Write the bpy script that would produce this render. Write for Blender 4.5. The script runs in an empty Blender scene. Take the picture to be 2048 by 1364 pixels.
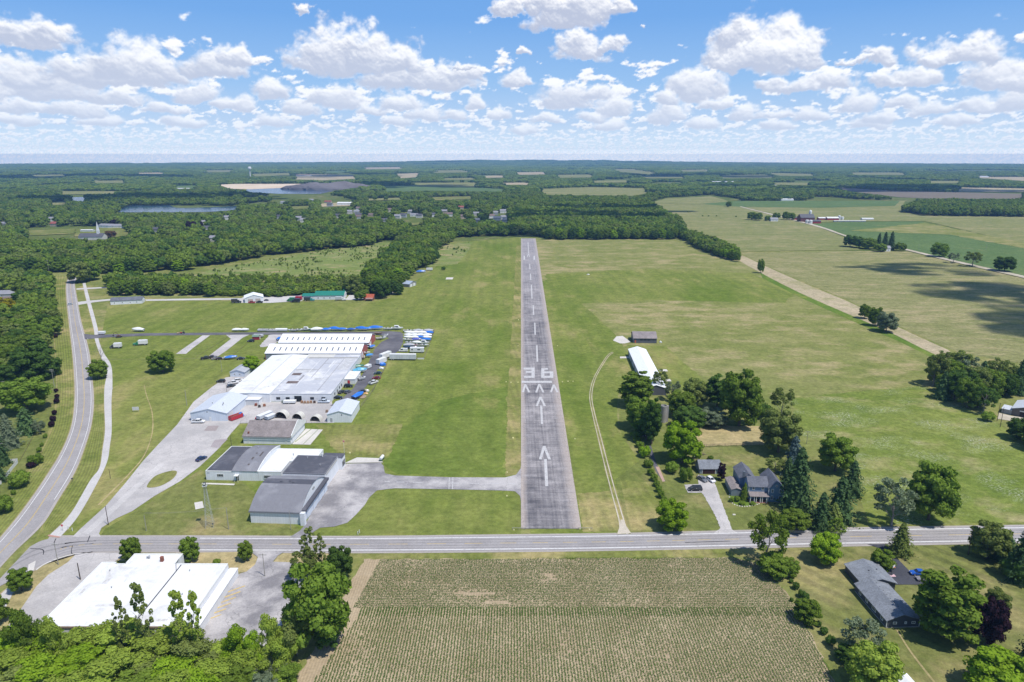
import bpy, bmesh, math, random
import numpy as np
from mathutils import Vector, Matrix
random.seed(7)
SC = bpy.context.scene
COL = SC.collection
PI = math.pi
# ------------------------------------------------------------------ camera model (photo coordinates 2048 x 1364 are used to survey the ground)
CAM_H, FPX, VH = 120.0, 2048 * 24 / 36, 312.0
PITCH = math.atan((682 - VH) / FPX)
CP, SP = math.cos(PITCH), math.sin(PITCH)
def ray(u, v):
    x, y = (u - 1024) / FPX, (682 - v) / FPX
    return Vector((x, CP + y * SP, -SP + y * CP))
def P(u, v, z=0.0):
    """world point at height z seen at photo pixel u, v"""
    d = ray(u, v)
    t = (z - CAM_H) / d.z
    return Vector((d.x * t, d.y * t, z))
def px_per_m(p):
    return FPX / (p.y * CP + (CAM_H - p.z) * SP)
def height_at(p, v):
    """height above ground point p whose image row is v"""
    y = (682 - v) / FPX
    k = (-SP + y * CP) / (CP + y * SP)
    return CAM_H + p.y * k
cam = bpy.data.cameras.new('camera'); camo = bpy.data.objects.new('camera', cam)
COL.objects.link(camo); camo.location = (0, 0, CAM_H); camo.rotation_euler = (PI / 2 - PITCH, 0, 0)
cam.lens, cam.sensor_width, cam.clip_start, cam.clip_end = 24, 36, 0.5, 90000
SC.camera = camo
SC.view_settings.view_transform = 'Standard'; SC.view_settings.look = 'None'
SC.view_settings.exposure = 0.26; SC.view_settings.gamma = 1.0
SC.render.engine = 'CYCLES'
SC.cycles.max_bounces = 6; SC.cycles.diffuse_bounces = 2; SC.cycles.glossy_bounces = 2
SC.cycles.transparent_max_bounces = 12; SC.cycles.volume_bounces = 0
SC.cycles.use_denoising = True
SC.cycles.caustics_reflective = SC.cycles.caustics_refractive = False
SUN_EL, SUN_AZ = math.radians(64), math.radians(127)   # azimuth clockwise from the runway heading (+Y)
SUN_DIR = Vector((math.sin(SUN_AZ) * math.cos(SUN_EL), math.cos(SUN_AZ) * math.cos(SUN_EL), math.sin(SUN_EL)))
sl = bpy.data.lights.new('sun', 'SUN'); sl.energy = 3.9; sl.angle = math.radians(0.53); sl.color = (1.0, 0.955, 0.89)
so = bpy.data.objects.new('sun', sl); COL.objects.link(so)
so.rotation_euler = SUN_DIR.to_track_quat('Z', 'Y').to_euler(); so.location = (200, -200, 900)

# ------------------------------------------------------------------ node helper
class NB:
    def __init__(self, nt): self.nt = nt
    def n(self, t, **kw):
        x = self.nt.nodes.new(t)
        for k, v in kw.items(): setattr(x, k, v)
        return x
    def put(self, sock, v):
        if isinstance(v, bpy.types.NodeSocket): self.nt.links.new(v, sock)
        else: sock.default_value = v
    def m(self, op, a, b=0.0, c=0.0, clamp=False):
        x = self.n('ShaderNodeMath', operation=op, use_clamp=clamp)
        self.put(x.inputs[0], a); self.put(x.inputs[1], b); self.put(x.inputs[2], c)
        return x.outputs[0]
    def noise(self, vec, scale, detail=2.0, rough=0.5, dims='3D', out=0, dist=0.0):
        x = self.n('ShaderNodeTexNoise', noise_dimensions=dims)
        if vec is not None: self.put(x.inputs['Vector'], vec)
        self.put(x.inputs['Scale'], scale); self.put(x.inputs['Detail'], detail); self.put(x.inputs['Roughness'], rough)
        self.put(x.inputs['Distortion'], dist)
        return x.outputs[out]
    def mr(self, v, a, b, c=0.0, d=1.0, smooth=False):
        x = self.n('ShaderNodeMapRange', interpolation_type='SMOOTHSTEP' if smooth else 'LINEAR')
        for i, q in enumerate((v, a, b, c, d)): self.put(x.inputs[i], q)
        return x.outputs[0]
    def mix(self, f, a, b, blend='MIX'):
        x = self.n('ShaderNodeMix', data_type='RGBA', blend_type=blend)
        self.put(x.inputs[0], f)
        for s, v in ((x.inputs[6], a), (x.inputs[7], b)):
            self.put(s, v if isinstance(v, bpy.types.NodeSocket) else (*v[:3], 1.0))
        return x.outputs[2]
    def mixf(self, f, a, b):
        x = self.n('ShaderNodeMix', data_type='FLOAT')
        self.put(x.inputs[0], f); self.put(x.inputs[2], a); self.put(x.inputs[3], b)
        return x.outputs[0]
    def xyz(self, a, b, c=0.0):
        x = self.n('ShaderNodeCombineXYZ')
        for i, q in enumerate((a, b, c)): self.put(x.inputs[i], q)
        return x.outputs[0]
    def sep(self, v):
        x = self.n('ShaderNodeSeparateXYZ'); self.put(x.inputs[0], v); return x.outputs
    def vm(self, op, a, b=(0, 0, 0), s=None):
        x = self.n('ShaderNodeVectorMath', operation=op)
        self.put(x.inputs[0], a)
        if s is None: self.put(x.inputs[1], b)
        else: self.put(x.inputs['Scale'], s)
        return x.outputs[0]
# ------------------------------------------------------------------ sky: clear Nishita sky for the light, and a far sky dome of cumulus
def make_world():
    w = bpy.data.worlds.new('World'); SC.world = w; w.use_nodes = True
    nt = w.node_tree; nt.nodes.clear(); b = NB(nt)
    sky = b.n('ShaderNodeTexSky', sky_type='NISHITA', sun_disc=False)
    sky.sun_elevation = SUN_EL; sky.sun_rotation = SUN_AZ
    sky.altitude = 200; sky.air_density = 1.0; sky.dust_density = 0.4; sky.ozone_density = 3.0
    tint = b.mix(1.0, sky.outputs[0], (0.86, 1.0, 1.12), 'MULTIPLY')
    bg = b.n('ShaderNodeBackground'); b.put(bg.inputs[0], tint); bg.inputs[1].default_value = 0.108
    o = b.n('ShaderNodeOutputWorld'); nt.links.new(bg.outputs[0], o.inputs[0])
make_world()

def _hash(ix, iy, seed):
    h = (ix.astype(np.int64) * 374761393 + iy.astype(np.int64) * 668265263 + seed * 974634541) & 0xFFFFFFFF
    h = ((h ^ (h >> 13)) * 1274126177) & 0xFFFFFFFF
    return (h ^ (h >> 16)) & 0xFFFFFFFF
def pnoise(x, y, seed=0):
    x0, y0 = np.floor(x), np.floor(y); fx, fy = x - x0, y - y0
    sx, sy = fx * fx * fx * (fx * (fx * 6 - 15) + 10), fy * fy * fy * (fy * (fy * 6 - 15) + 10)
    def g(i, j):
        a = _hash(x0 + i, y0 + j, seed) * (2 * PI / 4294967296.0)
        return np.cos(a) * (fx - i) + np.sin(a) * (fy - j)
    n0 = g(0, 0) + sx * (g(1, 0) - g(0, 0)); n1 = g(0, 1) + sx * (g(1, 1) - g(0, 1))
    return (n0 + sy * (n1 - n0)) * 1.5
def fbm(x, y, octs=6, rough=0.5, seed=0, billow=False):
    s, a, t = 0.0, 1.0, 0.0
    for i in range(octs):
        v = pnoise(x, y, seed + i * 17)
        s = s + a * ((np.abs(v) * 2 - 0.55) if billow else v); t += a
        a *= rough; x = x * 2.03 + 11.7; y = y * 2.03 - 5.3
    return s / t
def smooth(v, a, b):
    t = np.clip((v - a) / (b - a), 0, 1); return t * t * (3 - 2 * t)

# centre u, base v, top v, half width (photo coordinates); painted far to near
CLOUDS = [(40,248,222,40),(205,246,222,40),(370,250,226,44),(540,250,222,44),(800,250,226,42),(1050,264,242,36),(1220,258,236,40),(1400,258,234,40),(1560,258,236,40),(1740,254,230,40),(1920,250,228,44),
    (50,222,190,58),(150,226,196,54),(240,206,172,60),(330,224,200,46),(400,198,152,56),(470,216,186,46),(545,194,140,46),(600,226,196,46),(670,210,160,62),(740,226,200,46),(800,216,180,56),(850,236,206,44),(910,240,214,38),(950,214,184,32),(1000,236,212,30),(1090,244,222,38),(1130,208,150,72),(1200,198,160,48),(1230,230,182,42),(1180,240,216,40),(1340,240,196,48),(1390,190,124,66),(1330,208,170,30),(1430,214,186,36),(1490,236,204,44),(1560,232,214,36),(1545,178,150,30),(1620,240,212,40),(1710,220,172,44),(1760,244,216,40),(1800,214,186,32),(1870,226,196,50),(1960,220,190,46),(2040,214,168,44),
    (90,192,120,110),(40,170,100,60),(210,164,96,112),(270,150,62,78),(315,162,92,56),(430,150,80,66),(480,130,90,40),(790,172,110,80),(880,172,108,90),(930,160,122,44),(1035,166,136,38),(1050,112,97,16),(925,138,124,20),(1660,172,126,52),(1600,180,150,44),(1830,168,124,56),(1770,168,140,40),(1760,126,86,42),(1700,128,116,24),(1990,168,96,56),(2060,180,120,50),(1900,122,66,66),(1945,122,52,60),(1860,126,96,36),
    (1165,113,52,60),(1215,100,66,28),(640,136,62,80),(690,138,30,100),(740,130,42,66),(800,140,76,60),(1470,128,42,78),(1480,90,8,52),(1555,130,12,72),(1600,124,42,52),(1520,132,70,110),(40,84,16,96),(100,80,28,44),(1130,48,-40,90),(1090,18,-30,50),(1020,22,-20,40),(1180,34,-40,70),(1240,22,-20,26),(616,26,4,20),(1294,50,40,7),
    (-150,200,90,120),(-260,120,20,120),(2260,180,80,130),(2180,100,40,70),(-420,190,100,120),(2420,160,60,120)]
def make_sky():
    nx, ny = 1900, 320
    xs, ysr = np.linspace(-1450, 1450, nx), np.linspace(-14, 480, ny)
    X = xs[None, :] + np.zeros((ny, 1)); Y = ysr[:, None] + np.zeros((1, nx))
    ys = np.clip((Y - 10) / 200, 0, 1) * 0.72 + 0.28
    k = 1 / ys
    wx = fbm(X / 46, Y / 38, 6, 0.54, 1); wy = fbm(X / 46, Y / 38, 6, 0.54, 51)
    bil = fbm(X / 46, Y / 40, 6, 0.56, 91, True); fin = fbm(X / 26, Y / 20, 6, 0.62, 171)
    Xw = X + wx * 40 * ys; Yw = Y + wy * 26 * ys
    Yc = np.maximum(Y, 4.0); lg = np.log2(300 / Yc) * 0.9; fl = np.floor(lg); fr = smooth(lg - fl, 0.2, 0.8)
    def band(off, dy):
        s = 2.0 ** (fl + off)
        return fbm(X * s / 105 + (fl + off) * 7.7, (Y * s + dy) / 50 + (fl + off) * 3.1, 6, 0.56, 131)
    def field(dy): return band(0, dy) * (1 - fr) + band(1, dy) * fr
    f0, f1 = field(0), field(9)
    cov = np.interp(Y, [8, 90, 160, 210, 480], [-0.07, 0.03, 0.10, 0.30, 0.6])
    A = smooth(f0, cov, cov + 0.16); L = np.clip(0.55 + (f0 - f1) * 2.1 + (f0 - cov) * 0.3, 0.05, 1.0)
    for (u, vb, vt, hw) in CLOUDS:
        r = ray(u, vb); a0 = math.atan2(r.x, r.y) * FPX; yb = math.asin(r.normalized().z) * FPX
        h = math.asin(ray(u, vt).normalized().z) * FPX - yb
        i0, i1 = np.searchsorted(ysr, (yb - h * .9 - 30, yb + h * 1.9 + 30)); j0, j1 = np.searchsorted(xs, (a0 - hw * 1.9 - 30, a0 + hw * 1.9 + 30))
        if i1 - i0 < 3 or j1 - j0 < 3: continue
        sl_ = (slice(i0, i1), slice(j0, j1))
        dx = (Xw[sl_] - a0) / (hw * 0.97); ty = (Yw[sl_] - yb - 0.06 * h) / (h * 0.92)
        q = np.maximum(ty, -3.4 * ty)
        S = 1 - np.abs(dx) ** 2.2 - q * q + 0.50 * bil[sl_] + 0.27 * fin[sl_] - 0.05
        al = smooth(S, -0.02, 0.62)
        H = np.sqrt(np.clip(S, 0, 1.6)); gy, gx = np.gradient(H); gs = ys[sl_] * 6.5
        lum = np.clip(0.16 + 0.66 * ty + 0.10 * dx - gy * gs * 0.55 - gx * gs * 0.22, 0, 1.1)
        lum = lum * (0.55 + 0.45 * smooth(S, 0.0, 0.5)) + 0.33 * (1 - smooth(S, 0.0, 0.5))
        L[sl_] = L[sl_] * (1 - al) + lum * al; A[sl_] = np.maximum(A[sl_], al)
    L = np.clip(L + 0.16 * fin * ys, 0, 1.1)
    L = smooth(L, 0.02, 0.78)[..., None]
    base, top = np.array((0.435, 0.48, 0.61)), np.array((0.91, 0.91, 0.925))
    C = base + (top - base) * L
    hz = np.interp(Y, [0, 8, 20, 60, 130, 230], [0.40, 0.50, 0.60, 0.44, 0.22, 0.05])[..., None]
    C = C * (1 - hz) + np.array((0.60, 0.695, 0.845)) * hz
    A = np.clip(A * np.interp(Y, [-14, 3, 10, 40, 90], [0.78, 0.84, 0.78, 0.87, 0.97]), 0, 1)
    # clear air between the clouds, milky low, horizon band brightened to offset the haze
    blue = np.stack([np.interp(Y, [-14, 3, 7, 14, 60, 130, 240, 480], c) for c in ((1.18, 1.14, .82, .61, .42, .27, .150, .105), (1.26, 1.22, .93, .74, .56, .46, .345, .285), (1.22, 1.19, 1.02, .88, .78, .75, .705, .655))], -1)
    m = 0.9
    edge = smooth(np.abs(X), 1440, 1330) * smooth(Y, 478, 400)
    al = A + (1 - A) * m
    C = C * (1 + (blue / np.array((0.59, 0.725, 0.875)) - 1) * smooth(Y, 16, 8)[..., None])
    C = (C * A[..., None] + blue * (m * (1 - A))[..., None]) / np.maximum(al, 1e-4)[..., None]
    al = al * edge
    az, el, Rr = X / FPX, Y / FPX, 42000.0
    co = np.stack([np.sin(az) * np.cos(el) * Rr, np.cos(az) * np.cos(el) * Rr, np.sin(el) * Rr + CAM_H], -1).reshape(-1, 3).astype(np.float32)
    i = (np.arange(ny - 1)[:, None] * nx + np.arange(nx - 1)[None, :]).reshape(-1)
    faces = np.stack([i, i + nx, i + nx + 1, i + 1], 1).astype(np.int32)
    me = bpy.data.meshes.new('sky'); me.vertices.add(len(co)); me.vertices.foreach_set('co', co.ravel())
    me.loops.add(faces.size); me.loops.foreach_set('vertex_index', faces.ravel())
    me.polygons.add(len(faces)); me.polygons.foreach_set('loop_start', np.arange(0, faces.size, 4, dtype=np.int32))
    me.update()
    at = me.color_attributes.new('cloud_light', 'FLOAT_COLOR', 'POINT')
    at.data.foreach_set('color', np.concatenate([C, al[..., None]], -1).reshape(-1).astype(np.float32))
    m_ = bpy.data.materials.new('sky_cumulus'); m_.use_nodes = True; nt = m_.node_tree; nt.nodes.clear(); b = NB(nt)
    a = b.n('ShaderNodeAttribute', attribute_name='cloud_light')
    e = b.n('ShaderNodeEmission'); nt.links.new(a.outputs['Color'], e.inputs[0])
    t = b.n('ShaderNodeBsdfTransparent'); mx = b.n('ShaderNodeMixShader')
    nt.links.new(a.outputs['Alpha'], mx.inputs[0]); nt.links.new(t.outputs[0], mx.inputs[1]); nt.links.new(e.outputs[0], mx.inputs[2])
    o = b.n('ShaderNodeOutputMaterial'); nt.links.new(mx.outputs[0], o.inputs[0])
    m_.cycles.emission_sampling = 'NONE'
    me.materials.append(m_)
    ob = bpy.data.objects.new('sky', me); COL.objects.link(ob); ob['kind'] = 'structure'
make_sky()
# ------------------------------------------------------------------ materials
MATS = {}
def new_mat(name):
    m = bpy.data.materials.new(name); m.use_nodes = True; nt = m.node_tree; nt.nodes.clear()
    return m, NB(nt)
def out_diffuse(m, b, col, rough=0.9, spec=0.0, bump=None, metal=0.0):
    o = b.n('ShaderNodeOutputMaterial')
    if spec <= 0 and metal <= 0:
        s = b.n('ShaderNodeBsdfDiffuse'); b.put(s.inputs[0], col if isinstance(col, bpy.types.NodeSocket) else (*col[:3], 1))
        nrm = s.inputs['Normal']
    else:
        s = b.n('ShaderNodeBsdfPrincipled'); b.put(s.inputs['Base Color'], col if isinstance(col, bpy.types.NodeSocket) else (*col[:3], 1))
        b.put(s.inputs['Roughness'], rough); s.inputs['Specular IOR Level'].default_value = spec; s.inputs['Metallic'].default_value = metal
        nrm = s.inputs['Normal']
    if bump is not None:
        bp = b.n('ShaderNodeBump'); bp.inputs['Strength'].default_value = bump[1]; bp.inputs['Distance'].default_value = bump[2]
        b.put(bp.inputs['Height'], bump[0]); b.nt.links.new(bp.outputs[0], nrm)
    b.nt.links.new(s.outputs[0], o.inputs[0])
    return m
def plain(name, col, rough=0.6, spec=0.3, var=0.12, sc=1.2, metal=0.0):
    """painted or solid surface with slight wear and dirt"""
    if name in MATS: return MATS[name]
    m, b = new_mat(name)
    p = b.n('ShaderNodeTexCoord').outputs['Object']
    n = b.noise(p, sc, 5, 0.6); n2 = b.noise(p, sc * 0.17, 3, 0.5)
    f = b.m('MULTIPLY', b.mr(n, 0.3, 0.7, 1 - var, 1 + var * 0.4), b.mr(n2, 0.3, 0.7, 1 - var * 0.7, 1 + var * 0.3))
    c = b.mix(1.0, col, b.xyz(f, f, f), 'MULTIPLY')
    MATS[name] = out_diffuse(m, b, c, rough, spec, None, metal)
    return MATS[name]
def pos(b): return b.n('ShaderNodeNewGeometry').outputs['Position']
def grass(name, a, c2, dry, dry_amt=0.35, stripe=None, flowers=0.0, tall=0.0, stretch=None, uvn=0):
    m, b = new_mat(name); p = pos(b)
    if stretch:
        mp = b.n('ShaderNodeMapping'); b.put(mp.inputs['Vector'], p); mp.inputs['Rotation'].default_value = (0, 0, stretch[0]); mp.inputs['Scale'].default_value = (1.0, stretch[1], 1)
        ps = mp.outputs[0]
    else: ps = p
    n1 = b.noise(ps, 1 / 75, 4, 0.55); n2 = b.noise(ps, 1 / 24, 6, 0.62); n3 = b.noise(p, 1 / 2.2, 4, 0.65); n4 = b.noise(p, 1 / 0.45, 2, 0.6)
    n5 = b.noise(ps, 1 / 160, 2, 0.5)
    col = b.mix(b.mr(b.m('ADD', b.m('MULTIPLY', n1, 0.6), b.m('MULTIPLY', n2, 0.4)), 0.38, 0.62, 0, 1), a, c2)
    bl = b.mr(b.noise(p, 1 / 8, 6, 0.66), 0.3, 0.7, 0.76, 1.2); col = b.mix(1.0, col, b.xyz(bl, b.m('MULTIPLY_ADD', bl, 0.8, 0.2), bl), 'MULTIPLY')
    k = b.m('ADD', n2, b.m('MULTIPLY', b.m('SUBTRACT', n5, 0.5), 0.55))
    col = b.mix(b.mr(k, 0.66 - 0.34 * dry_amt, 0.86 - 0.34 * dry_amt, 0, 0.9), col, dry)
    if stripe:
        x, y, _ = b.sep(p); th, wd, am = stripe
        s = b.m('ADD', b.m('MULTIPLY', x, math.cos(th)), b.m('MULTIPLY', y, math.sin(th)))
        s = b.m('ADD', s, b.m('MULTIPLY', b.noise(p, 1 / 30, 2), wd * 0.7))
        w = b.m('SINE', b.m('MULTIPLY', s, PI / wd))
        w = b.m('MULTIPLY', b.mr(w, -0.5, 0.5, -1, 1), b.mr(b.noise(p, 1 / 45, 2), 0.35, 0.65, 0.1, 1.0))
        f = b.m('MULTIPLY_ADD', w, am, 1.0)
        col = b.mix(1.0, col, b.xyz(f, f, b.m('MULTIPLY_ADD', w, am * 0.6, 1.0)), 'MULTIPLY')
    if uvn:
        u = b.sep(b.n('ShaderNodeUVMap').outputs[0])[0]
        w = b.m('SINE', b.m('MULTIPLY', b.m('ADD', u, b.m('MULTIPLY', b.noise(p, 1 / 20, 2), 0.08)), 2 * PI * uvn)); f = b.m('MULTIPLY_ADD', w, 0.14, 1.0)
        col = b.mix(1.0, col, b.xyz(f, f, b.m('MULTIPLY_ADD', w, 0.08, 1.0)), 'MULTIPLY')
        col = b.mix(b.mr(b.m('ABSOLUTE', b.m('SUBTRACT', u, 0.5)), 0.40, 0.5, 0, 0.55), col, dry)
    g = b.m('MULTIPLY', b.mr(n3, 0.25, 0.75, 0.70 - tall, 1.28 + tall), b.mr(n4, 0.25, 0.75, 0.84 - tall * .5, 1.16 + tall * .5))
    col = b.mix(1.0, col, b.xyz(g, g, g), 'MULTIPLY')
    if flowers:
        fl = b.noise(p, 1 / 0.9, 3, 0.7); reg = b.noise(ps, 1 / 26, 5, 0.6)
        f = b.m('MULTIPLY', b.mr(fl, 0.50, 0.66, 0, 1), b.mr(reg, 0.64 - 0.2 * flowers, 0.84 - 0.2 * flowers, 0, 0.75))
        col = b.mix(f, col, (0.55, 0.56, 0.47))
    return out_diffuse(m, b, col)
def asphalt(name, c1, c2, crack=0.5, patch=0.5, sc=1.0):
    m, b = new_mat(name); p = pos(b)
    n1 = b.noise(p, sc / 9, 6, 0.62); n2 = b.noise(p, sc / 38, 3, 0.5); n3 = b.noise(p, 1 / 0.5, 3, 0.6)
    col = b.mix(b.mr(b.m('ADD', n1, b.m('MULTIPLY', b.m('SUBTRACT', n2, 0.5), patch)), 0.36, 0.64, 0, 1), c1, c2)
    v = b.n('ShaderNodeTexVoronoi', feature='DISTANCE_TO_EDGE'); b.put(v.inputs['Vector'], b.vm('ADD', p, b.vm('SCALE', b.noise(p, 1 / 4, 3, out=1), s=5.0))); v.inputs['Scale'].default_value = 1 / 9.0
    ck = b.m('MULTIPLY', b.mr(v.outputs['Distance'], 0.002, 0.012, 0.55, 0), b.m('MULTIPLY', crack, b.mr(n2, 0.4, 0.6, 0.2, 1)))
    col = b.mix(ck, col, (0.035, 0.034, 0.034))
    g = b.mr(n3, 0.3, 0.7, 0.88, 1.1)
    col = b.mix(1.0, col, b.xyz(g, g, g), 'MULTIPLY')
    return out_diffuse(m, b, col)
def runway_mat():
    m, b = new_mat('runway_asphalt'); p = pos(b)
    uv = b.n('ShaderNodeUVMap').outputs[0]; u, v, _ = b.sep(uv)
    x, y, _ = b.sep(p)
    n1 = b.noise(p, 1 / 7, 6, 0.65); n2 = b.noise(p, 1 / 40, 3, 0.5); n3 = b.noise(p, 1 / 0.6, 3, 0.6)
    lon = b.noise(b.xyz(b.m('MULTIPLY', x, 1 / 1.1), b.m('MULTIPLY', y, 1 / 60), 0), 1, 4, 0.6)
    lat = b.noise(b.xyz(b.m('MULTIPLY', x, 1 / 30), b.m('MULTIPLY', y, 1 / 1.6), 5), 1, 4, 0.65)
    k = b.m('ADD', b.m('MULTIPLY', n1, 0.5), b.m('ADD', b.m('MULTIPLY', lon, 0.35), b.m('ADD', b.m('MULTIPLY', lat, 0.35), b.m('MULTIPLY', n2, 0.5))))
    col = b.mix(b.mr(k, 0.70, 1.00, 0, 1), (0.100, 0.097, 0.108), (0.36, 0.335, 0.332))
    e = b.m('MINIMUM', u, b.m('MULTIPLY', b.m('SUBTRACT', 1.0, u), 0.62))
    e = b.m('ADD', e, b.m('MULTIPLY', b.m('SUBTRACT', n1, 0.5), 0.16))
    col = b.mix(b.mr(e, 0.02, 0.13, 0.9, 0), col, (0.42, 0.36, 0.32))
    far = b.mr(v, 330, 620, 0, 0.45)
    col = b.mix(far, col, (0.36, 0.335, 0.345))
    # sealed cracks, mostly along and across the strip
    for ax, w, per, tt in ((x, y, 3.4, 0.5), (y, x, 5.2, 0.5)):
        s = b.m('ADD', b.m('DIVIDE', ax, per), b.m('MULTIPLY', b.noise(p, 1 / 9, 4, 0.6), 1.1))
        fr = b.m('ABSOLUTE', b.m('SUBTRACT', b.m('FRACT', s), 0.5))
        col = b.mix(b.m('MULTIPLY', b.mr(fr, 0.0, 0.035, 1, 0), b.m('MULTIPLY', b.mr(n2, 0.35, 0.6, 0.15, tt), 1.0)), col, (0.075, 0.073, 0.08))
    g = b.mr(n3, 0.3, 0.7, 0.86, 1.12)
    col = b.mix(1.0, col, b.xyz(g, g, g), 'MULTIPLY')
    return out_diffuse(m, b, col)
def paint(name, col, wear=0.5):
    m, b = new_mat(name); p = pos(b)
    n = b.noise(p, 1 / 0.8, 5, 0.7)
    c = b.mix(b.mr(n, 0.62 - wear * 0.2, 0.72, 0, 0.8), col, (0.25, 0.24, 0.245))
    return out_diffuse(m, b, c)
def soil_rows(name, soil, soil2, th):
    m, b = new_mat(name); p = pos(b)
    n1 = b.noise(p, 1 / 12, 5, 0.6); n3 = b.noise(p, 1 / 0.7, 4, 0.65)
    x, y, _ = b.sep(p)
    s = b.m('ADD', b.m('MULTIPLY', x, math.cos(th)), b.m('MULTIPLY', y, math.sin(th)))
    w = b.m('SINE', b.m('MULTIPLY', s, 2 * PI / 0.76))
    col = b.mix(b.mr(n1, 0.35, 0.65, 0, 1), soil, soil2)
    g = b.m('MULTIPLY', b.mr(n3, 0.25, 0.75, 0.75, 1.2), b.m('MULTIPLY_ADD', w, 0.08, 1.0))
    col = b.mix(1.0, col, b.xyz(g, g, g), 'MULTIPLY')
    return out_diffuse(m, b, col)
def water(name):
    m, b = new_mat(name); p = pos(b)
    s = b.n('ShaderNodeBsdfPrincipled'); s.inputs['Base Color'].default_value = (0.035, 0.075, 0.125, 1); s.inputs['Roughness'].default_value = 0.14
    bp = b.n('ShaderNodeBump'); bp.inputs['Strength'].default_value = 0.25; bp.inputs['Distance'].default_value = 0.5
    b.put(bp.inputs['Height'], b.noise(p, 1 / 3, 3)); b.nt.links.new(bp.outputs[0], s.inputs['Normal'])
    o = b.n('ShaderNodeOutputMaterial'); b.nt.links.new(s.outputs[0], o.inputs[0]); return m
def siding(name, col, axis='v', per=0.9, dark=0.86, rough=0.5, spec=0.25, grime=0.1):
    """ribbed metal panels (v: vertical ribs) or lap boards (h)"""
    if name in MATS: return MATS[name]
    m, b = new_mat(name); p = b.n('ShaderNodeTexCoord').outputs['Object']; x, y, z = b.sep(p)
    t = z if axis == 'h' else b.m('ADD', x, b.m('MULTIPLY', y, 1.0))
    fr = b.m('ABSOLUTE', b.m('SUBTRACT', b.m('FRACT', b.m('DIVIDE', t, per)), 0.5))
    f = b.mr(fr, 0.0, 0.09, dark, 1.0)
    n = b.noise(b.vm('MULTIPLY', p, (1, 1, 0.25)), 0.8, 5, 0.6)
    f = b.m('MULTIPLY', f, b.mr(n, 0.3, 0.7, 1 - grime, 1.02))
    c = b.mix(1.0, col, b.xyz(f, f, f), 'MULTIPLY')
    MATS[name] = out_diffuse(m, b, c, rough, spec); return MATS[name]
def shingle(name, col, var=0.22, per=0.28):
    if name in MATS: return MATS[name]
    m, b = new_mat(name); p = b.n('ShaderNodeTexCoord').outputs['Object']
    n = b.noise(p, 3.2, 3, 0.7); n2 = b.noise(p, 0.35, 4, 0.55)
    v = b.n('ShaderNodeTexVoronoi'); b.put(v.inputs['Vector'], b.vm('MULTIPLY', p, (1 / 0.5, 1 / 0.3, 1 / 0.3))); v.inputs['Scale'].default_value = 1
    r, _, _ = b.sep(v.outputs['Color'])
    f = b.m('MULTIPLY', b.mr(n, 0.3, 0.7, 1 - var, 1 + var), b.m('MULTIPLY', b.mr(n2, 0.3, 0.7, 1 - var, 1.08), b.mr(r, 0, 1, 0.88, 1.12)))
    c = b.mix(1.0, col, b.xyz(f, f, f), 'MULTIPLY')
    MATS[name] = out_diffuse(m, b, c, 0.85, 0.15); return MATS[name]
def membrane(name, col, stain, amt, sc=0.12):
    """flat roof covering with seams, ponding stains and patches"""
    if name in MATS: return MATS[name]
    m, b = new_mat(name); p = b.n('ShaderNodeTexCoord').outputs['Object']; x, y, z = b.sep(p)
    n = b.noise(p, sc, 6, 0.62, dist=0.6); n2 = b.noise(p, 0.9, 4, 0.6); n3 = b.noise(p, sc * 0.35, 3, 0.5)
    c = b.mix(b.mr(b.m('ADD', b.m('MULTIPLY', n, 0.6), b.m('MULTIPLY', n3, 0.4)), 0.62 - 0.3 * amt, 0.72 - 0.22 * amt, 0, 0.85), col, stain)
    s1 = b.m('ABSOLUTE', b.m('SUBTRACT', b.m('FRACT', b.m('DIVIDE', x, 3.05)), 0.5))
    s2 = b.m('ABSOLUTE', b.m('SUBTRACT', b.m('FRACT', b.m('DIVIDE', y, 12.0)), 0.5))
    f = b.m('MULTIPLY', b.mr(s1, 0.0, 0.025, 0.88, 1), b.mr(s2, 0, 0.008, 0.86, 1))
    f = b.m('MULTIPLY', f, b.mr(n2, 0.3, 0.7, 0.93, 1.03))
    c = b.mix(1.0, c, b.xyz(f, f, f), 'MULTIPLY')
    MATS[name] = out_diffuse(m, b, c, 0.7, 0.1); return MATS[name]
def glass(name='window_glass', col=(0.03, 0.04, 0.05)):
    if name in MATS: return MATS[name]
    m, b = new_mat(name); MATS[name] = out_diffuse(m, b, col, 0.08, 0.6); return MATS[name]
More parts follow.
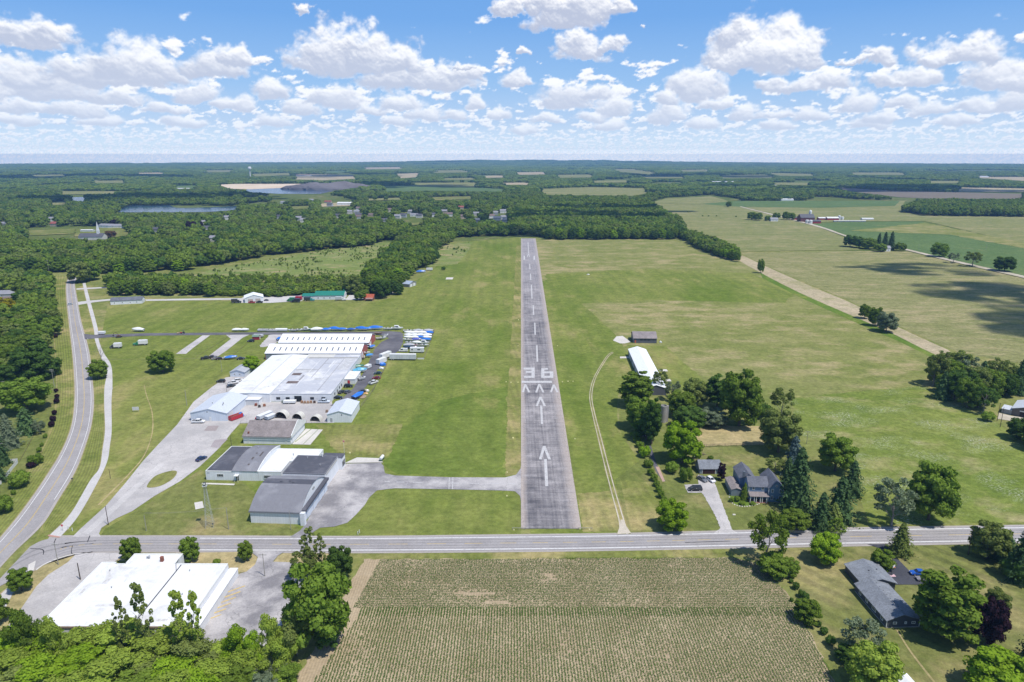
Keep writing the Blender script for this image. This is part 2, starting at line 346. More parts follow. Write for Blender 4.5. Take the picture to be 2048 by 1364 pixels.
def leafmat(name, col, col2, trans=0.30):
    if name in MATS: return MATS[name]
    m, b = new_mat(name)
    p = b.n('ShaderNodeTexCoord').outputs['Object']
    r = b.n('ShaderNodeObjectInfo').outputs['Random']
    n = b.noise(p, 0.55, 3, 0.6); n2 = b.noise(p, 2.6, 2, 0.6)
    st = b.noise(b.n('ShaderNodeNewGeometry').outputs['Position'], 1 / 70, 3, 0.6)
    k = b.m('ADD', b.m('MULTIPLY', b.mr(n, 0.3, 0.7, 0, 1), 0.35), b.m('ADD', b.m('MULTIPLY', r, 0.35), b.m('MULTIPLY', b.mr(st, 0.35, 0.65, 0, 1), 0.30)))
    c = b.mix(k, col, col2)
    r2 = b.m('FRACT', b.m('MULTIPLY', r, 17.3)); g = b.m('MULTIPLY', b.mr(r2, 0, 1, 0.82, 1.18), b.mr(n2, 0.3, 0.7, 0.75, 1.25))
    c = b.mix(1.0, c, b.xyz(g, g, g), 'MULTIPLY')
    d = b.n('ShaderNodeBsdfDiffuse'); t = b.n('ShaderNodeBsdfTranslucent'); b.put(d.inputs[0], c)
    b.put(t.inputs[0], b.mix(1.0, c, (1.25, 1.35, 0.7), 'MULTIPLY'))
    mx = b.n('ShaderNodeMixShader'); mx.inputs[0].default_value = trans
    b.nt.links.new(d.outputs[0], mx.inputs[1]); b.nt.links.new(t.outputs[0], mx.inputs[2])
    o = b.n('ShaderNodeOutputMaterial'); b.nt.links.new(mx.outputs[0], o.inputs[0]); MATS[name] = m; return m
def bark(name='bark', col=(0.13, 0.105, 0.085)):
    if name in MATS: return MATS[name]
    m, b = new_mat(name); p = b.n('ShaderNodeTexCoord').outputs['Object']
    n = b.noise(b.vm('MULTIPLY', p, (3, 3, 0.7)), 2.0, 4, 0.6)
    f = b.mr(n, 0.3, 0.7, 0.6, 1.3)
    MATS[name] = out_diffuse(m, b, b.mix(1.0, col, b.xyz(f, f, f), 'MULTIPLY')); return MATS[name]
# ------------------------------------------------------------------ the ground and everything laid flat on it
def link_mesh(name, verts, faces, mat, parent=None, uv=None):
    me = bpy.data.meshes.new(name); me.from_pydata([tuple(v) for v in verts], [], faces); me.update()
    if mat: me.materials.append(mat)
    if uv:
        l = me.uv_layers.new(name='UVMap')
        for i, lp in enumerate(me.loops): l.data[i].uv = uv[lp.vertex_index]
    o = bpy.data.objects.new(name, me); COL.objects.link(o)
    if parent: o.parent = parent
    return o
def struct(o): o['kind'] = 'structure'; return o
def smooth_poly(pts, n=5, closed=True):
    m = len(pts); res = []
    rng = range(m) if closed else range(m - 1)
    for i in rng:
        g = (lambda k: pts[k % m]) if closed else (lambda k: pts[max(0, min(m - 1, k))])
        p0, p1, p2, p3 = g(i - 1), g(i), g(i + 1), g(i + 2)
        for k in range(n):
            t = k / n
            res.append(0.5 * ((2 * p1) + (p2 - p0) * t + (2 * p0 - 5 * p1 + 4 * p2 - p3) * t * t + (3 * p1 - p0 - 3 * p2 + p3) * t ** 3))
    if not closed: res.append(pts[-1])
    return res
def W(pts, z=0.0):
    r = []
    for (u, v) in pts:
        q = P(u, v); q.z = z; r.append(q)
    return r
def fill(name, world, mat, hole=None):
    bm = bmesh.new()
    vs = [bm.verts.new(p) for p in world]
    es = [bm.edges.new((vs[i], vs[(i + 1) % len(vs)])) for i in range(len(vs))]
    if hole:
        hs = [bm.verts.new(p) for p in hole]
        es += [bm.edges.new((hs[i], hs[(i + 1) % len(hs)])) for i in range(len(hs))]
    bmesh.ops.triangle_fill(bm, use_beauty=True, edges=es)
    for f in bm.faces:
        if f.normal.z < 0: f.normal_flip()
    me = bpy.data.meshes.new(name); bm.to_mesh(me); bm.free(); me.materials.append(mat)
    o = bpy.data.objects.new(name, me); COL.objects.link(o); return o
def sheet(name, pts, mat, z, smooth=0, kind='structure', rag=0.0):
    w = W(pts, z)
    if smooth: w = smooth_poly(w, smooth)
    if rag:
        n = []
        for i, p in enumerate(w):
            q = w[(i + 1) % len(w)]; k = max(1, int((q - p).length / max(rag * 3, 0.6)))
            k = min(k, 60)
            nx = Vector((-(q - p).y, (q - p).x, 0)); nx = nx.normalized() if nx.length > 0 else nx
            for j in range(k): n.append(p.lerp(q, j / k) + (nx * random.uniform(-rag, rag) if j else Vector((0, 0, 0))))
        w = n
    o = fill(name, w, mat); o['kind'] = kind; return o
def strip(name, L, R, mat, z, f0=0.0, f1=1.0, sub=6, dash=None, sm=True):
    """ribbon between two surveyed edge lines; f0..f1 picks a lane of it"""
    a, c = W(L, z), W(R, z)
    if sm: a, c = smooth_poly(a, sub, False), smooth_poly(c, sub, False)
    vs, fs, uv, d = [], [], [], 0.0
    for i in range(len(a)):
        if i: d += ((a[i] + c[i]) / 2 - (a[i - 1] + c[i - 1]) / 2).length
        vs += [a[i].lerp(c[i], f0), a[i].lerp(c[i], f1)]; uv += [(0, d), (1, d)]
    for i in range(len(a) - 1):
        if dash and (i // dash) % 2: continue
        fs.append((2 * i, 2 * i + 1, 2 * i + 3, 2 * i + 2))
    o = link_mesh(name, vs, fs, mat, uv=uv)
    if o.data.polygons and o.data.polygons[0].normal.z < 0: o.data.flip_normals()
    return struct(o)
def multi_quads(name, quads, mat, z):
    vs, fs = [], []
    for q in quads:
        w = W(q, z); k = len(vs); vs += w
        n = (w[1] - w[0]).cross(w[2] - w[0]).z
        ids = list(range(k, k + len(w))); fs.append(ids if n > 0 else ids[::-1])
    return struct(link_mesh(name, vs, fs, mat))

G1, G2, DRY = (0.150, 0.178, 0.046), (0.222, 0.226, 0.078), (0.350, 0.285, 0.140)
M_ground = grass('mown_grass', G1, G2, DRY, 0.42, stripe=(0.0, 9.0, 0.03))
M_wild = grass('woodland_floor', (0.085, 0.120, 0.030), (0.130, 0.155, 0.045), (0.24, 0.21, 0.11), 0.3)
M_air = grass('airfield_grass', (0.122, 0.168, 0.030), (0.215, 0.226, 0.066), (0.33, 0.275, 0.12), 0.27, stripe=(0.02, 5.5, 0.06), stretch=(0.0, 0.45))
M_dryair = grass('dry_airfield_grass', (0.165, 0.190, 0.052), (0.245, 0.238, 0.092), (0.350, 0.290, 0.150), 0.46, stretch=(0.0, 1.7))
M_hay = grass('hay_field_grass', (0.190, 0.198, 0.075), (0.255, 0.242, 0.110), (0.33, 0.28, 0.15), 0.50, stripe=(0.9, 4.0, 0.04), stretch=(0.35, 3.0), tall=0.05)
M_hay2 = grass('far_hay_grass', (0.175, 0.195, 0.070), (0.225, 0.225, 0.095), (0.33, 0.28, 0.15), 0.45, stretch=(-0.2, 3.0))
M_crop = grass('young_crop', (0.095, 0.150, 0.055), (0.120, 0.175, 0.065), (0.20, 0.20, 0.09), 0.1)
M_tan = grass('stubble', (0.36, 0.30, 0.19), (0.43, 0.36, 0.24), (0.26, 0.25, 0.11), 0.35)
M_lawn = grass('lawn', (0.130, 0.158, 0.040), (0.190, 0.198, 0.066), (0.31, 0.255, 0.12), 0.45, stripe=(0.35, 2.2, 0.05))
M_lawn2 = grass('striped_lawn', (0.135, 0.155, 0.042), (0.195, 0.195, 0.070), (0.30, 0.25, 0.115), 0.48, stripe=(0.72, 2.6, 0.17))
M_verge = grass('verge_grass', (0.155, 0.178, 0.044), (0.222, 0.220, 0.074), (0.37, 0.30, 0.14), 0.55, stripe=(0.10, 1.6, 0.08))
M_meadow = grass('flower_meadow', (0.135, 0.180, 0.036), (0.200, 0.225, 0.058), (0.33, 0.29, 0.14), 0.45, flowers=0.75, tall=0.05, stretch=(0.5, 1.6))
M_scrub = grass('scrub_field', (0.150, 0.200, 0.050), (0.215, 0.240, 0.085), (0.37, 0.28, 0.165), 0.42, flowers=0.2, tall=0.05, stretch=(0.2, 2.0))
M_lush = grass('lush_grass', (0.090, 0.155, 0.024), (0.140, 0.200, 0.036), (0.22, 0.23, 0.06), 0.3)
M_brown = grass('dry_plot', (0.33, 0.275, 0.13), (0.41, 0.33, 0.175), (0.18, 0.20, 0.06), 0.35)
M_road = asphalt('road_asphalt', (0.300, 0.282, 0.278), (0.350, 0.330, 0.325), 0.25, 0.6)
M_shoulder = asphalt('gravel_shoulder', (0.40, 0.365, 0.34), (0.34, 0.31, 0.28), 0.0, 0.5)
M_oldlot = asphalt('weathered_lot', (0.39, 0.37, 0.36), (0.51, 0.48, 0.46), 0.75, 0.9)
M_apron = asphalt('apron_asphalt', (0.22, 0.21, 0.218), (0.46, 0.435, 0.425), 0.85, 1.4)
M_dark = asphalt('dark_asphalt', (0.105, 0.103, 0.118), (0.165, 0.16, 0.172), 0.1, 0.7)
M_fresh = asphalt('fresh_asphalt', (0.052, 0.054, 0.066), (0.075, 0.077, 0.09), 0.0, 0.5)
M_conc = asphalt('concrete', (0.53, 0.50, 0.46), (0.61, 0.58, 0.53), 0.3, 0.5)
M_path = asphalt('pale_path', (0.46, 0.44, 0.42), (0.53, 0.51, 0.49), 0.12, 0.5)
M_grav = asphalt('gravel', (0.38, 0.34, 0.25), (0.52, 0.465, 0.38), 0.0, 0.8)
M_white = paint('road_paint_white', (0.74, 0.73, 0.71), 0.55)
M_yel = paint('road_paint_yellow', (0.60, 0.43, 0.13), 0.6)
M_rwpaint = paint('runway_paint', (0.52, 0.51, 0.505), 0.85)
M_water = water('lake_water')
M_sand = asphalt('sand', (0.58, 0.46, 0.33), (0.66, 0.55, 0.42), 0.0, 1.0, 0.2)

# base sheet: rings of quads out past the horizon, finer close by
def base_ground():
    rs = [0, 60, 120, 200, 320, 480, 700, 1000, 1400, 2000, 3000, 4500, 6500, 9000, 12500]
    n = 72; vs = [(0, 0, 0)]; fs = []
    for r in rs[1:]:
        for k in range(n): vs.append((r * math.sin(2 * PI * k / n), r * math.cos(2 * PI * k / n), 0))
    for k in range(n): fs.append((0, 1 + (k + 1) % n, 1 + k))
    for i in range(len(rs) - 2):
        for k in range(n):
            a, c = 1 + i * n + k, 1 + i * n + (k + 1) % n
            fs.append((a, c, c + n, a + n))
    o = link_mesh('ground', vs, fs, None); me = o.data
    m, b = new_mat('ground_cover'); p = pos(b); x, y, _ = b.sep(p)
    me.materials.append(M_ground); me.materials.append(M_wild)
    for f in me.polygons:
        c = f.center
        if f.normal.z < 0: f.flip()
        if math.hypot(c.x, c.y) > 1000 or c.y > 900: f.material_index = 1
    struct(o)
base_ground()
Z0 = 0.02
RW = lambda v: 1042 + 0.15757 * (v - 291.7)
sheet('airfield_grass', [(20,1180),(160,900),(215,610),(300,600),(735,606),(780,596),(870,535),(900,488),(945,482),(1042,474),(1042,1072),(150,1073),(60,1130)], M_air, Z0, kind='structure')
sheet('dry_airfield', [(1042,474),(1100,478),(1370,476),(1440,500),(1478,522),(1600,586),(1700,632),(1800,672),(1895,716),(1850,760),(1840,775),(1700,782),(1590,790),(1570,860),(1390,856),(1300,790),(1240,790),(1230,1066),(1042,1068)], M_dryair, Z0 + .01)
sheet('airfield_grass', [(1060,1064),(1230,1066),(1228,990),(1250,975),(1300,960),(1240,860),(1236,790),(1250,700),(1200,640),(1130,585),(1070,570)], M_air, Z0 + .02, 4)
sheet('flower_meadow', [(1580,795),(1700,784),(1850,772),(1900,800),(2000,850),(2100,900),(2120,1046),(1720,1052),(1690,980),(1700,900),(1600,870)], M_meadow, Z0 + .02, 0, rag=0.8)
sheet('hay_field', [(1290,408),(1420,392),(1450,400),(1480,414),(1620,448),(1690,475),(1720,500),(1480,503),(1400,490),(1360,440)], M_hay2, Z0 + .30)
sheet('hay_field', [(1478,506),(1720,502),(1815,503),(1900,522),(2048,556),(2300,610),(2300,760),(2060,730),(1920,706),(1860,680),(1770,640),(1700,602),(1610,565),(1530,530)], M_hay, Z0 + .05)
sheet('crop_field', [(1625,448),(1680,445),(1840,443),(2048,490),(2300,545),(2300,608),(2048,552),(1905,520),(1815,499),(1700,474)], M_crop, Z0 + .35)
sheet('hay_field', [(1480,412),(1600,402),(1810,402),(1800,425),(1900,433),(2048,430),(2400,428),(2400,560),(2048,488),(1850,442),(1690,442),(1620,446)], M_hay2, Z0 + .25)
sheet('crop_field', [(1400,408),(1480,402),(1800,402),(1790,412),(1640,416),(1480,414)], M_crop, Z0 + .45)
sheet('tan_field', [(1700,462),(1850,446),(2048,486),(2300,540),(2300,548),(2048,497),(1900,470)], M_dryair, Z0 + .5, rag=3)
sheet('stubble_strip', [(1479,509),(1530,532),(1620,572),(1700,605),(1770,642),(1860,684),(1900,703),(1885,714),(1850,700),(1780,665),(1700,630),(1600,586),(1520,545),(1471,516)], M_tan, Z0 + .10, 4)
sheet('grass_strip', [(1520,545),(1600,586),(1700,630),(1780,665),(1850,700),(1885,714),(1878,722),(1800,684),(1700,640),(1600,595),(1525,556)], M_lush, Z0 + .07)
sheet('scrub_field', [(360,560),(420,540),(620,505),(720,486),(800,484),(835,490),(770,530),(740,575),(720,590),(230,596),(215,588)], M_scrub, Z0 + .10, rag=1)
sheet('scrub_field', [(850,535),(868,500),(880,490),(945,484),(935,505),(915,528)], M_scrub, Z0 + .10, rag=1)
sheet('dry_lawn', [(1384,852),(1525,852),(1528,890),(1386,892)], M_brown, Z0 + .05, rag=.6)
sheet('lawn', [(1258,1066),(1230,960),(1300,905),(1340,880),(1390,892),(1560,888),(1700,940),(1740,1052),(1470,1062)], M_lawn, Z0 + .04)
sheet('lawn', [(1240,960),(1262,1062),(1310,1060),(1338,1010),(1300,965)], M_verge, Z0 + .05)
sheet('lawn', [(1740,1050),(2120,1044),(2120,1062),(1700,1060)], M_verge, Z0 + .045)
sheet('striped_lawn', [(1590,1098),(2150,1084),(2300,1480),(1730,1480),(1660,1300),(1625,1215),(1560,1140),(1480,1108)], M_lawn2, Z0 + .03)
sheet('lawn', [(-200,700),(95,610),(120,560),(138,548),(132,600),(144,720),(140,850),(90,950),(-20,1100),(-300,1250)], M_lawn, Z0 + .03)
sheet('verge', [(133,560),(138,640),(147,720),(149,800),(142,850),(123,900),(92,950),(58,1000),(18,1052),(-60,1130),(-140,1130),(-40,1040),(40,960),(92,880),(112,800),(112,700),(118,600)], M_verge, Z0 + .05)
sheet('verge', [(158,560),(172,600),(187,650),(200,715),(214,745),(208,780),(209,860),(199,936),(141,1028),(97,1072),(90,1072),(90,1050),(117,1000),(150,945),(168,900),(184,850),(188,800),(184,750),(178,700),(162,640),(155,600)], M_verge, Z0 + .05)
sheet('verge', [(200,1074),(210,1058),(310,1000),(400,940),(480,960),(600,1060),(620,1074)], M_lawn, Z0 + .03)
sheet('verge', [(690,1106),(1000,1104),(1250,1101),(1470,1097),(1490,1112),(1440,1120),(730,1120),(690,1160),(560,1400),(480,1400)], M_verge, Z0 + .04)
M_air2 = grass('lush_airfield_grass', (0.104, 0.156, 0.027), (0.176, 0.208, 0.050), (0.30, 0.26, 0.10), 0.22, stripe=(0.02, 5.5, 0.06), stretch=(0.0, 0.5))
sheet('airfield_grass', [(800,862),(880,800),(1016,772),(1010,950),(900,953),(795,948),(768,930)], M_air2, Z0 + .012, 0, rag=1.2)
sheet('mown_strip', [(1033,490),(1041.5,490),(1041.5,948),(1011,952),(1016,780)], M_verge, Z0 + .016, 0, rag=.4)
sheet('mown_strip', [(632,850),(806,847),(778,912),(764,915),(714,913),(690,922),(660,890)], M_verge, Z0 + .014, 0, rag=.5)
sheet('mown_strip', [(1154,988),(1222,982),(1240,1063),(1166,1064)], M_verge, Z0 + .05, 0, rag=.3)
sheet('airfield_grass', [(1092,548),(1300,538),(1500,546),(1596,584),(1570,606),(1300,600),(1096,610)], M_air, Z0 + .018, 0, rag=2.5)
sheet('airfield_grass', [(1235,700),(1255,690),(1330,692),(1420,770),(1400,790),(1240,785),(1215,740)], M_air, Z0 + .035, 0, rag=.8)
# ---- mown verges, cut along the road
M_mown = grass('mown_verge', (0.150, 0.178, 0.042), (0.220, 0.222, 0.072), (0.37, 0.30, 0.14), 0.5, uvn=7)
# ---- roads
RL = [(162,540),(146,545),(138,553),(132,570),(133,600),(137,640),(144,700),(148,750),(149,800),(143,850),(124,900),(94,950),(60,1000),(20,1052),(-40,1120),(-120,1200)]
RR = [(163,545),(157,550),(153,558),(150,570),(155,600),(162,640),(178,700),(184,750),(188,800),(183,850),(168,900),(150,945),(117,1000),(85,1050),(22,1112),(-50,1195)]
strip('verge', [(98,548),(100,570),(101,600),(104,640),(109,700),(112,750),(112,800),(105,850),(84,900),(52,950),(14,1000),(-34,1052),(-110,1120),(-200,1200)], RL[2:], M_mown, Z0 + .065)
strip('verge', [(150,570),(155,600),(162,640),(178,700),(184,750),(188,800),(183,850),(168,900),(150,945),(117,1000),(85,1050),(90,1071)], [(165,570),(172.6,600),(183,640),(198,700),(213,746),(208.5,800),(209.5,850),(205,900),(197,945),(165,1000),(124,1047),(97,1071)], M_mown, Z0 + .065)
strip('shoulder', RL, RR, M_shoulder, Z0 + .08)
strip('main_road', RL, RR, M_road, Z0 + .12, 0.09, 0.91)
strip('road_marking', RL, RR, M_white, Z0 + .15, 0.135, 0.155); strip('road_marking', RL[:-3], RR[:-3], M_white, Z0 + .15, 0.845, 0.865)
strip('road_marking', RL, RR, M_yel, Z0 + .15, 0.485, 0.496); strip('road_marking', RL, RR, M_yel, Z0 + .15, 0.506, 0.517)
strip('shoulder', [(100,1071),(400,1071),(700,1072),(1000,1069),(1240,1066),(1450,1061),(1700,1055),(2100,1049),(2400,1044)], [(0,1175),(60,1146),(160,1109),(400,1106),(700,1107),(1000,1105),(1240,1102),(1450,1098),(2100,1086),(2400,1080)][1:], M_shoulder, Z0 + .07)
UP = [(60,1094),(90,1080),(140,1075),(200,1074),(400,1074),(700,1075),(1000,1072),(1240,1069),(1450,1064),(1700,1058),(2100,1052),(2400,1047)]
LO = [(-30,1190),(40,1152),(100,1124),(170,1105),(400,1103.5),(700,1104),(1000,1102),(1240,1099),(1450,1095),(1700,1090),(2100,1083),(2400,1077)]
strip('cross_road', UP, LO, M_road, Z0 + .12)
M_tyre = asphalt('tyre_track', (0.235, 0.222, 0.222), (0.285, 0.27, 0.27), 0.0, 0.6)
for f in (0.26, 0.42, 0.62, 0.78): strip('tyre_track', UP[2:], LO[2:], M_tyre, Z0 + .135, f - .012, f + .035)
strip('tyre_track', UP[:4], LO[:4], M_tyre, Z0 + .135, 0.25, 0.30); strip('tyre_track', UP[:4], LO[:4], M_tyre, Z0 + .135, 0.42, 0.48)
strip('road_marking', UP[4:], LO[4:], M_white, Z0 + .15, 0.095, 0.135); strip('road_marking', UP[4:], LO[4:], M_white, Z0 + .15, 0.885, 0.925)
strip('road_marking', UP[2:], LO[2:], M_yel, Z0 + .15, 0.50, 0.52, 24, 3)
M_sealed = paint('crack_sealant', (0.05, 0.05, 0.055), 0.2)
def wiggle(name, pts, wd, mat, z, smoothn=4):
    a = smooth_poly(W(pts, z), smoothn, False); vs, fs = [], []
    for i, p in enumerate(a):
        t = (a[min(i + 1, len(a) - 1)] - a[max(i - 1, 0)]).normalized(); nn = Vector((-t.y, t.x, 0)) * wd / 2
        j = 1 + random.uniform(-.3, .3); vs += [p + nn * j, p - nn * j]
        if i: fs.append((2 * i - 2, 2 * i - 1, 2 * i + 1, 2 * i))
    o = link_mesh(name, vs, fs, mat)
    if o.data.polygons[0].normal.z < 0: o.data.flip_normals()
    return struct(o)
for c in ([(60,1098),(85,1100),(87,1110)],[(108,1087),(112,1078)],[(145,1092),(146,1110),(185,1104)],[(1370,1086),(1400,1085),(1460,1083)],[(1500,1074),(1520,1088)],[(175,1085),(180,1072)]): wiggle('road_crack', c, 0.25, M_sealed, Z0 + .16)
# ---- runway, taxiway, apron
vr = [1058, 1000, 950, 900, 850, 800, 764, 720, 680, 640, 600, 560, 520, 477]
M_runway = runway_mat()
strip('runway', [(1042, v) for v in vr], [(RW(v), v) for v in vr], M_runway, Z0 + .16, sm=False)
def bar(p0, p1, w):
    (x0, y0), (x1, y1) = p0, p1
    a0, a1 = P(x0, y0), P(x1, y1); t = (a1 - a0).normalized(); n = Vector((-t.y, t.x, 0)) * w / 2
    return [a0 + n, a0 - n, a1 - n, a1 + n]
def bars(name, lst, mat, z):
    vs, fs = [], []
    for q in lst:
        k = len(vs)
        zz = z + .004 * (len(fs) % 3); q = [Vector((p.x, p.y, zz)) for p in q]
        nz = (q[1] - q[0]).cross(q[2] - q[0]).z
        vs += q if nz > 0 else q[::-1]; fs.append((k, k + 1, k + 2, k + 3))
    return struct(link_mesh(name, vs, fs, mat))
Q = []
for (u0, v0, u1, v1) in [(1073.6,691,1074.6,724),(1069.5,646,1070.4,670),(1066.3,610.5,1067.2,630.5),(1062.8,570,1064,597.5),(1060.8,547.6,1061.4,560.3),(1059.4,528,1059.9,538.7),(1056,485,1057,507)]: Q.append(bar((u0, v0), (u1, v1), 0.95))
for ax, ay, lx, rx, by, w in [(1088.4,893,1080.5,1099,919.7,1.15),(1081,794.4,1073.3,1089.6,813,1.1),(1078.4,768.7,1072.5,1087,785.7,1.05),(1050.4,769.3,1046,1058.5,785.2,1.05),(1107.4,770,1102,1115,785,1.05),(1056.5,508,1054.5,1059,514,.9)]:
    Q += [bar((ax, ay), (lx, by), w), bar((ax, ay), (rx, by), w)]
Q += [bar((1090.8, 919), (1093.6, 973), 1.15), bar((1082.4, 812), (1084, 848.6), 1.05)]
Q.append([P(1043.5, 762.3), P(1103.8, 762.3), P(1104.4, 766.4), P(1043.6, 766.4)])
for (a, c, d, e) in [(1047,735.8,1069.4,739.8),(1063,739.8,1069.4,756.4),(1048,752.4,1063,756.4),(1051.5,742.8,1063,746.2),(1082.4,737.4,1088.6,756.4),(1088.6,736.8,1096,740),(1088.6,743.4,1100,747),(1088.6,752.4,1106.6,756.4),(1100,743.4,1106.6,752.4)]:
    Q.append([P(a, c), P(d, c), P(d, e), P(a, e)])
for u in (1047, 1067): Q.append([P(u, 512), P(u + 3, 512), P(u + 3, 520), P(u, 520)])
bars('runway_marking', Q, M_rwpaint, Z0 + .19)
sheet('taxiway', [(1043,925),(1041,938),(1032,950),(1010,955.5),(900,955),(790,951.5),(770,947),(766,930),(750,940),(735,985),(733,1002),(742,990),(755,981),(790,977),(900,979),(1005,981.5),(1030,983),(1040,992),(1043,1010)], M_apron, Z0 + .10)
strip('taxiway_marking', [(770,963.6),(900,966.3),(1041,968)], [(770,964.8),(900,967.5),(1041,969.2)], M_rwpaint, Z0 + .15, sub=16, dash=2)
for uu in (898, 905): multi_quads('taxiway_marking', [[(uu, 955.5), (uu + 1.6, 955.5), (uu + .6, 979), (uu - 1, 979)]], M_rwpaint, Z0 + .14)
sheet('apron', [(580,1075),(600,1062),(611,1049),(648,978),(668,945),(690,928),(762,926),(768,934),(768,946),(755,960),(752,983),(738,996),(730,1010),(712,1030),(695,1046),(668,1054),(640,1056),(625,1066),(619,1075)], M_apron, Z0 + .13, 0)
sheet('concrete_pad', [(690,926.5),(714,915.5),(760,917),(766,925.5)], M_conc, Z0 + .16)
# ---- car park, drives, paths
sheet('car_park', [(145,1074),(160,1059),(211,1012.7),(253,964),(286,922.6),(314,892),(354,850),(387,804),(423,775),(452,755),(500,748),(520,760),(500,805),(664,803),(668,846),(480,847),(463,866),(440,895),(400,933),(360,963),(308,993),(264,1023),(233,1037),(203,1056),(198,1068),(203,1075)], M_oldlot, Z0 + .09)
M_oldlot2 = asphalt('worn_lot', (.45, .43, .415), (.55, .52, .50), .4, .7)
strip('concrete_strip', [(166,1066),(225,1012),(270,970),(320,925)], [(176,1070),(236,1016),(280,974),(330,929)], M_oldlot2, Z0 + .11)
sheet('grass_island', [(294,972),(310,953),(340,942.5),(354,944),(346,958),(322,972),(300,976)], M_verge, Z0 + .13, 5, rag=.5)
sheet('asphalt_patch', [(416,852),(438,852),(432,862),(408,862)], asphalt('brown_patch', (.30,.26,.25), (.34,.29,.28), .2, .5), Z0 + .12)
sheet('asphalt_patch', [(430,880),(456,878),(438,896),(420,895)], asphalt('brown_patch2', (.33,.29,.29), (.37,.33,.33), .2, .5), Z0 + .12)
strip('sidewalk', [(165,566),(172.6,600),(187,655),(190,680),(201,712),(213,742),(209,776),(208.5,809),(210,859),(205,900),(199,936),(180,962),(141,1028),(99,1071)], [(171,566),(180,600),(195,655),(197.5,680),(207,705),(222,730),(225,765),(223,805),(223.5,860),(220,890),(214,925),(190,975),(155,1035),(121,1074)], M_path, Z0 + .10)
sheet('footway_ramp', [(97,1070),(122,1074),(118,1076),(96,1073)], paint('ramp_paving', (.45,.25,.2), .4), Z0 + .14)
strip('dirt_path', [(288,770),(292,790),(302,820),(305,850),(300,880),(285,915),(255,950),(220,985),(195,1010)], [(289,770),(293.5,790),(304,820),(307,850),(302,880),(287.5,915),(258,950),(224,985),(199,1010)], M_brown, Z0 + .07)
for L_, R_ in (([(153,577),(190,575),(218,574)], [(153,579.5),(190,577.5),(218,576)]), ([(155,604),(190,600.5),(222,598)], [(157,610),(190,604.5),(222,601)]), ([(290,599),(400,597),(490,596.5),(600,597)], [(292,602),(400,600.5),(490,600),(600,604)])): strip('gravel_drive', L_, R_, M_path, Z0 + .09)
sheet('gravel_yard', [(470,606),(490,592),(540,590),(600,586),(605,602),(540,606)], M_path, Z0 + .10); sheet('gravel_yard', [(690,600),(703,585),(730,586),(735,600)], M_path, Z0 + .10)
sheet('dirt_lane', [(775,583),(800,562),(812,556),(815,558),(797,575),(785,588)], M_grav, Z0 + .10, 3)
sheet('access_road', [(168,668),(185,670),(300,666.5),(500,665),(745,663.5),(778,662.5),(800,664),(806,668),(806,686),(798,702),(780,712),(772,722),(755,739),(745,757),(728.6,778),(714,801),(700,812),(660,812),(687,795),(705.5,778),(715.5,762),(730,742),(740,719),(748.5,699),(763,684),(778,677),(770,672),(745,669.5),(500,669.5),(300,671.5),(215,675),(185,677.5),(170,679)], M_dark, Z0 + .11)
sheet('gravel_drive', [(352,708),(366,698),(405,671),(420,671),(385,697),(372,708)], M_oldlot, Z0 + .10); sheet('gravel_drive', [(418,712),(440,695),(462,678),(452,670),(500,669),(485,676),(455,700),(436,713)], M_oldlot, Z0 + .10); sheet('gravel_drive', [(520,692),(535,675),(540,670),(565,670),(553,686),(530,694)], M_oldlot, Z0 + .10, 3, rag=.5)
TL = [(1233,1070),(1236,1045),(1222,990),(1207,930),(1193,870),(1184,830),(1178,795),(1183,765),(1195,740),(1213,712),(1224,704)]
TR = [(1262,1068),(1253,1045),(1236,990),(1219,930),(1203,870),(1192,830),(1185.5,795),(1190,765),(1201,740),(1218,714),(1228,706)]
strip('gravel_track', TL, TR, M_verge, Z0 + .09)
strip('gravel_track', TL, TR, M_grav, Z0 + .12, 0.10, 0.26); strip('gravel_track', TL, TR, M_grav, Z0 + .12, 0.66, 0.83)
sheet('gravel_track', [(1234,1069),(1240,1052),(1241,1040),(1248,1040),(1252,1052),(1262,1067)], M_grav, Z0 + .14)
sheet('farm_drive', [(1396,950),(1427,957),(1430,968),(1443,1004),(1464.5,1060),(1475,1066),(1428,1067),(1441,1057),(1430,1031),(1407,990),(1403,986),(1376,986),(1368,970),(1397,969)], M_oldlot, Z0 + .13, 0, rag=.15)
sheet('garden_path', [(1294,890),(1302,892),(1312,925),(1322,945),(1331,963),(1326,964),(1313,945),(1304,925)], M_dark, Z0 + .10); sheet('brick_path', [(1311,934),(1318,934),(1330,963),(1325,964)], asphalt('brick_paving', (.40,.27,.22), (.46,.33,.27), .1, .4), Z0 + .13)
sheet('driveway', [(1734,1089),(1775,1089),(1787,1108),(1799.6,1123),(1817,1140.6),(1858,1167),(1855,1170),(1788,1170),(1766,1143.5),(1783,1137.7),(1785,1117),(1758.5,1096.7)], M_fresh, Z0 + .13)
sheet('concrete_apron', [(1762,1143),(1768,1143.5),(1790,1170),(1783,1170)], M_conc, Z0 + .15)
strip('dirt_path', [(1790,1257),(1820,1305),(1870,1370)], [(1793,1257),(1824,1305),(1875,1370)], M_brown, Z0 + .08)
sheet('concrete_pad', [(1233,673),(1245,672),(1262,684),(1250,687),(1240,687),(1226,681)], M_conc, Z0 + .10)
for a in ([(1240,713.5),(1265,713),(1266,716.5),(1240,717)], [(1317,739),(1333,739),(1336,743),(1319,743)], [(1327,758.5),(1340,758.5),(1343,763),(1329,763)], [(584,889),(620.6,890),(646,859.6),(611.8,858)], [(388.6,1006),(405,1003),(408,1016),(391,1019.7)], [(893,555),(907,555),(905,559),(891,559)], [(406,966),(470,968),(468,971),(403,968.5)]): sheet('concrete_pad', a, M_conc, Z0 + .12)
